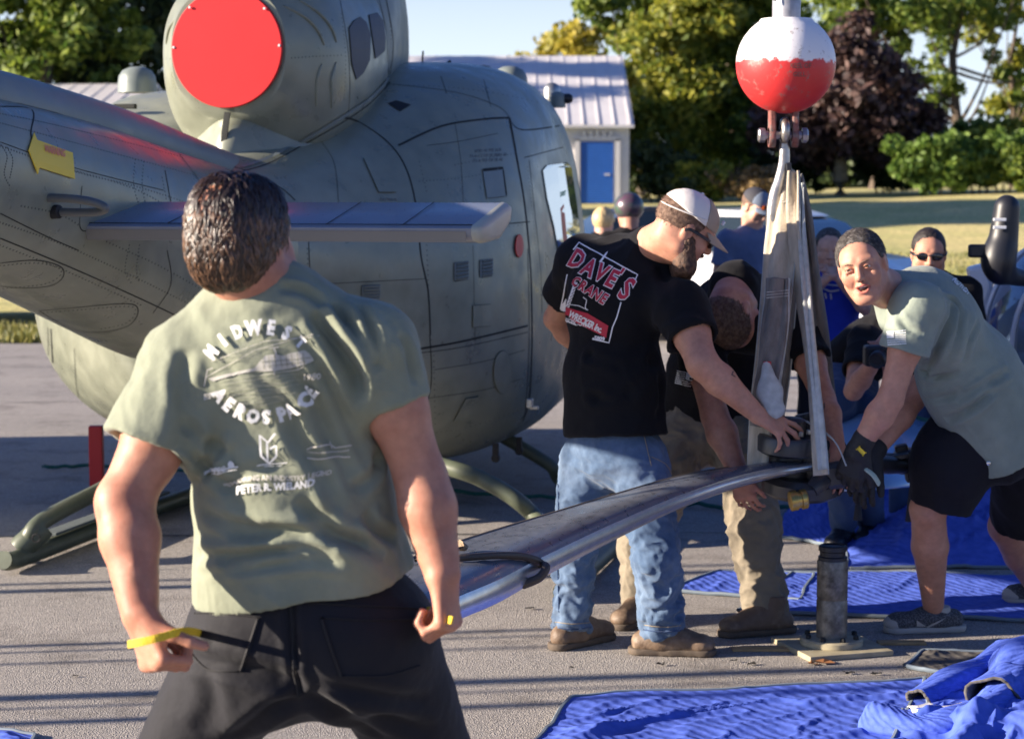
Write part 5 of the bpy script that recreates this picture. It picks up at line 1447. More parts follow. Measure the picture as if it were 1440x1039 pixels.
# chevron emblem and small sponsor marks
em = [line_bm([(366, 611), (368, 640), (379, 650), (389, 640), (390, 626), (380, 631)], 3.0, step=4), line_bm([(366, 611), (376, 620), (377, 648)], 2.8, step=4), line_bm([(388, 609), (377, 622)], 3.0, step=4), line_bm([(362, 653), (405, 649)], 1.6), line_bm([(372, 656), (396, 654)], 1.0)]
drape('print_emblem', em, IDM, BSA, m_white_ink, shirtA, .0048)
sp = [line_bm([(288, 668), (300, 662), (336, 655)], 2.2), line_bm([(300, 666), (334, 659)], 1.0), text_mesh('PPSC', 9, .4, 1, 1)]
for v in sp[2].verts: v.co = Vector((308 + v.co.x, 660 - v.co.y - v.co.x * .2, 0))
bm = poly_bm([(326 + 5 * math.cos(a), 653 + 5 * math.sin(a)) for a in np.linspace(0, 6.28, 13)[:-1]]); sp.append(bm)
sp.append(poly_bm([(287, 664), (297, 660), (300, 664), (290, 670)]))
drape('print_emblem', sp, IDM, BSA, m_white_ink, shirtA, .0048)
sp = [line_bm([(432, 631), (440, 627), (462, 626), (468, 630), (480, 627), (492, 626)], 1.8, step=5), line_bm([(430, 634), (465, 636), (490, 632)], 1.2), line_bm([(461, 620), (464, 632)], 1.6), line_bm([(430, 645), (492, 641)], 1.8)]
drape('print_emblem', sp, IDM, BSA, m_cream_ink, shirtA, .0048)
# trousers
bp = [Ell(peA + upA * .0, (.215, .158, .17), MA, k=.05), Ell(peA - acA * .085 - frA * .05 - UPV * .05, (.115, .11, .12), k=.05), Ell(peA + acA * .085 - frA * .05 - UPV * .05, (.115, .11, .12), k=.05),
      Cap(HLa, KLa, .122, .088, k=.05), Cap(HRa, KRa, .122, .088, k=.05), Cap(KLa, ALa, .088, .075, k=.03, flat=True), Cap(KRa, ARa, .088, .075, k=.03, flat=True), plane_clip(peA + upA * .13, upA)]
VP, FP = sdf_mesh(bp, .0065, it=2); NP = vnormals(VP, FP)
trP = BVHTree.FromPolygons([tuple(v) for v in VP], [tuple(f) for f in FP])
def hp(p):
    loc, n, i, d = trP.ray_cast(Vector((0, 0, CAMZ)), ray(*p).normalized()); return loc if loc is not None else W(p[0], p[1], 3.6)
VP = foldnoise(VP, NP, .003, acA, 9, .3, 12)
for pts, w, d in [([(262, 920), (320, 935), (400, 955), (425, 975)], .016, -.016), ([(290, 935), (300, 990), (280, 1035)], .02, -.008), ([(255, 880), (300, 905), (340, 915)], .012, -.006), ([(425, 985), (380, 1000), (330, 1035)], .016, -.014),
                  ([(430, 975), (470, 1000), (530, 1035)], .018, -.016), ([(440, 960), (520, 975), (600, 985)], .014, -.010), ([(470, 990), (540, 1010), (610, 1030)], .016, -.012), ([(409, 822), (412, 900), (420, 975)], .009, -.010)]:
    VP = crease(VP, NP, [hp(p) for p in pts], w, d)
pantsA = mesh_obj('trousers', VP.astype(np.float32), FP, m_pants_dk, mA)
BPA = bvh_of(pantsA)
m_thread = mat('dark_stitching', (0.008, 0.008, 0.010), 0.8)
def stitch(pix, bvh, par, m=m_thread, w=.0022, name='seam', off=.0018):
    P = catmull([(p[0], p[1], 0) for p in pix], 8) if len(pix) > 2 else [Vector((*pix[0], 0)).lerp(Vector((*pix[1], 0)), i / 20) for i in range(21)]
    S = [hit(bvh, p.x, p.y, off) for p in P]; S = [s[0] for s in S if s]
    if len(S) < 3: return
    bm = bmesh.new(); tube(bm, S, w, 6); bm_obj(name, bm, m, par, smooth=True)
stitch([(405, 812), (409, 860), (412, 930), (420, 978)], BPA, pantsA, w=.0035)
stitch([(411, 815), (414, 860), (416, 930), (424, 975)], BPA, pantsA, w=.0018)
stitch([(275, 862), (300, 862), (350, 866), (364, 869)], BPA, pantsA, w=.0016); stitch([(364, 869), (352, 905), (338, 944)], BPA, pantsA, w=.0035); stitch([(338, 944), (290, 940), (262, 905)], BPA, pantsA, w=.0016)
stitch([(452, 868), (464, 905), (480, 950)], BPA, pantsA, w=.003); stitch([(480, 950), (540, 950), (590, 935)], BPA, pantsA, w=.0016); stitch([(452, 868), (520, 872), (600, 870)], BPA, pantsA, w=.0016)
stitch([(285, 848), (350, 845), (410, 846), (480, 850), (600, 856)], BPA, pantsA, w=.0018)
for a, k_ in ((ALa, 1), (ARa, 2)): shoe(a, (.25, 1), m_blackpl, m_sole, mA, boot=False, name='shoe')
# hair: dense locks combed down from a thin crown, wet looking
def sqn(q, rad, e): return (np.abs(q / rad) ** e).sum(-1) ** (1 / e)
def sqg(q, rad, e):
    g = np.sign(q) * np.abs(q / rad) ** (e - 1) / rad
    return g / (np.linalg.norm(g) + 1e-9)
def hair_mass(h, cc, rad, e, t, m, parent, line, bald=None, vs=.0045, na=.004, ns=55):
    c = v3(h.c); M = h.M; k = h.k; cc = np.array(cc); rad = np.array(rad) + t
    f = lambda P: ((sqn((P - c) @ M / k - cc, rad, e) - 1) * .08 * k)
    p = [Fn(f, tuple(h.L(*cc) - Vector((.16,) * 3)), tuple(h.L(*cc) + Vector((.16,) * 3)), mode='min'), Fn(h.hair_fn(t, line), (-50,) * 3, (50,) * 3)]
    if bald: p.append(h.E(*bald, .01, True))
    V, Fc = sdf_mesh(p, vs, region=(h.L(*cc) - Vector((.16,) * 3), h.L(*cc) + Vector((.16,) * 3)), it=1)
    V = foldnoise(V, vnormals(V, Fc), na, (0, 0, 1), ns, .35, 2); return mesh_obj('hair', V.astype(np.float32), Fc, m, parent)
def locks(h, n, m, parent, seed, cc, rad, e, lenr, sel, name='hair_locks', wid=.0035, grav=1.0, lift=.006, out=0.0):
    rg = np.random.default_rng(seed); V = []; Fc = []
    c = v3(h.c); M = h.M; k = h.k; cc = np.array(cc); rad = np.array(rad); cnt = 0; tries = 0
    while cnt < n and tries < n * 12:
        tries += 1
        d = rg.normal(size=3); d = d / sqn(d, rad, e); p = cc + d
        if not sel(p, rg): continue
        L_ = lenr[0] + (lenr[1] - lenr[0]) * rg.random()
        g = np.array([rg.normal() * .22, -.25 * (1 if p[1] > -.06 else 0) + rg.normal() * .12, -grav])
        nn = sqg(d, rad, e); t = g - nn * (g @ nn) + nn * out; t /= (np.linalg.norm(t) + 1e-6)
        s = np.cross(nn, t); w = wid * (.6 + .8 * rg.random()); b = len(V); ph = rg.random() * 6; cv = rg.normal() * .007
        q = p.copy(); N4 = 5; h0 = lift * rg.random()
        for i in range(N4):
            f = i / (N4 - 1); nn = sqg(q - cc, rad, e)
            ww = w * (1 - f) ** .6 * (1 if i else .7) + .0002
            off = s * (cv * f + .002 * math.sin(ph + f * 4)) + nn * (.001 + h0 * (.35 + math.sin(f * 2.4) * .6) + out * L_ * f * .7)
            for sg in (-1, 0, 1): V.append(c + M @ ((q + off + s * ww * sg + nn * (w * .6 if sg == 0 else 0)) * k))
            t2 = g - nn * (g @ nn); t2 /= (np.linalg.norm(t2) + 1e-6); q = q + t2 * L_ / (N4 - 1) * (1 - out * .6)
            q = cc + (q - cc) / max(sqn(q - cc, rad, e), 1e-3)
        for i in range(N4 - 1):
            for j in (0, 1): Fc.append((b + i * 3 + j, b + i * 3 + j + 1, b + i * 3 + j + 4, b + i * 3 + j + 3))
        cnt += 1
    o = mesh_obj(name, np.array(V, dtype=np.float32), np.array(Fc, dtype=np.int32), m, parent); o['kind'] = 'stuff'; return o
HCC, HRD, HEX = (0, -.018, .014), (.0775, .094, .108), 2.7
hair_mass(hA, HCC, HRD, HEX, 0, m_hair_br, mA, [(-.14, -.105), (-.06, -.098), (-.035, -.05), (-.01, .012), (.03, .03), (.06, .062), (.10, .078)], bald=((-.016, -.098, .092), (.026, .022, .024)))
def selA(p, rg):
    z_ = np.interp(p[1], [-.14, -.06, -.03, .0, .02, .06, .10], [-.09, -.085, -.03, .0, .02, .07, .09])
    if p[2] < z_: return False
    dd = ((p[0] + .016) / .036) ** 2 + ((p[1] + .098) / .036) ** 2 + ((p[2] - .092) / .028) ** 2
    return not (dd < 1.1 and rg.random() < .72)
locks(hA, 3600, m_hair_br, mA, 5, HCC, HRD, HEX, (.022, .05), selA, wid=.0021, lift=.010)
locks(hA, 2200, m_hair_br2, mA, 6, HCC, HRD, HEX, (.018, .04), lambda p, rg: selA(p, rg) and p[2] < .055, wid=.0020, lift=.011)
def short_hair(h, m, parent, seed, line, n=2600, bald=None):
    ys = [a for a, b in line]; zs = [b for a, b in line]
    def sel(p, rg):
        if p[2] < np.interp(p[1], ys, zs) + .004: return False
        return not (bald and sum(((p[i] - bald[0][i]) / bald[1][i]) ** 2 for i in range(3)) < 1)
    return locks(h, n, m, parent, seed, (0, -.018, .036), (.0785, .0985, .0895), 2.0, (.008, .014), sel, wid=.0011, lift=.003, out=.6)
# beard edge
V, Fc = sdf_mesh([hA.C((.058, .02, -.04), (.05, .055, -.09), .026, .028), hA.C((-.058, .02, -.04), (-.05, .055, -.09), .026, .028), hA.C((.05, .055, -.09), (-.05, .055, -.09), .028, .028, k=.02), hA.E((0, .075, -.105), (.04, .03, .035), .02)], .005)
V = foldnoise(V, vnormals(V, Fc), .004, UPV, 60, .4, 7); mesh_obj('beard', V.astype(np.float32), Fc, m_beard, mA)
# yellow strap in his fists, going round in front of him
m_strap = mat('yellow_webbing', (0.72, 0.50, 0.02), 0.7, bump=.5, bscale=500, bdist=.002)
fistL = WLa + Vector((.035, .02, -.065)); fistR = WRa + Vector((-.01, .03, -.085))
bm = bmesh.new()
ribbon(bm, catmull([W(180, 906, 3.43), W(205, 901, 3.42), W(232, 894, 3.43), W(264, 887, 3.50), W(330, 890, 3.96), Vector((-.38, 4.02, .93)), W(540, 862, 4.02), W(606, 858, 3.66), W(620, 868, 3.58), W(636, 872, 3.54)], 6), .014, .003, UPV + Vector((.2, .3, 0)))
tag(bm_obj('strap', bm, m_strap), 'yellow webbing strap held in both fists of the green shirted man in the foreground', 'strap')
# ================================================================== MAN IN BLACK TEE AND CAP (back turned, reaching to the hub)
mB = empty('person', (W(860, 900, 7.32).x, 7.32, 0), 'man in black T-shirt with red back print, tan cap and jeans, reaching over the hub', 'person')
hB = Head(W(962, 322, 7.22), (.80, .18, -.50), (.55, -.05, .85), 1.06)
neckB = W(908, 350, 7.36)
SLb, ELb, WLb = W(815, 372, 7.62), W(781, 448, 7.85), W(830, 505, 8.0)
SRb, ERb, WRb = W(958, 432, 7.18), W(988, 512, 7.02), W(1064, 582, 7.06)
chB, beB, peB = W(866, 430, 7.42), W(862, 535, 7.42), W(862, 630, 7.40)
def basis(sl, sr, nk, pe):
    ac = (Vector(sr) - Vector(sl)).normalized(); up = (Vector(nk) - Vector(pe)).normalized(); fr = up.cross(ac).normalized(); ac = fr.cross(up) * 1
    return ac, fr, up, np.array([[ac[i], fr[i], up[i]] for i in range(3)], dtype=np.float32)
acB, frB, upB, MB_ = basis(SLb, SRb, neckB, peB)
sk = hB.skull(fat=.006) + neck_prims(hB, neckB, .068)
sk += [Ell(chB, (.17, .11, .18), MB_, k=.05), Ell(beB, (.155, .12, .17), MB_, k=.05), Ell(peB, (.16, .12, .13), MB_, k=.05)]
sk += arm_prims(SLb, ELb, WLb, .055, .048, .050, .032) + arm_prims(SRb, ERb, WRb, .066, .060, .056, .033)
sk += hand(WLb, (WLb - ELb), UPV, acB, curl=(.4, .4, .3))
sk += hand(WRb, Vector((.88, .0, -.48)), (.35, -.62, .70), (-.1, .75, .6), per=[(.1, .35, .25), (.22, .45, .3), (.50, .50, .3), (.8, .5, .3)], spread=.24, thumb=(.9, .3), s=1.08, tcurl=.3)
HLb, HRb = W(826, 650, 7.46), W(900, 650, 7.32)
KLb, KRb = W(806, 775, 7.42), W(924, 785, 7.24)
ALb, ARb = W(804, 886, 7.40), W(932, 890, 7.28)
sk += leg_prims(HLb, KLb, ALb) + leg_prims(HRb, KRb, ARb)
skin_obj(sk, .010, m_skin1, mB, fine=[boxaround(WRb + Vector((.08, 0, -.05)), .15), boxaround(hB.c, .15)], hf=.0038)
tp = [Ell(chB, (.225, .150, .225), MB_, k=.06), Ell(beB, (.205, .160, .20), MB_, k=.07), Cap(beB, peB + upB * .05, .205, .222, k=.05, fl=(frB, .76), flat=True),
      Cap(SLb, SRb, .088, k=.06), Cap(SLb + upB * .045 + acB * .03, neckB - upB * .02, .070, .075, k=.06), Cap(neckB - upB * .08, neckB + upB * .0 + acB * .03, .115, .085, k=.07, fl=(frB, .9))]
a1, s1 = sleeve(SLb, ELb, .58, .088, .092, .064); a2, s2 = sleeve(SRb, ERb, .55, .092, .098, .078)
tp += a1 + a2 + s1 + s2
VB_, FB_ = sdf_mesh(tp, .0065, it=2); NB_ = vnormals(VB_, FB_)
trB = BVHTree.FromPolygons([tuple(v) for v in VB_], [tuple(f) for f in FB_])
def hpx(tr, p, d):
    loc, n, i, q = tr.ray_cast(Vector((0, 0, CAMZ)), ray(*p).normalized()); return loc if loc is not None else W(p[0], p[1], d)
VB_ = foldnoise(VB_, NB_, .009, upB + acB * .8, 8, .3, 21)
for pts, w, d in [([(940, 470), (915, 510), (880, 560)], .02, -.018), ([(950, 420), (930, 470), (925, 520)], .02, -.016), ([(780, 480), (830, 500), (880, 520)], .018, -.012), ([(775, 540), (840, 560), (920, 560)], .018, -.012), ([(935, 500), (930, 550), (925, 590)], .018, -.014), ([(900, 345), (930, 380), (945, 420)], .02, -.012)]:
    VB_ = crease(VB_, NB_, [hpx(trB, p, 7.2) for p in pts], w, d)
shirtB = mesh_obj('shirt', VB_.astype(np.float32), FB_, m_tee_black, mB)
bm = bmesh.new(); c0 = neckB + upB * .005 + acB * .025
tube(bm, [c0 + acB * (.080 * math.cos(a)) + frB * (.070 * math.sin(a)) - upB * (.03 * math.sin(a) + .02 * math.cos(a)) for a in np.linspace(0, 2 * math.pi, 33)], .007, 8, cap=False); bm_obj('collar', bm, m_tee_black, shirtB, smooth=True)
BSB = bvh_of(shirtB)
m_inkred = mat('crimson_ink', (0.48, 0.012, 0.045), 0.6); m_inkw = mat('bright_white_ink', (0.80, 0.78, 0.80), 0.6)
def rotmap(cx, cy, deg, sx=1.0, sh=0.0):
    c, s = math.cos(R(deg)), math.sin(R(deg))
    return lambda x, y: (cx + (x * sx + y * sh) * c + y * s * 1.0, cy + (x * sx + y * sh) * s - y * c)
def outlined(txt, size, bold, cx, cy, deg, sx, sh, m1, m2, ow):
    drape('print_outline', [text_mesh(txt, size, bold + ow, 1.08, 1)], rotmap(cx, cy, deg, sx, sh), BSB, m1, shirtB, .003)
    drape('print_lettering', [text_mesh(txt, size, bold, 1.08, 1)], rotmap(cx, cy, deg, sx, sh), BSB, m2, shirtB, .0048)
for ch, x, y, s in (('D', 812, 366, 36), ('A', 829, 378, 34), ('V', 846, 385, 34), ('E', 861, 393, 35), ("'", 872, 388, 26), ('S', 881, 408, 44)):
    outlined(ch, s, 1.2, x, y, 24, .70, .12, m_inkw, m_inkred, 1.5)
for i, ch in enumerate('CRANE'): outlined(ch, 19 + i * .6, .7, 811 + i * 9.6, 397 + i * 5.9, 30, .72, .1, m_inkw, m_inkred, .9)
for q_ in ([(807, 352), (815, 342), (897, 387), (893, 396)], [(799, 386), (795, 405), (790, 428), (786, 446), (798, 451), (812, 457)], [(874, 425), (868, 446), (862, 460), (857, 482), (834, 477)]): drape('print_frame', [line_bm(q_, 1.7, step=6)], IDM, BSB, m_inkw, shirtB, .004)
bar = poly_bm([(797, 432), (828, 441), (856, 458), (853, 475), (826, 461), (795, 446)], 2); drape('print_banner', [bar], IDM, BSB, m_inkred, shirtB, .003)
drape('print_lettering', [text_mesh('WRECKER Inc.', 13, .5, .95, 1)], rotmap(825, 453, 27, .66), BSB, m_inkw, shirtB, .0048)
drape('print_lettering', [text_mesh('MARION, IOWA', 8, .25, 1, 1)], rotmap(808, 453, 15, .8), BSB, m_inkw, shirtB, .003)
drape('print_lettering', [text_mesh('-5809', 8, .4, 1, 1)], rotmap(843, 476, 8, .9), BSB, m_inkw, shirtB, .0048)
for a_ in [[poly_bm([(843, 369), (852, 357), (856, 354), (853, 360), (846, 370)], 1), line_bm([(799, 432), (806, 412), (811, 397)], 5, step=5), poly_bm([(787, 443), (790, 428), (797, 420), (801, 430), (794, 446)], 1), line_bm([(821, 418), (826, 422), (824, 432), (826, 436)], 1.2, step=3), line_bm([(801, 428), (815, 430), (828, 436)], 1, step=5)]]:
    for b_ in a_: drape('print_crane_drawing', [b_], IDM, BSB, m_inkw, shirtB, .0036)
drape('print_crane_lattice', [line_bm([(798 + i * 1.8, 432 - i * 4.6), (803 + i * 1.8, 428 - i * 4.6)], .8, step=3) for i in range(7)], IDM, BSB, m_tee_black, shirtB, .005)
# jeans
bp = [Ell(peB, (.190, .150, .16), MB_, k=.05), Cap(HLb, KLb, .106, .078, k=.04), Cap(HRb, KRb, .110, .084, k=.04), Cap(KLb, ALb, .078, .070, k=.03, flat=True), Cap(KRb, ARb, .084, .078, k=.03, flat=True)]
V, Fc = sdf_mesh(bp, .0062, it=2); N_ = vnormals(V, Fc)
msk = 0.35 + 0.9 * np.clip((0.75 - V[:, 2]) / 0.5, 0, 1)
V = foldnoise(V, N_, .015, Vector((1, 0, .15)), 15, .35, 31, mask=msk)
V = foldnoise(V, vnormals(V, Fc), .008, Vector((1, 0, -.4)), 27, .4, 32, mask=msk)
jB = mesh_obj('jeans', V.astype(np.float32), Fc, m_jeans, mB); BJB = bvh_of(jB)
m_jst = mat('tan_topstitch', (0.30, 0.24, 0.16), .8)
stitch([(905, 610), (912, 640), (916, 655)], BJB, jB, m=m_jst, w=.0016); stitch([(915, 642), (935, 652), (945, 668)], BJB, jB, m=m_jst, w=.0016); stitch([(782, 640), (786, 700), (784, 760), (786, 860)], BJB, jB, m=m_jeans_dk, w=.0022)
for y_, a_ in ((874, 806), (878, 932)):
    stitch([(a_ - 27, y_), (a_, y_ + 3), (a_ + 25, y_ + 1)], BJB, jB, m=m_jst, w=.0015)
    stitch([(a_ - 27, y_ + 7), (a_, y_ + 10), (a_ + 25, y_ + 8)], BJB, jB, m=m_jeans_dk, w=.0025)
shoe((ALb.x - .0, ALb.y), (.72, .68), m_leather, m_sole, mB, seedn=2); shoe((ARb.x - .02, ARb.y), (1, -.1), m_leather, m_sole, mB, seedn=3)
hair_shell(hB, .004, m_hair_bz, mB, [(-.14, -.07), (-.06, -.065), (-.02, -.02), (.0, .0), (.03, .0), (.06, .06), (.10, .09)], vs=.005, noise_amp=.001)
short_hair(hB, m_hair_bz, mB, 36, [(-.14, -.07), (-.06, -.065), (-.02, -.02), (.0, .0), (.03, .0), (.06, .06), (.10, .09)], 1600)
V, Fc = sdf_mesh([hB.C((.062, .02, -.03), (.05, .055, -.10), .026, .034), hB.C((-.062, .02, -.03), (-.05, .055, -.10), .026, .034), hB.C((.045, .06, -.10), (-.045, .06, -.10), .036, .036, k=.03), hB.E((0, .08, -.125), (.045, .035, .045), .03), hB.C((-.02, .1, -.045), (.02, .1, -.045), .008), hB.E((0, .115, -.058), (.025, .02, .006), .004, True)], .005)
V = foldnoise(V, vnormals(V, Fc), .005, UPV, 55, .4, 9); mesh_obj('beard', V.astype(np.float32), Fc, m_beard, mB)
m_capw = mat('white_mesh_fabric', (0.70, 0.66, 0.62), 0.8, bump=.6, bscale=350, bdist=.002); m_captan = mat('tan_cap_fabric', (0.36, 0.28, 0.21), 0.85, bump=.3, bscale=500, bdist=.001)
crB = cap_hat(hB, m_capw, m_captan, m_captan, mB, tilt=.12, vs=.004)
bm = bmesh.new(); tube(bm, [hB.L(.086 * math.sin(a), -.012 - .103 * math.cos(a), .060 - .012 * math.cos(a) - .01 * math.cos(a)) for a in np.linspace(-1.9, 1.9, 21)], .006, 8, flat=.5); bm_obj('cap_strap', bm, m_capw, crB, smooth=True)
bm = bmesh.new(); box(bm, hB.L(.045, .092, .088), (.028, .006, .016), (hB.r, hB.f, hB.u), .003); bm_obj('cap_logo', bm, m_inkw, crB)
sunglasses(hB, mB)
# tattoo on the forearm
def tattoo(bvo, strokes, par, off=.0012):
    drape('tattoo', [line_bm(s, w, step=3) for s, w in strokes], IDM, bvh_of(bvo), mat('tattoo_ink', (0.10, 0.065, 0.06), .6) if 'tattoo_ink' not in MATS else MATS['tattoo_ink'], par, off)
bB = [c for c in mB.children if c.name.startswith('body')][0]
tattoo(bB, [([(1029, 517), (1031, 522), (1029, 527), (1034, 530), (1036, 525)], 2.6), ([(1037, 531), (1041, 536), (1046, 540), (1050, 546)], 3.2), ([(1040, 530), (1046, 536), (1052, 543), (1057, 550)], 1.2), ([(1050, 547), (1054, 551), (1058, 551)], 2)], bB)

# ================================================================== MAN BENT OVER THE HUB (head down, facing the camera)
mC = empty('person', (W(985, 890, 7.75).x, 7.75, 0), 'man in black T-shirt and khaki trousers bent over the hub with his head down', 'person')
hC = Head(W(1028, 446, 7.58), (.70, .40, -.55), (-.12, -.62, -.78), 1.08)
neckC = W(1034, 402, 7.74)
SLc, ELc, WLc = W(1125, 470, 7.62), W(1158, 560, 7.42), W(1176, 632, 7.22)      # his left arm, image right
SRc, ERc, WRc = W(978, 462, 7.62), W(1005, 585, 7.46), W(1038, 664, 7.34)       # his right arm, image left
chC, beC, peC = W(1040, 452, 7.98), W(1012, 520, 8.10), W(995, 600, 8.12)
acC, frC, upC, MC_ = basis(SRc, SLc, neckC, peC)
sk = hC.skull(fat=.004) + neck_prims(hC, neckC, .066)
sk += [Ell(chC, (.18, .12, .18), MC_, k=.05), Ell(beC, (.16, .13, .17), MC_, k=.05), Ell(peC, (.17, .13, .13), MC_, k=.05), Cap(SLc, SRc, .06, k=.04)]
sk += arm_prims(SLc, ELc, WLc, .056, .046, .050, .035) + arm_prims(SRc, ERc, WRc, .062, .054, .058, .036)
sk += hand(WLc, (WLc - ELc), (.3, -.9, .2), (-1, 0, 0), curl=(.5, .5, .4)) + hand(WRc, Vector((.25, -.1, -1)), (-.5, -.8, 0), (1, -.1, 0), curl=(.5, .6, .4), s=1.02)
HLc, HRc = W(1048, 625, 8.02), W(948, 625, 8.08)
KLc, KRc = W(1060, 740, 7.72), W(905, 770, 7.85)
ALc, ARc = W(1078, 862, 7.66), W(905, 862, 7.84)
sk += leg_prims(HLc, KLc, ALc) + leg_prims(HRc, KRc, ARc)
bC = skin_obj(sk, .010, m_skin2, mC, fine=[boxaround(hC.c, .16)], hf=.0045)
tp = [Ell(chC, (.235, .155, .22), MC_, k=.06), Ell(beC, (.20, .17, .20), MC_, k=.07), Cap(beC, peC - upC * .10, .20, .215, k=.05, fl=(frC, .8), flat=True), Cap(SLc, SRc, .085, k=.06), Cap(neckC, chC, .10, .12, k=.06)]
a1, s1 = sleeve(SLc, ELc, .42, .084, .086, .066); a2, s2 = sleeve(SRc, ERc, .60, .088, .094, .070)
tp += a1 + a2 + s1 + s2
shirtC = cloth_obj('shirt', tp, .0075, m_tee_black, mC, post=lambda V, N_: foldnoise(V, N_, .010, upC + acC * .4, 8, .3, 41))
def flag(bvo, cx, cy, w, h, deg, par, m=None, skew=0.0, off=.003, flip=False):
    c, s = math.cos(R(deg)), math.sin(R(deg)); b = bvh_of(bvo); fl = -1 if flip else 1
    def mp(x, y): return (cx + x * w * c * fl - y * h * s + y * skew, cy + x * w * s * fl + y * h * c)
    bms = [line_bm([(-.5 + (.42 if i < 4 else 0), -.5 + i / 6), (.5, -.5 + i / 6)], .075, step=.12) for i in range(7)] + [poly_bm([(-.5, -.54), (-.12, -.54), (-.12, .02), (-.5, .02)], 1)]
    drape('sleeve_flag_print', bms, mp, b, m or m_white_ink, par, off)
flag(shirtC, 962, 532, 22, 17, 12, shirtC, flip=True)
bp = [Ell(peC, (.20, .165, .16), MC_, k=.05), Cap(HLc, KLc, .125, .098, k=.05), Cap(HRc, KRc, .125, .095, k=.05), Cap(KLc, ALc, .096, .088, k=.03, flat=True), Cap(KRc, ARc, .092, .080, k=.03, flat=True)]
V, Fc = sdf_mesh(bp, .007, it=2); V = foldnoise(V, vnormals(V, Fc), .015, Vector((1, 0, .35)), 12, .4, 43); V = foldnoise(V, vnormals(V, Fc), .008, Vector((1, 0, -.2)), 24, .4, 45)
mesh_obj('trousers', V.astype(np.float32), Fc, m_khaki, mC)
shoe((W(1085, 885, 7.58).x, 7.62), (-.95, -.30), m_leather, m_sole, mC, seedn=5); shoe((W(905, 880, 7.80).x, 7.84), (-.55, -.85), m_leather, m_sole, mC, seedn=6)
hair_shell(hC, .004, m_hair_bz, mC, HL_FULL, vs=.005, noise_amp=.0015)
short_hair(hC, m_hair_bz, mC, 35, HL_FULL, 2600)
tattoo(bC, [([(1152, 566), (1156, 572), (1160, 568), (1157, 576)], 4.0), ([(1154, 580), (1159, 578)], 1.5)], bC)
V, Fc = sdf_mesh(hand(WLc - (WLc - ELc).normalized() * .03, (WLc - ELc) + Vector((.0, -.02, -.06)), (.2, -.9, .3), (-1, 0, 0), curl=(.5, .6, .5), s=1.15, thick=.003), .005, it=1); mesh_obj('glove', V, Fc, m_glove, mC)

# ================================================================== MAN IN GREY GREEN TEE LEANING IN FROM THE RIGHT
mD = empty('person', (W(1330, 880, 7.62).x, 7.62, 0), 'man in grey green T-shirt and black shorts leaning in from the right, mouth open', 'person')
hD = Head(W(1213, 375, 6.98), (-.30, -.94, -.10), (-.26, .0, .97), 1.03)
neckD = W(1258, 412, 7.12)
SRd, ERd, WRd = W(1290, 432, 6.98), W(1252, 562, 6.96), W(1208, 628, 7.00)       # image-left arm
SLd, ELd, WLd = W(1345, 470, 7.42), W(1285, 560, 7.45), W(1225, 640, 7.30)
chD, beD, peD = W(1318, 450, 7.22), W(1366, 530, 7.32), W(1405, 610, 7.42)
acD, frD, upD, MD_ = basis(SRd, SLd, neckD, peD)
sk = hD.skull(mouth_open=.010, fat=-.002) + [hD.C((q * .019, .100, -.030), (q * .034, .082, -.062), .0035, .003, k=.010, sub=True) for q in (-1, 1)] + [hD.C((q * .020, .094, -.004), (q * .040, .086, -.008), .0025, .002, k=.008, sub=True) for q in (-1, 1)] + neck_prims(hD, neckD, .066)
sk += [Ell(chD, (.17, .12, .18), MD_, k=.05), Ell(beD, (.165, .14, .18), MD_, k=.05), Ell(peD, (.17, .13, .14), MD_, k=.05)]
sk += arm_prims(SRd, ERd, WRd, .054, .048, .051, .034) + arm_prims(SLd, ELd, WLd, .055, .048, .050, .032)
HRd, HLd = W(1345, 640, 7.38), W(1450, 640, 7.55)
KRd, KLd = W(1305, 715, 7.40), W(1415, 740, 7.95)
ARd, ALd = W(1313, 862, 7.66), W(1475, 850, 8.20)
sk += leg_prims(HRd, KRd, ARd, .095, .068, .068, .038) + leg_prims(HLd, KLd, ALd, .10, .072, .070, .042)
bD = skin_obj(sk, .010, m_skin1, mD, fine=[boxaround(hD.c, .165)], hf=.0032)
for q, lk in ((-1, (.15, -.05)), (1, (.15, -.05))): eye_obj(hD, q, mD, lk)
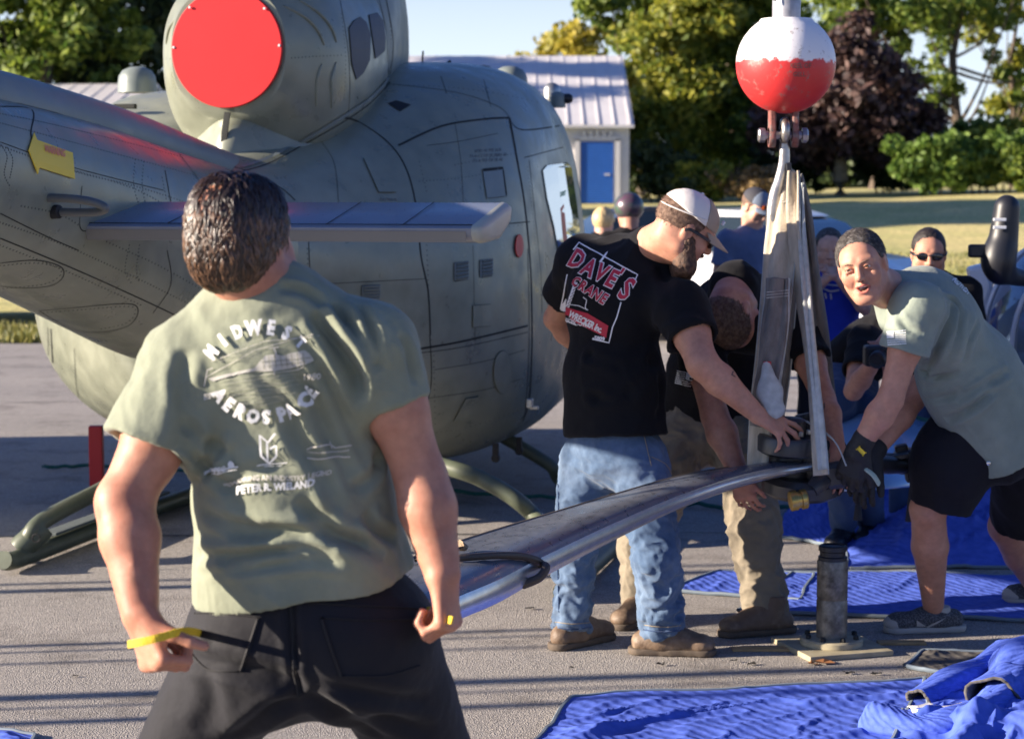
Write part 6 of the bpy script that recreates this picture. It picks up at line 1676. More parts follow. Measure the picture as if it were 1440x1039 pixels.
# lips, teeth, brows
bm = bmesh.new(); tube(bm, catmull([hD.L(-.024, .090, -.056), hD.L(-.010, .101, -.0505), hD.L(0, .1035, -.0515), hD.L(.010, .101, -.0505), hD.L(.024, .090, -.056)], 5), .0042, 8); tube(bm, catmull([hD.L(-.023, .089, -.060), hD.L(-.010, .098, -.0745), hD.L(.010, .098, -.0745), hD.L(.023, .089, -.060)], 5), .0048, 8); bm_obj('lips', bm, m_lip, mD, smooth=True)
bm = bmesh.new(); tube(bm, catmull([hD.L(-.014, .090, -.057), hD.L(0, .0945, -.0565), hD.L(.014, .090, -.057)], 5), .0030, 6); bm_obj('teeth', bm, m_teeth, mD, smooth=True)
V, Fc = sdf_mesh([hD.E((0, .088, -.0635), (.017, .008, .0075), 0)], .002); mesh_obj('mouth', V, Fc, m_mouth, mD)
for q in (-1, 1):
    bm = bmesh.new(); P = catmull([hD.L(q * .012, .102, .0225), hD.L(q * .030, .098, .0275), hD.L(q * .048, .083, .024)], 6); tube(bm, P, [.0022 + .0026 * math.sin(3.1 * (i + .5) / len(P)) for i in range(len(P))], 6, flat=.6); bm_obj('eyebrow', bm, m_hair_bz, mD, smooth=True)
    bm = bmesh.new(); P = catmull([hD.L(q * .017, .094, .010), hD.L(q * .031, .0985, .0145), hD.L(q * .046, .088, .008)], 6); tube(bm, P, .0023, 6); bm_obj('upper_eyelid', bm, m_skin2, mD, smooth=True)
    bm = bmesh.new(); P = catmull([hD.L(q * .018, .094, .005), hD.L(q * .031, .0965, .0030), hD.L(q * .045, .088, .004)], 6); tube(bm, P, .0019, 6); bm_obj('lower_eyelid', bm, m_skin2, mD, smooth=True)
    bm = bmesh.new(); lathe(bm, [(.0001, -.002), (.0036, -.0015), (.0036, .001), (.0001, .001)], hD.L(q * .007, .111, -.0365), (hD.f * .4 - hD.u), 8); bm_obj('nostril', bm, m_mouth, mD)
hair_shell(hD, .006, m_hair_gr, mD, [(-.14, -.05), (-.06, -.045), (-.02, .0), (.01, .01), (.03, .03), (.05, .062), (.075, .080), (.10, .092)], vs=.004, noise_amp=.0012, nscale=120)
short_hair(hD, m_hair_gr, mD, 31, [(-.14, -.05), (-.06, -.045), (-.02, .0), (.01, .01), (.03, .03), (.05, .062), (.075, .080), (.10, .092)])
short_hair(hD, m_hair_dk, mD, 33, [(-.14, .02), (-.02, .045), (.03, .06), (.05, .075), (.075, .085), (.10, .095)], 1500)
tp = [Ell(chD, (.215, .150, .22), MD_, k=.06), Ell(beD + frD * .015, (.195, .170, .21), MD_, k=.08), Cap(beD, peD - upD * .02, .220, .245, k=.05, fl=(frD, .82), flat=True), Cap(SRd, SLd, .080, k=.06), Cap(neckD - upD * .08, neckD, .11, .084, k=.07)]
a1, s1 = sleeve(SRd, ERd, .48, .090, .090, .068); a2, s2 = sleeve(SLd, ELd, .55, .085, .088, .064)
tp += a1 + a2 + s1 + s2
VD, FD = sdf_mesh(tp, .0060, it=2); ND = vnormals(VD, FD); trD = BVHTree.FromPolygons([tuple(v) for v in VD], [tuple(f) for f in FD])
VD = foldnoise(VD, ND, .0055, upD * .5 + acD * .3, 9, .3, 52)
for pts, w, d in [([(1340, 425), (1330, 460), (1310, 500), (1295, 530)], .016, -.016), ([(1352, 430), (1348, 470), (1330, 510)], .014, -.010), ([(1400, 545), (1370, 570), (1330, 590)], .016, -.016), ([(1420, 520), (1380, 545), (1345, 565)], .014, -.012), ([(1300, 560), (1340, 555), (1385, 525)], .014, -.010),
                  ([(1375, 450), (1365, 480), (1355, 510)], .012, -.008), ([(1262, 440), (1275, 460), (1300, 470)], .012, -.008), ([(1320, 410), (1340, 420), (1352, 440)], .010, -.010), ([(1290, 520), (1320, 530), (1350, 520)], .012, -.010)]:
    VD = crease(VD, ND, [hpx(trD, p, 7.0) for p in pts], w, d * 1.5)
shirtD = mesh_obj('shirt', VD.astype(np.float32), FD, m_tee_grey, mD)
bm = bmesh.new(); c0 = neckD + upD * .0
tube(bm, [c0 + acD * (.082 * math.cos(a)) + frD * (.076 * math.sin(a)) for a in np.linspace(0, 2 * math.pi, 33)], .007, 8, cap=False); bm_obj('collar', bm, m_tee_grey, shirtD, smooth=True)
flag(shirtD, 1261, 475, 26, 18, -4, shirtD)
drape('print_lettering', [text_mesh('MIDWEST', 13, .4, 1, 1)], rotmap(1352, 402, 42, .55), bvh_of(shirtD), m_white_ink, shirtD, .003)
bp = [Ell(peD, (.205, .175, .17), MD_, k=.05), Cap(HRd, HRd.lerp(KRd, .0) + Vector((-.05, 0, -.17)), .135, .125, k=.05, flat=True), Cap(HLd, HLd.lerp(KLd, .85), .135, .125, k=.05, flat=True), plane_clip(W(1300, 722, 7.4), -UPV), plane_clip(peD + upD * .10, upD)]
bp = [Ell(peD, (.215, .185, .17), MD_, k=.05), Cap(W(1372, 600, 7.36), W(1338, 650, 7.36), .165, .150, k=.06), Cap(HRd, W(1322, 712, 7.40), .130, .118, k=.06, flat=True), Cap(HLd, W(1440, 730, 7.75), .140, .130, k=.06, flat=True), plane_clip(peD + upD * .22, upD)]
cloth_obj('shorts', bp, .0075, m_pants_bk, mD, post=lambda V, N_: foldnoise(V, N_, .009, upD + acD * .2, 8, .35, 55))
bm = bmesh.new(); q = W(1390, 651, 7.2); lathe(bm, [(.007, 0), (.0075, .003), (.004, .004), (.0035, .002)], q, Vector((-.1, -1, 0)), 12); bm_obj('shorts_rivet', bm, m_chrome, mD)
# gloves
for (w_, e_, nn, tt, nm) in ((WRd, ERd, (-.2, -.8, .5), (.55, -.3, .1), 0), (WLd, ELd, (-.2, -.6, .7), (.6, -.3, .1), 1)):
    d_ = (w_ - e_).normalized() + Vector((.22, -.0, -.15)); V, Fc = sdf_mesh(hand(w_, d_, nn, tt, curl=(.5, .6, .5), s=1.12, thick=.0035) + [Cap(w_ - (w_ - e_).normalized() * .035, w_ + d_ * .02, .042, .040, k=.01)], .0045, it=1)
    g = mesh_obj('glove', V, Fc, m_glove, mD)
    if nm == 0:
        bm = bmesh.new(); p_ = W(1211, 634, 6.94); box(bm, p_, (.030, .008, .014), (Vector((.6, -.2, -.6)).normalized(), Vector((0, -1, 0)), Vector((.6, 0, .6)).normalized()), .003); bm_obj('glove_tag', bm, m_yel, g)
        bm = bmesh.new(); tube(bm, catmull([W(1218, 660, 6.9), W(1228, 668, 6.88), W(1236, 680, 6.9)], 4), .012, 8, flat=.5); bm_obj('glove_knuckle_guard', bm, mat('pale_green_rubber', (0.35, 0.42, 0.34), .6), g, smooth=True)
# sneakers: grey with a pale toe
m_snk = mat('grey_flecked_canvas', (0.045, 0.045, 0.05), 0.85, color2=(0.13, 0.13, 0.14), c2scale=160, c2lo=.5, c2hi=.55); m_wh = mat('off_white_rubber', (0.40, 0.37, 0.33), 0.7)
def sneaker(ank, toe, par, sd):
    s_ = shoe(ank, toe, m_snk, m_wh, par, boot=False, name='sneaker', h=.005, seedn=sd)
    g = Vector((ank[0], ank[1], 0)); d = Vector((*toe, 0)).normalized()
    V, Fc = sdf_mesh([Ell(g + d * .172 + UPV * .036, (.050, .052, .034), k=0), plane_clip(g + d * .155, -d), plane_clip(g + UPV * .02, -UPV)], .005); mesh_obj('toe_cap', V, Fc, m_wh, s_)
    V, Fc = sdf_mesh([Cap(g + UPV * .07, g + UPV * .10, .046, .044, k=0, flat=True)], .005); mesh_obj('sock', V, Fc, m_wh, s_)
    return s_
snD = sneaker((ARd.x + .02, 7.66), (-1, -.12), mD, 8)
sneaker((ALd.x + .02, 8.2), (-1, -.1), mD, 9)
BSN = bvh_of(snD)
drape('sneaker_logo', [poly_bm([(1289, 872), (1293, 880), (1303, 880), (1330, 868), (1306, 884), (1296, 885), (1289, 880)], 1)], IDM, BSN, m_wh, snD, .003)
# ================================================================== PEOPLE FURTHER BACK
def standing(px, pyh, d, face, lean=(0, 0), z0=0.0, wid=.19, arms='down', hgt=None):
    """joints for a standing figure with the head centre at the pixel"""
    hc = W(px, pyh, d); Hh = hc.z + .12; k = (Hh - z0) / 1.78
    f = Vector((face[0], face[1], 0)).normalized(); r = f.cross(UPV)
    base = Vector((hc.x, hc.y, z0)) - Vector((lean[0], lean[1], 0)) - f * .03
    def pt(rr, ff, zz, t=None): 
        tt = (zz / 1.5) if t is None else t
        return base + r * rr * k + f * ff * k + Vector((lean[0], lean[1], 0)) * min(tt, 1) + UPV * zz * k
    J = dict(head=hc, hf=(f.x, f.y, -.15), neck=pt(0, -.01, 1.49), pelvis=pt(0, 0, .95), sr=pt(wid, 0, 1.42), sl=pt(-wid, 0, 1.42), hr=pt(.09, 0, .90), hl=pt(-.09, 0, .90), kr=pt(.11, .02, .50), kl=pt(-.11, .02, .50), ar=pt(.12, 0, .09), al=pt(-.12, 0, .09), toe=(f.x, f.y))
    if arms == 'down': J.update(er=pt(wid + .07, -.02, 1.13), el=pt(-wid - .07, -.02, 1.13), wr=pt(wid + .08, .08, .88), wl=pt(-wid - .08, .08, .88))
    elif arms == 'front': J.update(er=pt(wid + .06, .05, 1.14), el=pt(-wid - .06, .05, 1.14), wr=pt(.06, .28, 1.10), wl=pt(-.06, .28, 1.10))
    elif arms == 'phone': J.update(er=pt(wid + .10, .12, 1.20), el=pt(-wid - .10, .12, 1.20), wr=pt(.06, .26, 1.42), wl=pt(-.08, .26, 1.42))
    return J, base
J, b = standing(1062, 292, 13.4, (.35, -.95), arms='down', wid=.20)
J['hf'] = (.55, -.75, -.55)
m_cap_g = mat('grey_blue_cap', (0.16, 0.20, 0.27), .8); m_cap_d = mat('dark_mesh_cap', (0.04, 0.04, 0.05), .8)
tB1, hB1, _ = simple_person('man in slate blue T-shirt and two tone cap looking down, behind the straps', J, dict(b=1.05), m_tee_blue, m_khaki, m_skin3, (b.x, b.y, 0), hair=(.004, m_hair_bz), hat=(m_cap_d, m_cap_g, m_cap_g))
bm = bmesh.new()
for q in (-1, 1): box(bm, hB1.L(q * .03, .112, .065), (.045, .01, .022), (hB1.r, hB1.f, hB1.u), .004)
bm_obj('sunglasses_on_cap', bm, mat('orange_lens', (0.35, 0.07, 0.01), .1, spec=.9), tB1)
J, b = standing(1306, 358, 9.6, (-.15, -1), lean=(-.02, -.10), arms='front', wid=.21)
simple_person('man in black shirt and round sunglasses standing behind the leaning man', J, dict(b=1.05), m_tee_black, m_jeans_dk, m_skin1, (b.x, b.y, 0), hair=(.005, m_hair_dk), glasses=True)
J, b = standing(1166, 352, 11.4, (-.1, -1), arms='phone', wid=.19)
tB3, _, _ = simple_person('person in royal blue printed T-shirt raising both hands to the face', J, dict(b=.98), m_tee_royal, m_pants_bk, m_skin3, (b.x, b.y, 0), hair=(.004, m_hair_gr))
sB3 = [c for c in tB3.children if c.name.startswith('shirt')][0]
drape('shirt_print', [line_bm([(1160, 392), (1156, 398), (1158, 406), (1168, 410), (1180, 408)], 2, step=4), line_bm([(1160, 412), (1162, 420)], 2), line_bm([(1168, 413), (1169, 421)], 2), line_bm([(1162, 388), (1172, 385), (1180, 392)], 2, step=4), line_bm([(1163, 400), (1180, 402)], 2, step=5)], IDM, bvh_of(sB3), m_cream_ink, sB3, .004)
J, b = standing(884, 300, 15.0, (-.2, 1), arms='down', wid=.18)
m_helm = mat('iridescent_cap', (0.03, 0.10, 0.05), .32, color2=(0.09, 0.035, 0.07), c2scale=5, c2lo=.4, c2hi=.6, spec=.7)
simple_person('person in an iridescent green and purple helmet seen from behind, left of the tan cap', J, dict(b=1.0), m_tee_black, m_jeans_dk, m_skin1, (b.x, b.y, 0), face=False)
h = Head(J['head'], J['hf'], UPV, 1.0)
tH = bpy.data.objects[[o.name for o in bpy.data.objects if o.name.startswith('person')][-1]]
hp_ = [o for o in bpy.data.objects if o.get('label', '').startswith('person in an iridescent')][0]
V, Fc = sdf_mesh([h.E((0, -.01, .045), (.112, .125, .112), 0), plane_clip(h.L(0, 0, -.035), -UPV)], .009); mesh_obj('helmet', V, Fc, m_helm, hp_)
J, b = standing(849, 314, 17.5, (.3, .95), arms='down', wid=.15)
m_blond = mat('blond_hair', (0.55, 0.40, 0.20), .5, var=.3, vscale=50)
simple_person('blond person half hidden between the helicopter nose and the helmet', J, dict(b=.85), m_tee_black, m_jeans_dk, m_skin3, (b.x, b.y, 0), hair=(.02, m_blond, HL_FULL))
# crouching figure with a camera in the shade behind the leaning man
d = 8.9
J = dict(head=W(1262, 428, 9.3), hf=(-.6, -.7, -.4), neck=W(1255, 458, 9.3), pelvis=W(1190, 520, 9.55), sr=W(1215, 480, 9.0), sl=W(1278, 490, 9.3), er=W(1200, 550, 8.75), el=W(1262, 560, 9.0), wr=W(1235, 500, 8.55), wl=W(1248, 505, 8.6),
         hr=W(1178, 520, 9.5), hl=W(1205, 535, 9.6), kr=W(1178, 560, 9.1), kl=W(1215, 575, 9.2), ar=Vector((1.60, 9.5, .09)), al=Vector((1.75, 9.6, .09)), toe=(-.4, -.9))
tB5, _, _ = simple_person('person in dark clothes bending down in the shade behind the gloved hands', J, dict(b=1.0), m_tee_black, m_jeans_dk, m_skin1, (1.6, 9.3, 0), hair=(.006, m_hair_dk))
bm = bmesh.new(); box(bm, W(1238, 500, 8.45), (.14, .08, .09), bevel=.012); lathe(bm, [(.035, 0), (.036, .08), (.032, .085), (.02, .08)], W(1236, 502, 8.42), Vector((-.3, -1, -.1)), 18)
tag(bm_obj('camera', bm, m_blackpl), 'black camera held by the crouching person in dark clothes', 'camera')

# ================================================================== CRANE BALL, HOOK, STRAPS
ball_c = W(1105, 90, 7.42)
crane = empty('crane_hook_ball', ball_c, 'white over red crane headache ball with hook hanging on its cable', 'crane hook')
m_ball = bpy.data.materials.new('two_tone_ball_paint'); m_ball.use_nodes = True
nt = m_ball.node_tree; N = nt.nodes; L = nt.links; b_ = N['Principled BSDF']
tc = N.new('ShaderNodeTexCoord'); sx = N.new('ShaderNodeSeparateXYZ'); L.new(tc.outputs['Object'], sx.inputs[0])
nz = N.new('ShaderNodeTexNoise'); nz.inputs['Scale'].default_value = 30; nz.inputs['Detail'].default_value = 6; L.new(tc.outputs['Object'], nz.inputs['Vector'])
ad = N.new('ShaderNodeMath'); ad.operation = 'MULTIPLY_ADD'; ad.inputs[1].default_value = .055; L.new(nz.outputs[0], ad.inputs[0]); L.new(sx.outputs[2], ad.inputs[2])
rp = N.new('ShaderNodeValToRGB'); rp.color_ramp.interpolation = 'LINEAR'; e = rp.color_ramp.elements
mr = N.new('ShaderNodeMapRange'); mr.inputs[1].default_value = ball_c.z * 0 - .2; mr.inputs[2].default_value = .2; L.new(ad.outputs[0], mr.inputs[0]); L.new(mr.outputs[0], rp.inputs[0])
e[0].position = .572; e[0].color = (.62, .035, .035, 1); e[1].position = .590; e[1].color = (.80, .78, .78, 1)
n2 = N.new('ShaderNodeTexNoise'); n2.inputs['Scale'].default_value = 22; n2.inputs['Detail'].default_value = 9; n2.inputs['Roughness'].default_value = .75; L.new(tc.outputs['Object'], n2.inputs['Vector'])
r2 = N.new('ShaderNodeValToRGB'); r2.color_ramp.elements[0].position = .565; r2.color_ramp.elements[1].position = .64; r2.color_ramp.elements[0].color = (0, 0, 0, 1)
L.new(n2.outputs[0], r2.inputs[0])
mx = N.new('ShaderNodeMix'); mx.data_type = 'RGBA'; L.new(r2.outputs[0], mx.inputs[0]); L.new(rp.outputs[0], mx.inputs[6]); mx.inputs[7].default_value = (.22, .17, .15, 1)
sc_ = N.new('ShaderNodeMath'); sc_.operation = 'MULTIPLY'; sc_.inputs[1].default_value = .75
L.new(r2.outputs[0], sc_.inputs[0]); L.new(sc_.outputs[0], mx.inputs[0]); L.new(mx.outputs[2], b_.inputs['Base Color']); b_.inputs['Roughness'].default_value = .42
bp_ = N.new('ShaderNodeBump'); bp_.inputs['Strength'].default_value = .35; bp_.inputs['Distance'].default_value = .004; L.new(n2.outputs[0], bp_.inputs['Height']); L.new(bp_.outputs[0], b_.inputs['Normal'])
m_steel = mat('worn_steel', (0.38, 0.36, 0.34), .38, metal=.9, var=.3, vscale=20, bump=.4, bscale=80, bdist=.003)
m_rust = mat('rusty_red_steel', (0.22, 0.075, 0.06), .6, color2=(0.15, 0.13, 0.12), c2scale=18, var=.3, vscale=40, bump=.4, bscale=90, bdist=.003)
rb = .183; prof = []
for i in range(33):
    a = -math.pi / 2 + math.pi * i / 32; z = rb * math.sin(a)
    if z > .160: continue
    prof.append((rb * math.cos(a), z))
prof.append((.094, .163)); prof.append((.05, .164))
bm = bmesh.new(); lathe(bm, prof, (0, 0, 0), UPV, 56); o = bm_obj('ball', bm, m_ball, smooth=True); o.parent = crane
bm = bmesh.new(); lathe(bm, [(.052, .16), (.052, .235), (.050, .24), (.050, .262), (.047, .27), (.047, .40), (.03, .41), (.012, .42)], ball_c, UPV, 32); bm_obj('socket', bm, mat('galvanised_steel', (0.36, 0.36, 0.38), .5, metal=.6, var=.2, vscale=30), crane, smooth=True)
bm = bmesh.new(); lathe(bm, [(.012, .40), (.012, 6.0)], ball_c, UPV, 12); bm_obj('cable', bm, m_steel, crane)
bm = bmesh.new(); q = ball_c + Vector((-.050, -.040, .222)); tube(bm, [q + Vector((.005 * math.cos(a), -.012, .006 * math.sin(a) + .008)) for a in np.linspace(0, 6.28, 9)] + [q + Vector((.006, -.012, -.006))], .002, 5); bm_obj('socket_mark', bm, m_hblack, crane)
cb = [text_mesh('KEEL OF', .028, .0008, 1, 1), text_mesh('VBH 200\nFELL', .020, .0006, 1, 1)]
crball = [c for c in crane.children if c.name.startswith('ball')][0]
BBL = BVHTree.FromPolygons([tuple(v.co + ball_c) for v in crball.data.vertices], [list(p.vertices) for p in crball.data.polygons])
drape('cast_lettering', [text_mesh('KEEL OF', 10, .2, 1, 1)], lambda x, y: (1126 + x * .8, 93 - y), BBL, m_rust, crane, .0015)
drape('cast_lettering', [text_mesh('GELL', 9, .2, 1, 1)], lambda x, y: (1124 + x * .9, 105 - y), BBL, m_rust, crane, .0015)
# clevis plates
for sx_ in (-.048, .036):
    bm = bmesh.new(); box(bm, ball_c + Vector((sx_, 0, -.222)), (.024, .062, .125), bevel=.006); bm_obj('clevis_plate', bm, m_rust, crane)
    bm = bmesh.new(); lathe(bm, [(.036, -.012), (.038, -.008), (.038, .008), (.036, .012)], ball_c + Vector((sx_, 0, -.270)), Vector((1, 0, 0)), 22); bm_obj('clevis_eye', bm, m_rust, crane, smooth=True)
bm = bmesh.new(); lathe(bm, [(.022, -.095), (.027, -.09), (.027, -.07), (.016, -.068), (.016, .066), (.028, .068), (.028, .084), (.020, .09)], ball_c + Vector((-.004, 0, -.262)), Vector((1, 0, 0)), 8); bm_obj('clevis_bolt', bm, m_steel, crane)
# hook with eye
hk = ball_c + Vector((-.002, -.004, -.262))
bm = bmesh.new(); tube(bm, [hk + Vector((.0, .034 * math.cos(a), .034 * math.sin(a) + .012)) + Vector((0, 0, .004)) for a in np.linspace(0, 2 * math.pi, 25)], .0165, 12, cap=False); bm_obj('hook_eye', bm, m_steel, crane, smooth=True)
P = catmull([hk + Vector(q) for q in ((0, 0, -.02), (0, 0, -.10), (-.012, 0, -.165), (-.028, 0, -.22), (-.036, 0, -.285), (-.034, 0, -.35), (-.008, 0, -.40), (.026, 0, -.385), (.045, 0, -.33), (.036, 0, -.27), (.022, 0, -.24))], 6)
n = len(P); bm = bmesh.new(); tube(bm, P, [.015 + .010 * math.sin(math.pi * min(1, i / n * 1.15)) - .009 * max(0, i / n - .8) * 4 for i in range(n)], 14, flat=1.15); bm_obj('hook', bm, m_steel, crane, smooth=True)
bm = bmesh.new(); box(bm, hk + Vector((.020, -.03, -.175)), (.020, .012, .150), (Vector((.97, 0, .2)), Vector((0, 1, 0)), Vector((-.12, 0, .99))), .004); bm_obj('hook_latch', bm, m_blackpl, crane)
bm = bmesh.new(); tube(bm, [hk + Vector((-.01, -.035, -.245)), hk + Vector((.065, -.035, -.245))], .006, 8); box(bm, hk + Vector((.028, -.035, -.275)), (.036, .016, .03), bevel=.003); bm_obj('latch_pin', bm, m_chrome, crane)
# straps: flat woven slings looped over the hook
m_sling = mat('cream_sling_webbing', (0.50, 0.43, 0.33), .9, color2=(0.34, 0.29, 0.22), c2scale=7, c2lo=.45, c2hi=.7, var=.2, vscale=40, bump=.9, bscale=420, bdist=.003, stretch=(1, 1, .25))
m_sling2 = mat('grey_sling_webbing', (0.20, 0.18, 0.16), .9, color2=(0.11, 0.10, 0.09), c2scale=9, c2lo=.45, c2hi=.7, var=.25, vscale=40, bump=.9, bscale=420, bdist=.003, stretch=(1, 1, .25))
m_sling3 = mat('pale_sling_edge', (0.44, 0.46, 0.44), .9, var=.15, vscale=40, bump=.9, bscale=420, bdist=.003)
sg = 'lifting slings on the crane hook'
HKP = hk + Vector((-.01, 0, -.40))
def sling(name_l, pts, w, side, m, thick=.005, crump=1.0, seed=0, twist=0.0):
    t = empty('lifting_sling', pts[0], name_l, 'sling', sg)
    P = catmull(pts, 12); n = len(P); nc = 13; V = []
    for i, p in enumerate(P):
        f = i / (n - 1); d = (P[min(i + 1, n - 1)] - P[max(i - 1, 0)]).normalized(); s = Vector(side)
        s = Matrix.Rotation(twist * math.sin(f * 3.1), 3, d) @ s
        s = (s - d * s.dot(d)).normalized(); nn = d.cross(s).normalized(); ww = float(np.interp(f, np.linspace(0, 1, len(w)), w)) if isinstance(w, (list, tuple)) else w
        for c in range(nc):
            x = c / (nc - 1) - .5; fold = (math.sin(x * 9 + seed + 2 * f) * (.016 * (1 - f) ** 1.5 + .0025) + math.sin(x * 21 + seed * 2 + 5 * f) * (.006 * (1 - f) ** 2 + .0008)) * crump
            V.append(p + s * (ww * x * (1 + .04 * math.sin(f * 17 + seed))) + nn * (fold + .004 * math.sin(f * 14 + seed + x * 3)))
    Fc = [(i * nc + c, i * nc + c + 1, (i + 1) * nc + c + 1, (i + 1) * nc + c) for i in range(n - 1) for c in range(nc - 1)]
    o = mesh_obj('webbing', V, Fc, m, t); md = o.modifiers.new('t', 'SOLIDIFY'); md.thickness = thick
    for c in (0, nc - 1):
        bm = bmesh.new(); tube(bm, [V[i * nc + c] for i in range(0, n, 2)], .0035, 6); bm_obj('stitched_edge', bm, m_sling3, t, smooth=True)
    return t, P
sling('broad cream sling, leftmost of the bundle, running down to the red tag', [W(1112, 240, 7.44), W(1105, 262, 7.42), W(1101, 300, 7.38), W(1093, 400, 7.32), W(1083, 500, 7.24), W(1071, 590, 7.18), W(1064, 665, 7.16)], [.04, .085, .10, .115, .115, .10, .085, .07], (1, -.35, 0), m_sling, seed=1)
tS, _ = sling('worn grey brown overlap sleeve lying against the left cream sling', [W(1094, 392, 7.27), W(1091, 440, 7.23), W(1085, 500, 7.19), W(1074, 560, 7.15), W(1068, 600, 7.13)], [.08, .098, .092, .08, .06], (1, -.35, 0), m_sling2, .010, crump=.5, seed=2)
for yy in (408, 412, 416):
    bm = bmesh.new(); tube(bm, [W(1078, yy + 3, 7.215), W(1109, yy, 7.215)], .0016, 5); bm_obj('stitch_row', bm, m_cream_ink, tS)
bm = bmesh.new(); box(bm, W(1079, 514, 7.155), (.028, .004, .030), bevel=.002); bm_obj('label_tag', bm, m_redm, tS)
sling('second cream sling, twisted, crossing the leftmost one near the hook', [W(1116, 242, 7.36), W(1116, 300, 7.32), W(1122, 360, 7.31), W(1132, 440, 7.28), W(1142, 520, 7.18), W(1150, 600, 7.08), W(1155, 668, 7.02)], [.045, .08, .09, .075, .065, .055, .05], (1, -.5, 0), m_sling, seed=3, twist=.8)
sling('narrow pale sling seen edge on, ending in front of the rotor blade root', [W(1126, 258, 7.33), W(1129, 340, 7.27), W(1137, 440, 7.19), W(1149, 560, 7.05), W(1158, 660, 6.98)], [.02, .026, .028, .03, .034], (1, -.6, 0), m_sling3, seed=4, crump=.4)
sling('brown sling on the far right, slanting down to the gloved hands', [W(1121, 246, 7.50), W(1133, 310, 7.52), W(1145, 400, 7.55), W(1159, 500, 7.55), W(1171, 590, 7.5), W(1180, 640, 7.45)], [.03, .05, .06, .055, .05, .04], (1, .25, 0), m_sling2, seed=5)
sling('grey sling hanging behind the others in the middle of the bundle', [W(1112, 250, 7.54), W(1112, 320, 7.56), W(1112, 400, 7.56), W(1106, 500, 7.50), W(1092, 600, 7.42)], [.03, .05, .05, .045, .04], (1, .2, 0), m_sling2, seed=6)
V, Fc = sdf_mesh([Cap(W(1078, 515, 7.10), W(1082, 550, 7.08), .016, .040, k=.02, fl=((0, 1, 0), .5)), Cap(W(1082, 550, 7.08), W(1090, 575, 7.06), .045, .035, k=.02, fl=((0, 1, 0), .5))], .005)
V = foldnoise(V, vnormals(V, Fc), .005, UPV, 18, .4, 61)
tag(mesh_obj('rag', V.astype(np.float32), Fc, m_sling3), 'pale rag tied round the left sling just below its red tag', 'rag')

# ================================================================== ROTOR HUB AND BLADE
hubc = W(1118, 668, 7.25)
hub = empty('rotor_hub', hubc, 'black rotor hub hanging in the slings between the three men', 'rotor hub')
m_hubm = mat('dark_anodised_metal', (0.030, 0.030, 0.034), .38, spec=.6, var=.2, vscale=25); m_brass = mat('brass', (0.50, 0.34, 0.10), .35, metal=.9, var=.2, vscale=30)
ax_h = Vector((.05, -.10, 1)).normalized()
def hl(prof, c, ax, m, name, n=32): bm = bmesh.new(); lathe(bm, prof, c, ax, n); return bm_obj(name, bm, m, hub, smooth=True)
hl([(.10, -.03), (.115, -.02), (.115, .03), (.108, .04), (.09, .04), (.088, .03)], W(1108, 625, 7.18), ax_h, m_hubm, 'upper_plate')
hl([(.05, -.02), (.055, .0), (.05, .06), (.03, .065)], W(1112, 612, 7.20), ax_h, m_hubm, 'mast_nut')
hl([(.09, -.10), (.10, -.08), (.09, .06), (.06, .10)], W(1112, 655, 7.26), ax_h, m_hubm, 'yoke_trunnion')
hl([(.12, -.035), (.14, -.02), (.14, .02), (.12, .04)], W(1125, 683, 7.22), ax_h, m_hubm, 'lower_plate')
hl([(.03, -.03), (.036, -.028), (.036, -.004), (.030, -.002), (.030, .01), (.036, .012), (.036, .03), (.03, .034)], W(1122, 703, 7.05), Vector((.96, .1, .15)), m_brass, 'brass_fitting')
for i in range(6):
    a = i * 1.047; p = W(1108, 625, 7.18) + ax_h * .04 + Vector((.07 * math.cos(a), .07 * math.sin(a), 0)); hl([(.009, -.002), (.009, .012), (.006, .016)], p, ax_h, m_steel, 'hub_bolt', 6)
for (a, b, r0, r1, nm) in ((W(1090, 600, 7.3), W(1095, 515, 7.4), .012, .012, 'control_rod'), (W(1120, 640, 7.3), W(1146, 575, 7.25), .020, .012, 'pitch_horn'), (W(1140, 640, 7.2), W(1285, 645, 7.6), .020, .017, 'drag_brace'), (W(1165, 668, 7.15), W(1140, 690, 7.1), .03, .03, 'blade_grip'), (W(1190, 650, 7.3), W(1270, 655, 7.5), .028, .030, 'blade_grip')):
    bm = bmesh.new(); tube(bm, [a, a.lerp(b, .3), a.lerp(b, .7), b], [r0, r0 * 1.2, r1 * 1.2, r1], 12); bm_obj(nm, bm, m_hubm if nm != 'control_rod' else m_steel, hub, smooth=True)
for p, s in ((W(1150, 655, 7.2), (.10, .09, .12)), (W(1170, 668, 7.16), (.10, .10, .10)), (W(1128, 590, 7.3), (.05, .05, .04)), (W(1138, 584, 7.28), (.05, .03, .02)), (W(1250, 644, 7.5), (.15, .07, .02)), (W(1275, 648, 7.55), (.09, .10, .09)), (W(1268, 632, 7.55), (.05, .05, .04)), (W(1280, 668, 7.55), (.04, .05, .05)), (W(1098, 592, 7.28), (.05, .04, .03))):
    bm = bmesh.new(); box(bm, p, s, (Vector((.97, -.1, .2)).normalized(), Vector((.1, .99, 0)).normalized(), Vector((-.2, 0, .97)).normalized()), min(s) * .2); bm_obj('hub_bracket', bm, m_hubm, hub)
bm = bmesh.new()
for off in (0, .012): tube(bm, catmull([W(1128, 590, 7.2), W(1150, 600 + off * 200, 7.1), W(1175, 622, 7.02), W(1190, 655, 6.98)], 6), .0028, 6)
bm_obj('safety_wire', bm, m_sling3, hub)
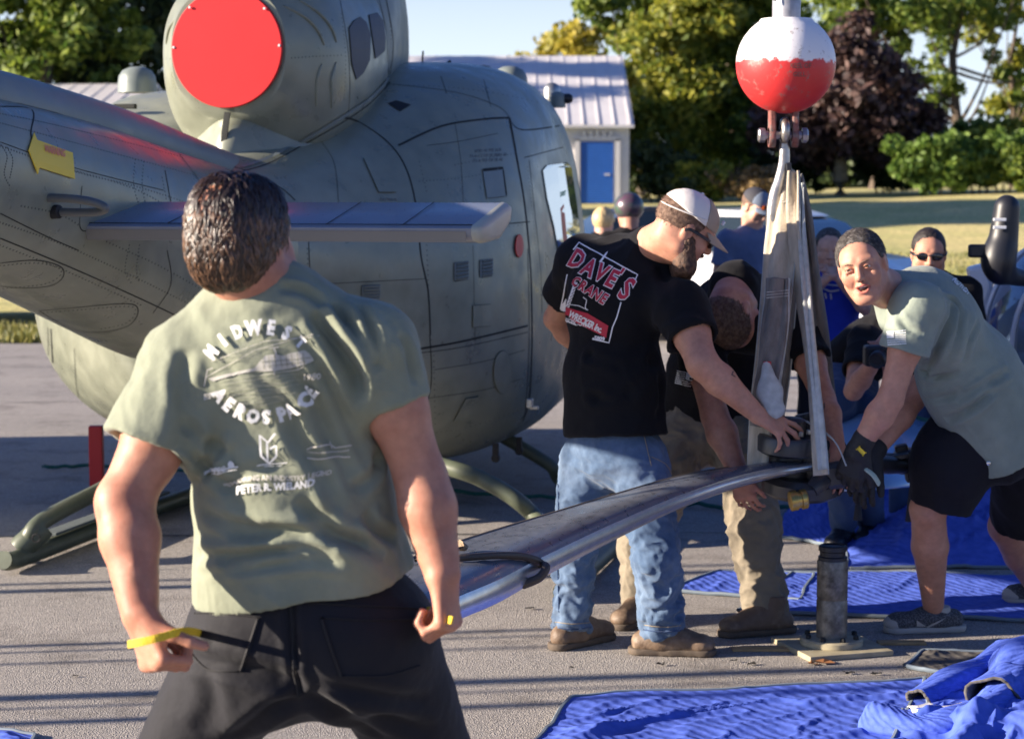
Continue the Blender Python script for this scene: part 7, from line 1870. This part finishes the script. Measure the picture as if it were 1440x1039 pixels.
# blade
blade = empty('main_rotor', W(900, 730, 6.2), 'long silver rotor blade reaching from the hub to the foreground man', 'rotor blade')
m_bl = mat('blade_grey_paint', (0.085, 0.095, 0.12), .32, spec=.7, color2=(0.14, 0.145, 0.16), c2scale=1.5, c2lo=.35, c2hi=.7, var=.15, vscale=14, rvar=.1, coat=.15, stretch=(2.5, 1, 1), bump=.10, bscale=60, bdist=.002)
m_le = mat('bare_leading_edge', (0.62, 0.62, 0.63), .26, metal=.85, var=.1, vscale=30)
nearP = [W(1158, 655, 7.18), W(1060, 672, 6.92), W(960, 706, 6.55), W(860, 752, 6.0), W(760, 803, 5.45), W(700, 836, 5.12), W(640, 862, 4.86), W(560, 900, 4.55)]
farP = [W(1140, 640, 7.55), W(1060, 652, 7.42), W(960, 669, 7.15), W(860, 697, 6.72), W(760, 727, 6.25), W(700, 745, 5.95), W(640, 764, 5.66), W(560, 792, 5.3)]
NP_ = catmull(nearP, 6); FP_ = catmull(farP, 6)
rings = []; le = []
for a, b in zip(NP_, FP_):
    ch = (b - a).length; u = (b - a).normalized(); nn = Vector((0, 0, 1)); nn = (nn - u * nn.dot(u)).normalized()
    pr = [(0, 0), (.012, .016), (.05, .032), (.15, .046), (.3, .050), (.5, .040), (.75, .020), (1, .002), (1, -.002), (.75, -.018), (.5, -.034), (.3, -.044), (.15, -.043), (.05, -.030), (.012, -.016)]
    rings.append([a + u * (ch * x) + nn * (ch * y * 1.25) for x, y in pr])
    le.append([a + u * (ch * x * .9 - .003) + nn * (ch * y * 1.30) for x, y in ((.038, .031), (.028, .026), (.012, .017), (0, 0), (.012, -.016), (.028, -.022), (.038, -.026))])
loft('blade_skin', rings, m_bl, blade)
le_o = loft('leading_edge_strip', le, m_le, blade, capped=False, closed=False)
bm = bmesh.new(); tube(bm, [r[7] for r in rings], .004, 6); bm_obj('trailing_edge_strip', bm, mat('brown_trailing_strip', (0.16, 0.12, 0.08), .5), blade, smooth=True)
BBD = bvh_of([c for c in blade.children if c.name.startswith('blade_skin')])
# tie rope and padding wrapped over the blade
m_rp = mat('brown_rubber_hose', (0.06, 0.045, 0.035), .6, bump=.6, bscale=150, bdist=.003); m_tan = mat('tan_rope', (0.28, 0.20, 0.13), .9, bump=1, bscale=200, bdist=.004)
S = [hit(BBD, *p, .012) for p in ((585, 792), (640, 791), (690, 787), (725, 786), (748, 790))]; S = [s[0] for s in S if s]
endp = W(768, 798, 5.38)
P = catmull(S + [W(762, 793, 5.46), endp, W(758, 812, 5.36), W(735, 822, 5.34)], 6)
bm = bmesh.new(); tube(bm, P, [.009 + .004 * (i / len(P)) for i in range(len(P))], 10); o = bm_obj('tie_rope', bm, m_rp, smooth=True); tag(o, 'dark rubber covered rope looped over the rotor blade near the foreground man', 'rope')
S = [hit(BBD, *p, .014) for p in ((640, 780), (655, 777))]
if all(S):
    bm = bmesh.new(); a, b = S[0][0], S[1][0]; tube(bm, [a, a.lerp(b, .5) + UPV * .01, b], [.012, .016, .010], 8); tag(bm_obj('rope_knot', bm, m_tan, smooth=True), 'short tan knot of rope resting on the blade beside the arm', 'rope')

# ================================================================== MAST STAND ON THE GROUND
g0 = G(1169, 912, 0.0)
stand = empty('hub_stand', g0, 'worn steel cylinder stand bolted to a square base plate on the ground', 'stand')
m_cyl = mat('worn_grease_steel', (0.22, 0.20, 0.17), .45, metal=.5, color2=(0.07, 0.06, 0.05), c2scale=12, c2lo=.4, c2hi=.65, var=.35, vscale=35, bump=.3, bscale=90, bdist=.002)
m_plate = mat('olive_steel_plate', (0.34, 0.30, 0.20), .6, var=.2, vscale=20)
bm = bmesh.new(); lathe(bm, [(.057, .02), (.058, .03), (.058, .185), (.056, .19), (.056, .194), (.0575, .198), (.0575, .335), (.055, .34)], g0, UPV, 40); bm_obj('cylinder', bm, m_cyl, stand, smooth=True)
bm = bmesh.new(); lathe(bm, [(.050, .33), (.054, .335), (.054, .352), (.048, .356), (.048, .372), (.053, .376), (.053, .392), (.046, .396), (.040, .39)], g0, UPV, 36); bm_obj('threaded_collar', bm, m_blackpl, stand, smooth=True)
bm = bmesh.new(); lathe(bm, [(.115, .018), (.118, .022), (.118, .040), (.112, .046), (.062, .048)], g0, UPV, 44); bm_obj('flange', bm, m_plate, stand, smooth=True)
bm = bmesh.new(); box(bm, g0 + UPV * .010, (.34, .34, .020), (Vector((.95, .3, 0)).normalized(), Vector((-.3, .95, 0)).normalized(), UPV), .003); bm_obj('base_plate', bm, m_plate, stand)
for i in range(8):
    a = i * math.pi / 4 + .3; bm = bmesh.new(); lathe(bm, [(.011, 0), (.011, .012), (.008, .016)], g0 + Vector((.095 * math.cos(a), .095 * math.sin(a), .046)), UPV, 6); bm_obj('flange_bolt', bm, m_hblack, stand)
m_wood = mat('plywood', (0.42, 0.26, 0.11), .7, var=.25, vscale=20, stretch=(1, 6, 1))
for px0, px1, py, lab in ((1030, 1110, 915, 'left'), (1235, 1300, 906, 'right')):
    a = G(px0, py); b = G(px1, py - 2); bm = bmesh.new(); box(bm, (a + b) / 2 + UPV * .005, ((b - a).length, .05, .010), bevel=.002); tag(bm_obj('wood_strip', bm, m_wood), 'thin strip of plywood on the ground on the %s side of the steel stand' % lab, 'wood strip')
# ================================================================== QUILTED MOVING BLANKETS
def blanket_mat(name, c1, c2):
    m = bpy.data.materials.new(name); m.use_nodes = True
    nt = m.node_tree; N = nt.nodes; L = nt.links; b = N['Principled BSDF']
    tc = N.new('ShaderNodeTexCoord'); mp = N.new('ShaderNodeMapping'); L.new(tc.outputs['UV'], mp.inputs[0])
    wv = N.new('ShaderNodeTexWave'); wv.wave_type = 'BANDS'; wv.bands_direction = 'DIAGONAL'; wv.inputs['Scale'].default_value = 11; wv.inputs['Distortion'].default_value = 1.6; wv.inputs['Detail'].default_value = 1; wv.inputs['Detail Scale'].default_value = 2.2
    L.new(mp.outputs[0], wv.inputs['Vector'])
    nz = N.new('ShaderNodeTexNoise'); nz.inputs['Scale'].default_value = 22; nz.inputs['Detail'].default_value = 6; L.new(mp.outputs[0], nz.inputs['Vector'])
    rp = N.new('ShaderNodeValToRGB'); rp.color_ramp.elements[0].color = (*c1, 1); rp.color_ramp.elements[1].color = (*c2, 1); rp.color_ramp.elements[0].position = .35; rp.color_ramp.elements[1].position = .7; L.new(nz.outputs[0], rp.inputs[0])
    L.new(rp.outputs[0], b.inputs['Base Color']); b.inputs['Roughness'].default_value = .8; b.inputs['Specular IOR Level'].default_value = .25
    ad = N.new('ShaderNodeMath'); ad.operation = 'MULTIPLY_ADD'; ad.inputs[1].default_value = .35; L.new(nz.outputs[0], ad.inputs[0]); L.new(wv.outputs[0], ad.inputs[2])
    bp = N.new('ShaderNodeBump'); bp.inputs['Strength'].default_value = .35; bp.inputs['Distance'].default_value = .006; L.new(ad.outputs[0], bp.inputs['Height']); L.new(bp.outputs[0], b.inputs['Normal'])
    return m
m_blk = blanket_mat('blue_quilt', (0.06, 0.11, 0.48), (0.095, 0.155, 0.60)); m_blkd = blanket_mat('grey_quilt', (0.07, 0.065, 0.06), (0.12, 0.11, 0.10)); m_edge = mat('blanket_binding', (0.16, 0.20, 0.24), .85)
def blanket(label, c00, c10, c11, c01, amp, seed, m=m_blk, nu=110, nv=70, base=.012, lift=None, scale=2.2, name='moving_blanket', ang=.6, sag=None):
    """c00..c01: four ground corners (near left, near right, far right, far left)"""
    U, Vv = np.meshgrid(np.linspace(0, 1, nu), np.linspace(0, 1, nv)); C = [v3(q) for q in (c00, c10, c11, c01)]
    P = ((1 - U) * (1 - Vv))[..., None] * C[0] + (U * (1 - Vv))[..., None] * C[1] + (U * Vv)[..., None] * C[2] + ((1 - U) * Vv)[..., None] * C[3]
    P = P.reshape(-1, 3); u = U.ravel(); v = Vv.ravel()
    Q = P.copy(); Q[:, 0], Q[:, 1] = P[:, 0] * math.cos(ang) + P[:, 1] * math.sin(ang), (-P[:, 0] * math.sin(ang) + P[:, 1] * math.cos(ang)) * 2.6
    Q = Q + 0.12 * np.stack([fbm(P, 3, seed + 9 + i, 2) for i in range(3)], 1)
    r = 1 - np.abs(fbm(Q, scale, seed, 2)) * 2.4; r = np.clip(r, 0, 1) ** 2
    r2 = 1 - np.abs(fbm(Q[:, [1, 0, 2]], scale * 1.7, seed + 3, 2)) * 2.6; r2 = np.clip(r2, 0, 1) ** 2
    e = np.minimum(np.minimum(u, 1 - u) * 8, np.minimum(v, 1 - v) * 6); e = np.clip(e, .25, 1)
    z = base + amp * (.60 * r ** 1.5 * np.clip(.3 + 1.6 * fbm(P, .9, seed + 12, 1) + .5, 0, 1.2) + .22 * r2) * e + .0045 * fbm(Q, 5, seed + 6, 3)
    if lift is not None: z = z + lift(u, v, P)
    ed = .05 * fbm(P, 2.5, seed + 20, 2); ex = .035
    P[:, 0] += ed; P[:, 1] += .08 * fbm(P, 2.0, seed + 30, 2); P[:, 2] = np.maximum(z, .004)
    Fc = np.array([(j * nu + i, j * nu + i + 1, (j + 1) * nu + i + 1, (j + 1) * nu + i) for j in range(nv - 1) for i in range(nu - 1)], dtype=np.int32)
    t = empty(name, tuple(C[0]), label, 'blanket', 'blue moving blankets on the ground')
    o = mesh_obj('quilted_cloth', P.astype(np.float32), Fc, m, t)
    uv = o.data.uv_layers.new(name='uv'); W_ = np.linalg.norm(C[1] - C[0]); H_ = np.linalg.norm(C[3] - C[0]); li = np.empty(len(o.data.loops), dtype=np.int32); o.data.loops.foreach_get('vertex_index', li)
    uv.data.foreach_set('uv', np.stack([u[li] * W_, v[li] * H_], 1).astype(np.float32).ravel())
    md = o.modifiers.new('t', 'SOLIDIFY'); md.thickness = .009; md.offset = -1
    ring = [i for i in range(nu)] + [j * nu + nu - 1 for j in range(1, nv)] + [(nv - 1) * nu + i for i in range(nu - 2, -1, -1)] + [j * nu for j in range(nv - 2, 0, -1)]
    bm = bmesh.new(); tube(bm, [Vector(P[i]) + Vector((0, 0, -.002)) for i in ring[::2]] + [Vector(P[ring[0]])], .0085, 6, cap=False); bm_obj('edge_binding', bm, m_edge, t, smooth=True)
    return t
blanket('wide blue moving blanket spread along the bottom edge, right of the foreground man', G(700, 1100), G(1330, 1130), G(1300, 955), G(795, 985), .040, 71, nu=170, nv=90, scale=2.6)
blanket('blue moving blanket lying between the steel stand and the sneaker', G(1040, 862), G(1480, 878), G(1470, 812), G(1110, 806), .030, 75, nu=130, nv=60)
blanket('folded end of blue blanket behind the khaki trousers, reaching left of them', G(950, 832), G(1130, 848), G(1140, 808), G(1010, 803), .028, 77, nu=70, nv=40)
blanket('crumpled blue blanket in the bottom right corner with its corner lifted', G(1225, 1075), G(1560, 1100), G(1500, 925), G(1290, 968), .09, 79, nu=150, nv=100, scale=2.4, lift=lambda u, v, P: .07 * np.exp(-((u - .85) / .3) ** 2) * np.sin(np.pi * np.clip(v, 0, 1)) + .05 * np.exp(-((u - .3 - .3 * v) / .08) ** 2) + .06 * np.exp(-((v - .4 + .2 * u) / .08) ** 2))
blanket('grey underside of a folded moving blanket right of the wood strip', G(1272, 942), G(1370, 958), G(1400, 918), G(1290, 918), .035, 81, m=m_blkd, nu=60, nv=36, scale=4)
blanket('dark blue blanket heaped in the shade under the hub, left heap', G(1080, 752), G(1250, 790), G(1260, 690), G(1130, 690), .10, 83, nu=90, nv=60, scale=3, lift=lambda u, v, P: .10 * np.sin(np.pi * u) * np.sin(np.pi * v))
blanket('dark blue blanket heaped in the shade behind the bare legs, right heap', G(1190, 800), G(1500, 800), G(1490, 690), G(1210, 690), .12, 85, nu=110, nv=60, scale=3, lift=lambda u, v, P: .22 * np.sin(np.pi * np.clip(u * 1.1, 0, 1)) * np.sin(np.pi * v))
blanket('blue blanket corner poking into the bottom left of the picture', G(-120, 1090), G(20, 1080), G(42, 1036), G(-90, 1020), .02, 87, nu=40, nv=30)
# rolled folds of the right hand blanket, showing grey quilted backing between pale bound edges
def roll(label, pix, hts, w, m1, m2, seed):
    t = empty('blanket_fold', G(*pix[0]), label, 'blanket', 'blue moving blankets on the ground')
    P = catmull([G(*p, h) for p, h in zip(pix, hts)], 10); n = len(P); nc = 22; V = []
    for i, p in enumerate(P):
        d = (P[min(i + 1, n - 1)] - P[max(i - 1, 0)]).normalized(); s = d.cross(UPV).normalized()
        for c in range(nc):
            a = math.pi * 1.55 * (c / (nc - 1)) - .35; rr = w * (1 + .18 * math.sin(i * .35 + seed) + .10 * math.sin(c * 1.1 + i * .22))
            V.append(Vector((p.x, p.y, 0)) + s * rr * math.cos(a) + UPV * max(.004, p.z + rr * .8 * math.sin(a)))
    Fc = [(i * nc + c, i * nc + c + 1, (i + 1) * nc + c + 1, (i + 1) * nc + c) for i in range(n - 1) for c in range(nc - 1)]
    o = mesh_obj('quilted_cloth', V, Fc, m2, t); o.data.materials.append(m1); md = o.modifiers.new('t', 'SOLIDIFY'); md.thickness = .010; md.offset = -1; md.material_offset = 1
    uv = o.data.uv_layers.new(name='uv')
    for l in o.data.loops: uv.data[l.index].uv = ((l.vertex_index // nc) * .03, (l.vertex_index % nc) * .03)
    for c in (0, nc - 1):
        bm = bmesh.new(); tube(bm, [V[i * nc + c] for i in range(n)], .010, 6); bm_obj('edge_binding', bm, m_edge, t, smooth=True)
roll('long rolled blanket fold in front, curling round its dark grey backing', [(1228, 1012), (1290, 1026), (1345, 1020), (1400, 990), (1425, 955)], [.03, .03, .035, .05, .07], .055, m_blk, m_blkd, 1)
roll('rolled blanket fold at the right edge of the picture, rising highest', [(1395, 985), (1425, 950), (1440, 925), (1475, 905)], [.05, .07, .09, .10], .075, m_blk, m_blkd, 2.2)
roll('narrow rolled blanket fold behind the long one, next to the grey underside', [(1290, 985), (1330, 962), (1375, 940), (1418, 915)], [.02, .035, .05, .07], .040, m_blk, m_blkd, 3.7)
p = G(1330, 1005, .07); bm = bmesh.new(); rows = [[bm.verts.new(p + Vector((.035 * i, .03 * j, .008 * math.sin(i * 2.1 + j * 1.3) + .01))) for j in range(4)] for i in range(-3, 4)]
for a, b in zip(rows[:-1], rows[1:]):
    for j in range(3): bm.faces.new((a[j], b[j], b[j + 1], a[j + 1]))
o = tag(bm_obj('white_cloth', bm, m_inkw, smooth=True), 'small crumpled white cloth lying in the folds of the corner blanket', 'cloth'); md = o.modifiers.new('t', 'SOLIDIFY'); md.thickness = .003
# curved cowling panel resting upright behind the hands, reflected sky put into its blue colour
rings = []
for i in range(14):
    f = i / 13; rings.append([W(1176 + 135 * f + 3 * math.sin(j), 0, 9) * 0 + (W(1150 + 170 * f, 690 - 10 * f, 8.6 - .3 * math.sin(math.pi * f)) * (1 - j / 11) + W(1180 + 130 * f, 578 - 22 * math.sin(math.pi * min(1, f * 1.15)) + 14 * f, 9.4) * (j / 11)) + Vector((0, 0, .06 * math.sin(math.pi * j / 11))) for j in range(12)])
m_pale = mat('sky_reflection_panel', (0.20, 0.36, 0.62), .12, spec=.9, coat=.5)
cw = empty('cowling_panel', (W(1240, 640, 9).x, 9.0, 0), 'glossy curved panel with reflected sky put into its blue colour, lying behind the gloved hands', 'panel')
o = loft('panel_skin', rings, m_pale, cw, capped=False, closed=False); md = o.modifiers.new('t', 'SOLIDIFY'); md.thickness = .012
bm = bmesh.new(); tube(bm, [r[-1] for r in rings], .012, 8); bm_obj('edge_seal', bm, m_rope, cw, smooth=True)
bm = bmesh.new(); tube(bm, [rings[4][3] - UPV * .3, rings[4][3]], .02, 8); bm_obj('support_leg', bm, m_hblack, cw)
bm = bmesh.new(); tube(bm, [rings[10][3] - UPV * .3, rings[10][3]], .02, 8); bm_obj('support_leg', bm, m_hblack, cw)
# ================================================================== SMALL BUBBLE-NOSED HELICOPTER AT THE RIGHT EDGE
bh = empty('light_helicopter', (W(1470, 600, 9.9).x, 10.4, 0), 'small helicopter with a clear bubble canopy cut by the right edge', 'helicopter')
m_bub = mat('tinted_canopy', (0.10, 0.16, 0.28), .05, spec=1, trans=.35, coat=1)
c = W(1510, 480, 10.2)
V, Fc = sdf_mesh([Ell(c, (.46, .75, .56), k=0)], .03, it=2); mesh_obj('bubble_canopy', V, Fc, m_bub, bh)
for k_ in range(3):
    bm = bmesh.new(); tube(bm, [c + Vector((.468 * math.cos(a) * math.cos(.5 * (k_ - 1)), .76 * math.sin(.5 * (k_ - 1)) - .0, .568 * math.sin(a) * math.cos(.5 * (k_ - 1)))) for a in np.linspace(math.pi * .45, math.pi * 1.5, 22)], .012, 6); bm_obj('canopy_frame', bm, m_carw, bh)
V, Fc = sdf_mesh([Cap(W(1416, 292, 9.6), W(1410, 345, 9.6), .062, .072, k=.03), Ell(W(1404, 365, 9.6), (.085, .09, .11), k=.03), Cap(W(1408, 385, 9.6), W(1440, 392, 9.7), .05, .04, k=.04)], .01, it=2); mesh_obj('black_mast_housing', V, Fc, m_blackpl, bh)
for yy in (309, 320):
    bm = bmesh.new(); p = W(1406, yy, 9.525); box(bm, p, (.062, .01, .016), bevel=.003); bm_obj('reflective_band', bm, m_carw, bh)
bm = bmesh.new(); box(bm, W(1374, 353, 9.6), (.085, .04, .065), bevel=.012); tube(bm, [W(1374, 353, 9.6), W(1400, 360, 9.6)], .012, 8); bm_obj('mirror', bm, m_blackpl, bh)
bm = bmesh.new(); box(bm, W(1384, 420, 10.3), (.10, .1, .36), (Vector((.95, 0, .25)).normalized(), Vector((0, 1, 0)), Vector((-.25, 0, .95)).normalized()), .02); bm_obj('door_post', bm, m_carw, bh)
bm = bmesh.new(); tube(bm, catmull([Vector((c.x - .5, 9.3, .06)), Vector((c.x - .5, 10.5, .05)), Vector((c.x - .5, 12, .05))], 4), .04, 10); tube(bm, [Vector((c.x - .5, 10, .06)), c + Vector((-.2, 0, -.5))], .03, 8); bm_obj('skid', bm, m_blackpl, bh)
# ================================================================== DEBRIS
m_leafd = mat('dry_leaf', (0.22, 0.09, 0.03), .8); m_chip = mat('dark_chip', (0.02, 0.018, 0.016), .9)
k = 0
for px, py, s, mm, nm in ((1158, 933, .05, m_leafd, 'dry_leaf'), (1140, 935, .03, m_leafd, 'dry_leaf'), (1193, 948, .022, m_chip, 'bark_chip'), (1057, 935, .02, m_chip, 'bark_chip'), (1234, 949, .022, m_chip, 'bark_chip'), (748, 857, .025, m_chip, 'bark_chip'), (1032, 931, .014, m_chip, 'bark_chip'), (105, 952, .015, m_chip, 'bark_chip'), (930, 936, .015, m_chip, 'bark_chip'), (805, 941, .012, m_chip, 'bark_chip')):
    p = G(px, py); bm = bmesh.new(); n = 9; cv = bm.verts.new(p + Vector((0, 0, .006))); vs = [bm.verts.new(p + Vector((s * math.cos(i * .7) * random.uniform(.5, 1.3), s * .6 * math.sin(i * .7) * random.uniform(.5, 1.3), .004 + random.random() * .010))) for i in range(n)]
    for i in range(n): bm.faces.new((cv, vs[i], vs[(i + 1) % n]))
    tag(bm_obj(nm, bm, mm), ['rust red dry leaf in front of the steel stand', 'small rust brown leaf beside the larger red leaf', 'dark bark chip below the right side of the stand plate', 'dark bark chip left of the rust red leaf', 'rightmost dark bark chip near the grey folded blanket', 'dark bark chip on the concrete left of the left boot', 'tiny dark chip by the right brown boot toe', 'tiny chip on the concrete below the left fist', 'tiny chip under the right brown boot', 'tiny chip between the boots and the blue blanket'][k], 'debris'); k += 1
# guessed posts added unseen at the left so their long shadows stripe the concrete
def from_ground(px, py, back):
    g = G(px, py); return Vector((g.x, g.y, 0)) - Vector((tv.x, tv.y, 0)).normalized() * back
pi_ = 0
for (py, r, hh, back) in ((792, .035, 2.4, 2.6), (822, .022, 3.4, 5.0), (832, .040, 3.2, 4.0), (909, .022, 3.2, 4.2), (918, .012, 3.0, 3.6), (934, .014, 3.2, 4.6), (982, .045, 3.4, 5.2), (997, .012, 3.0, 4.4), (1018, .03, 3.2, 5.0)):
    b0 = from_ground(0, py, back); t = empty('shadow_post', b0, 'unseen shadow casting post number', 'post', 'unseen posts added left of the picture for their shadows')
    t['label'] = ['stout', 'slender tall', 'thick', 'plain', 'pencil thin', 'narrow', 'widest', 'thinnest short', 'broad'][pi_] + ' unseen post added left of the foreground man for its shadow'
    bm = bmesh.new(); tube(bm, [b0, b0 + UPV * hh], r, 10); bm_obj('pole', bm, m_tube, t)
    bm = bmesh.new(); lathe(bm, [(r * 3, 0), (r * 3, .02), (r * 1.2, .03)], b0, UPV, 14); bm_obj('foot_plate', bm, m_tube, t); pi_ += 1
# guessed truck added unseen on the left so its shade covers the tarmac
bt = empty('shade_truck', (-6.2, 11.2, 0), 'unseen grey box truck added left of the helicopter for its shade', 'truck')
bm = bmesh.new(); box(bm, (-6.2, 11.6, 1.2), (1.6, 3.0, 1.6), bevel=.04); bm_obj('cargo_box', bm, m_steel_g, bt)
bm = bmesh.new(); box(bm, (-6.2, 9.7, .95), (1.5, .8, 1.1), bevel=.08); bm_obj('cab', bm, m_carw, bt)
for u in (9.7, 12.4):
    for q in (-.7, .7):
        bm = bmesh.new(); lathe(bm, [(.3, -.1), (.32, -.08), (.32, .08), (.3, .1)], (-6.2 + q, u, .32), Vector((1, 0, 0)), 18); bm_obj('wheel', bm, m_rubber, bt)
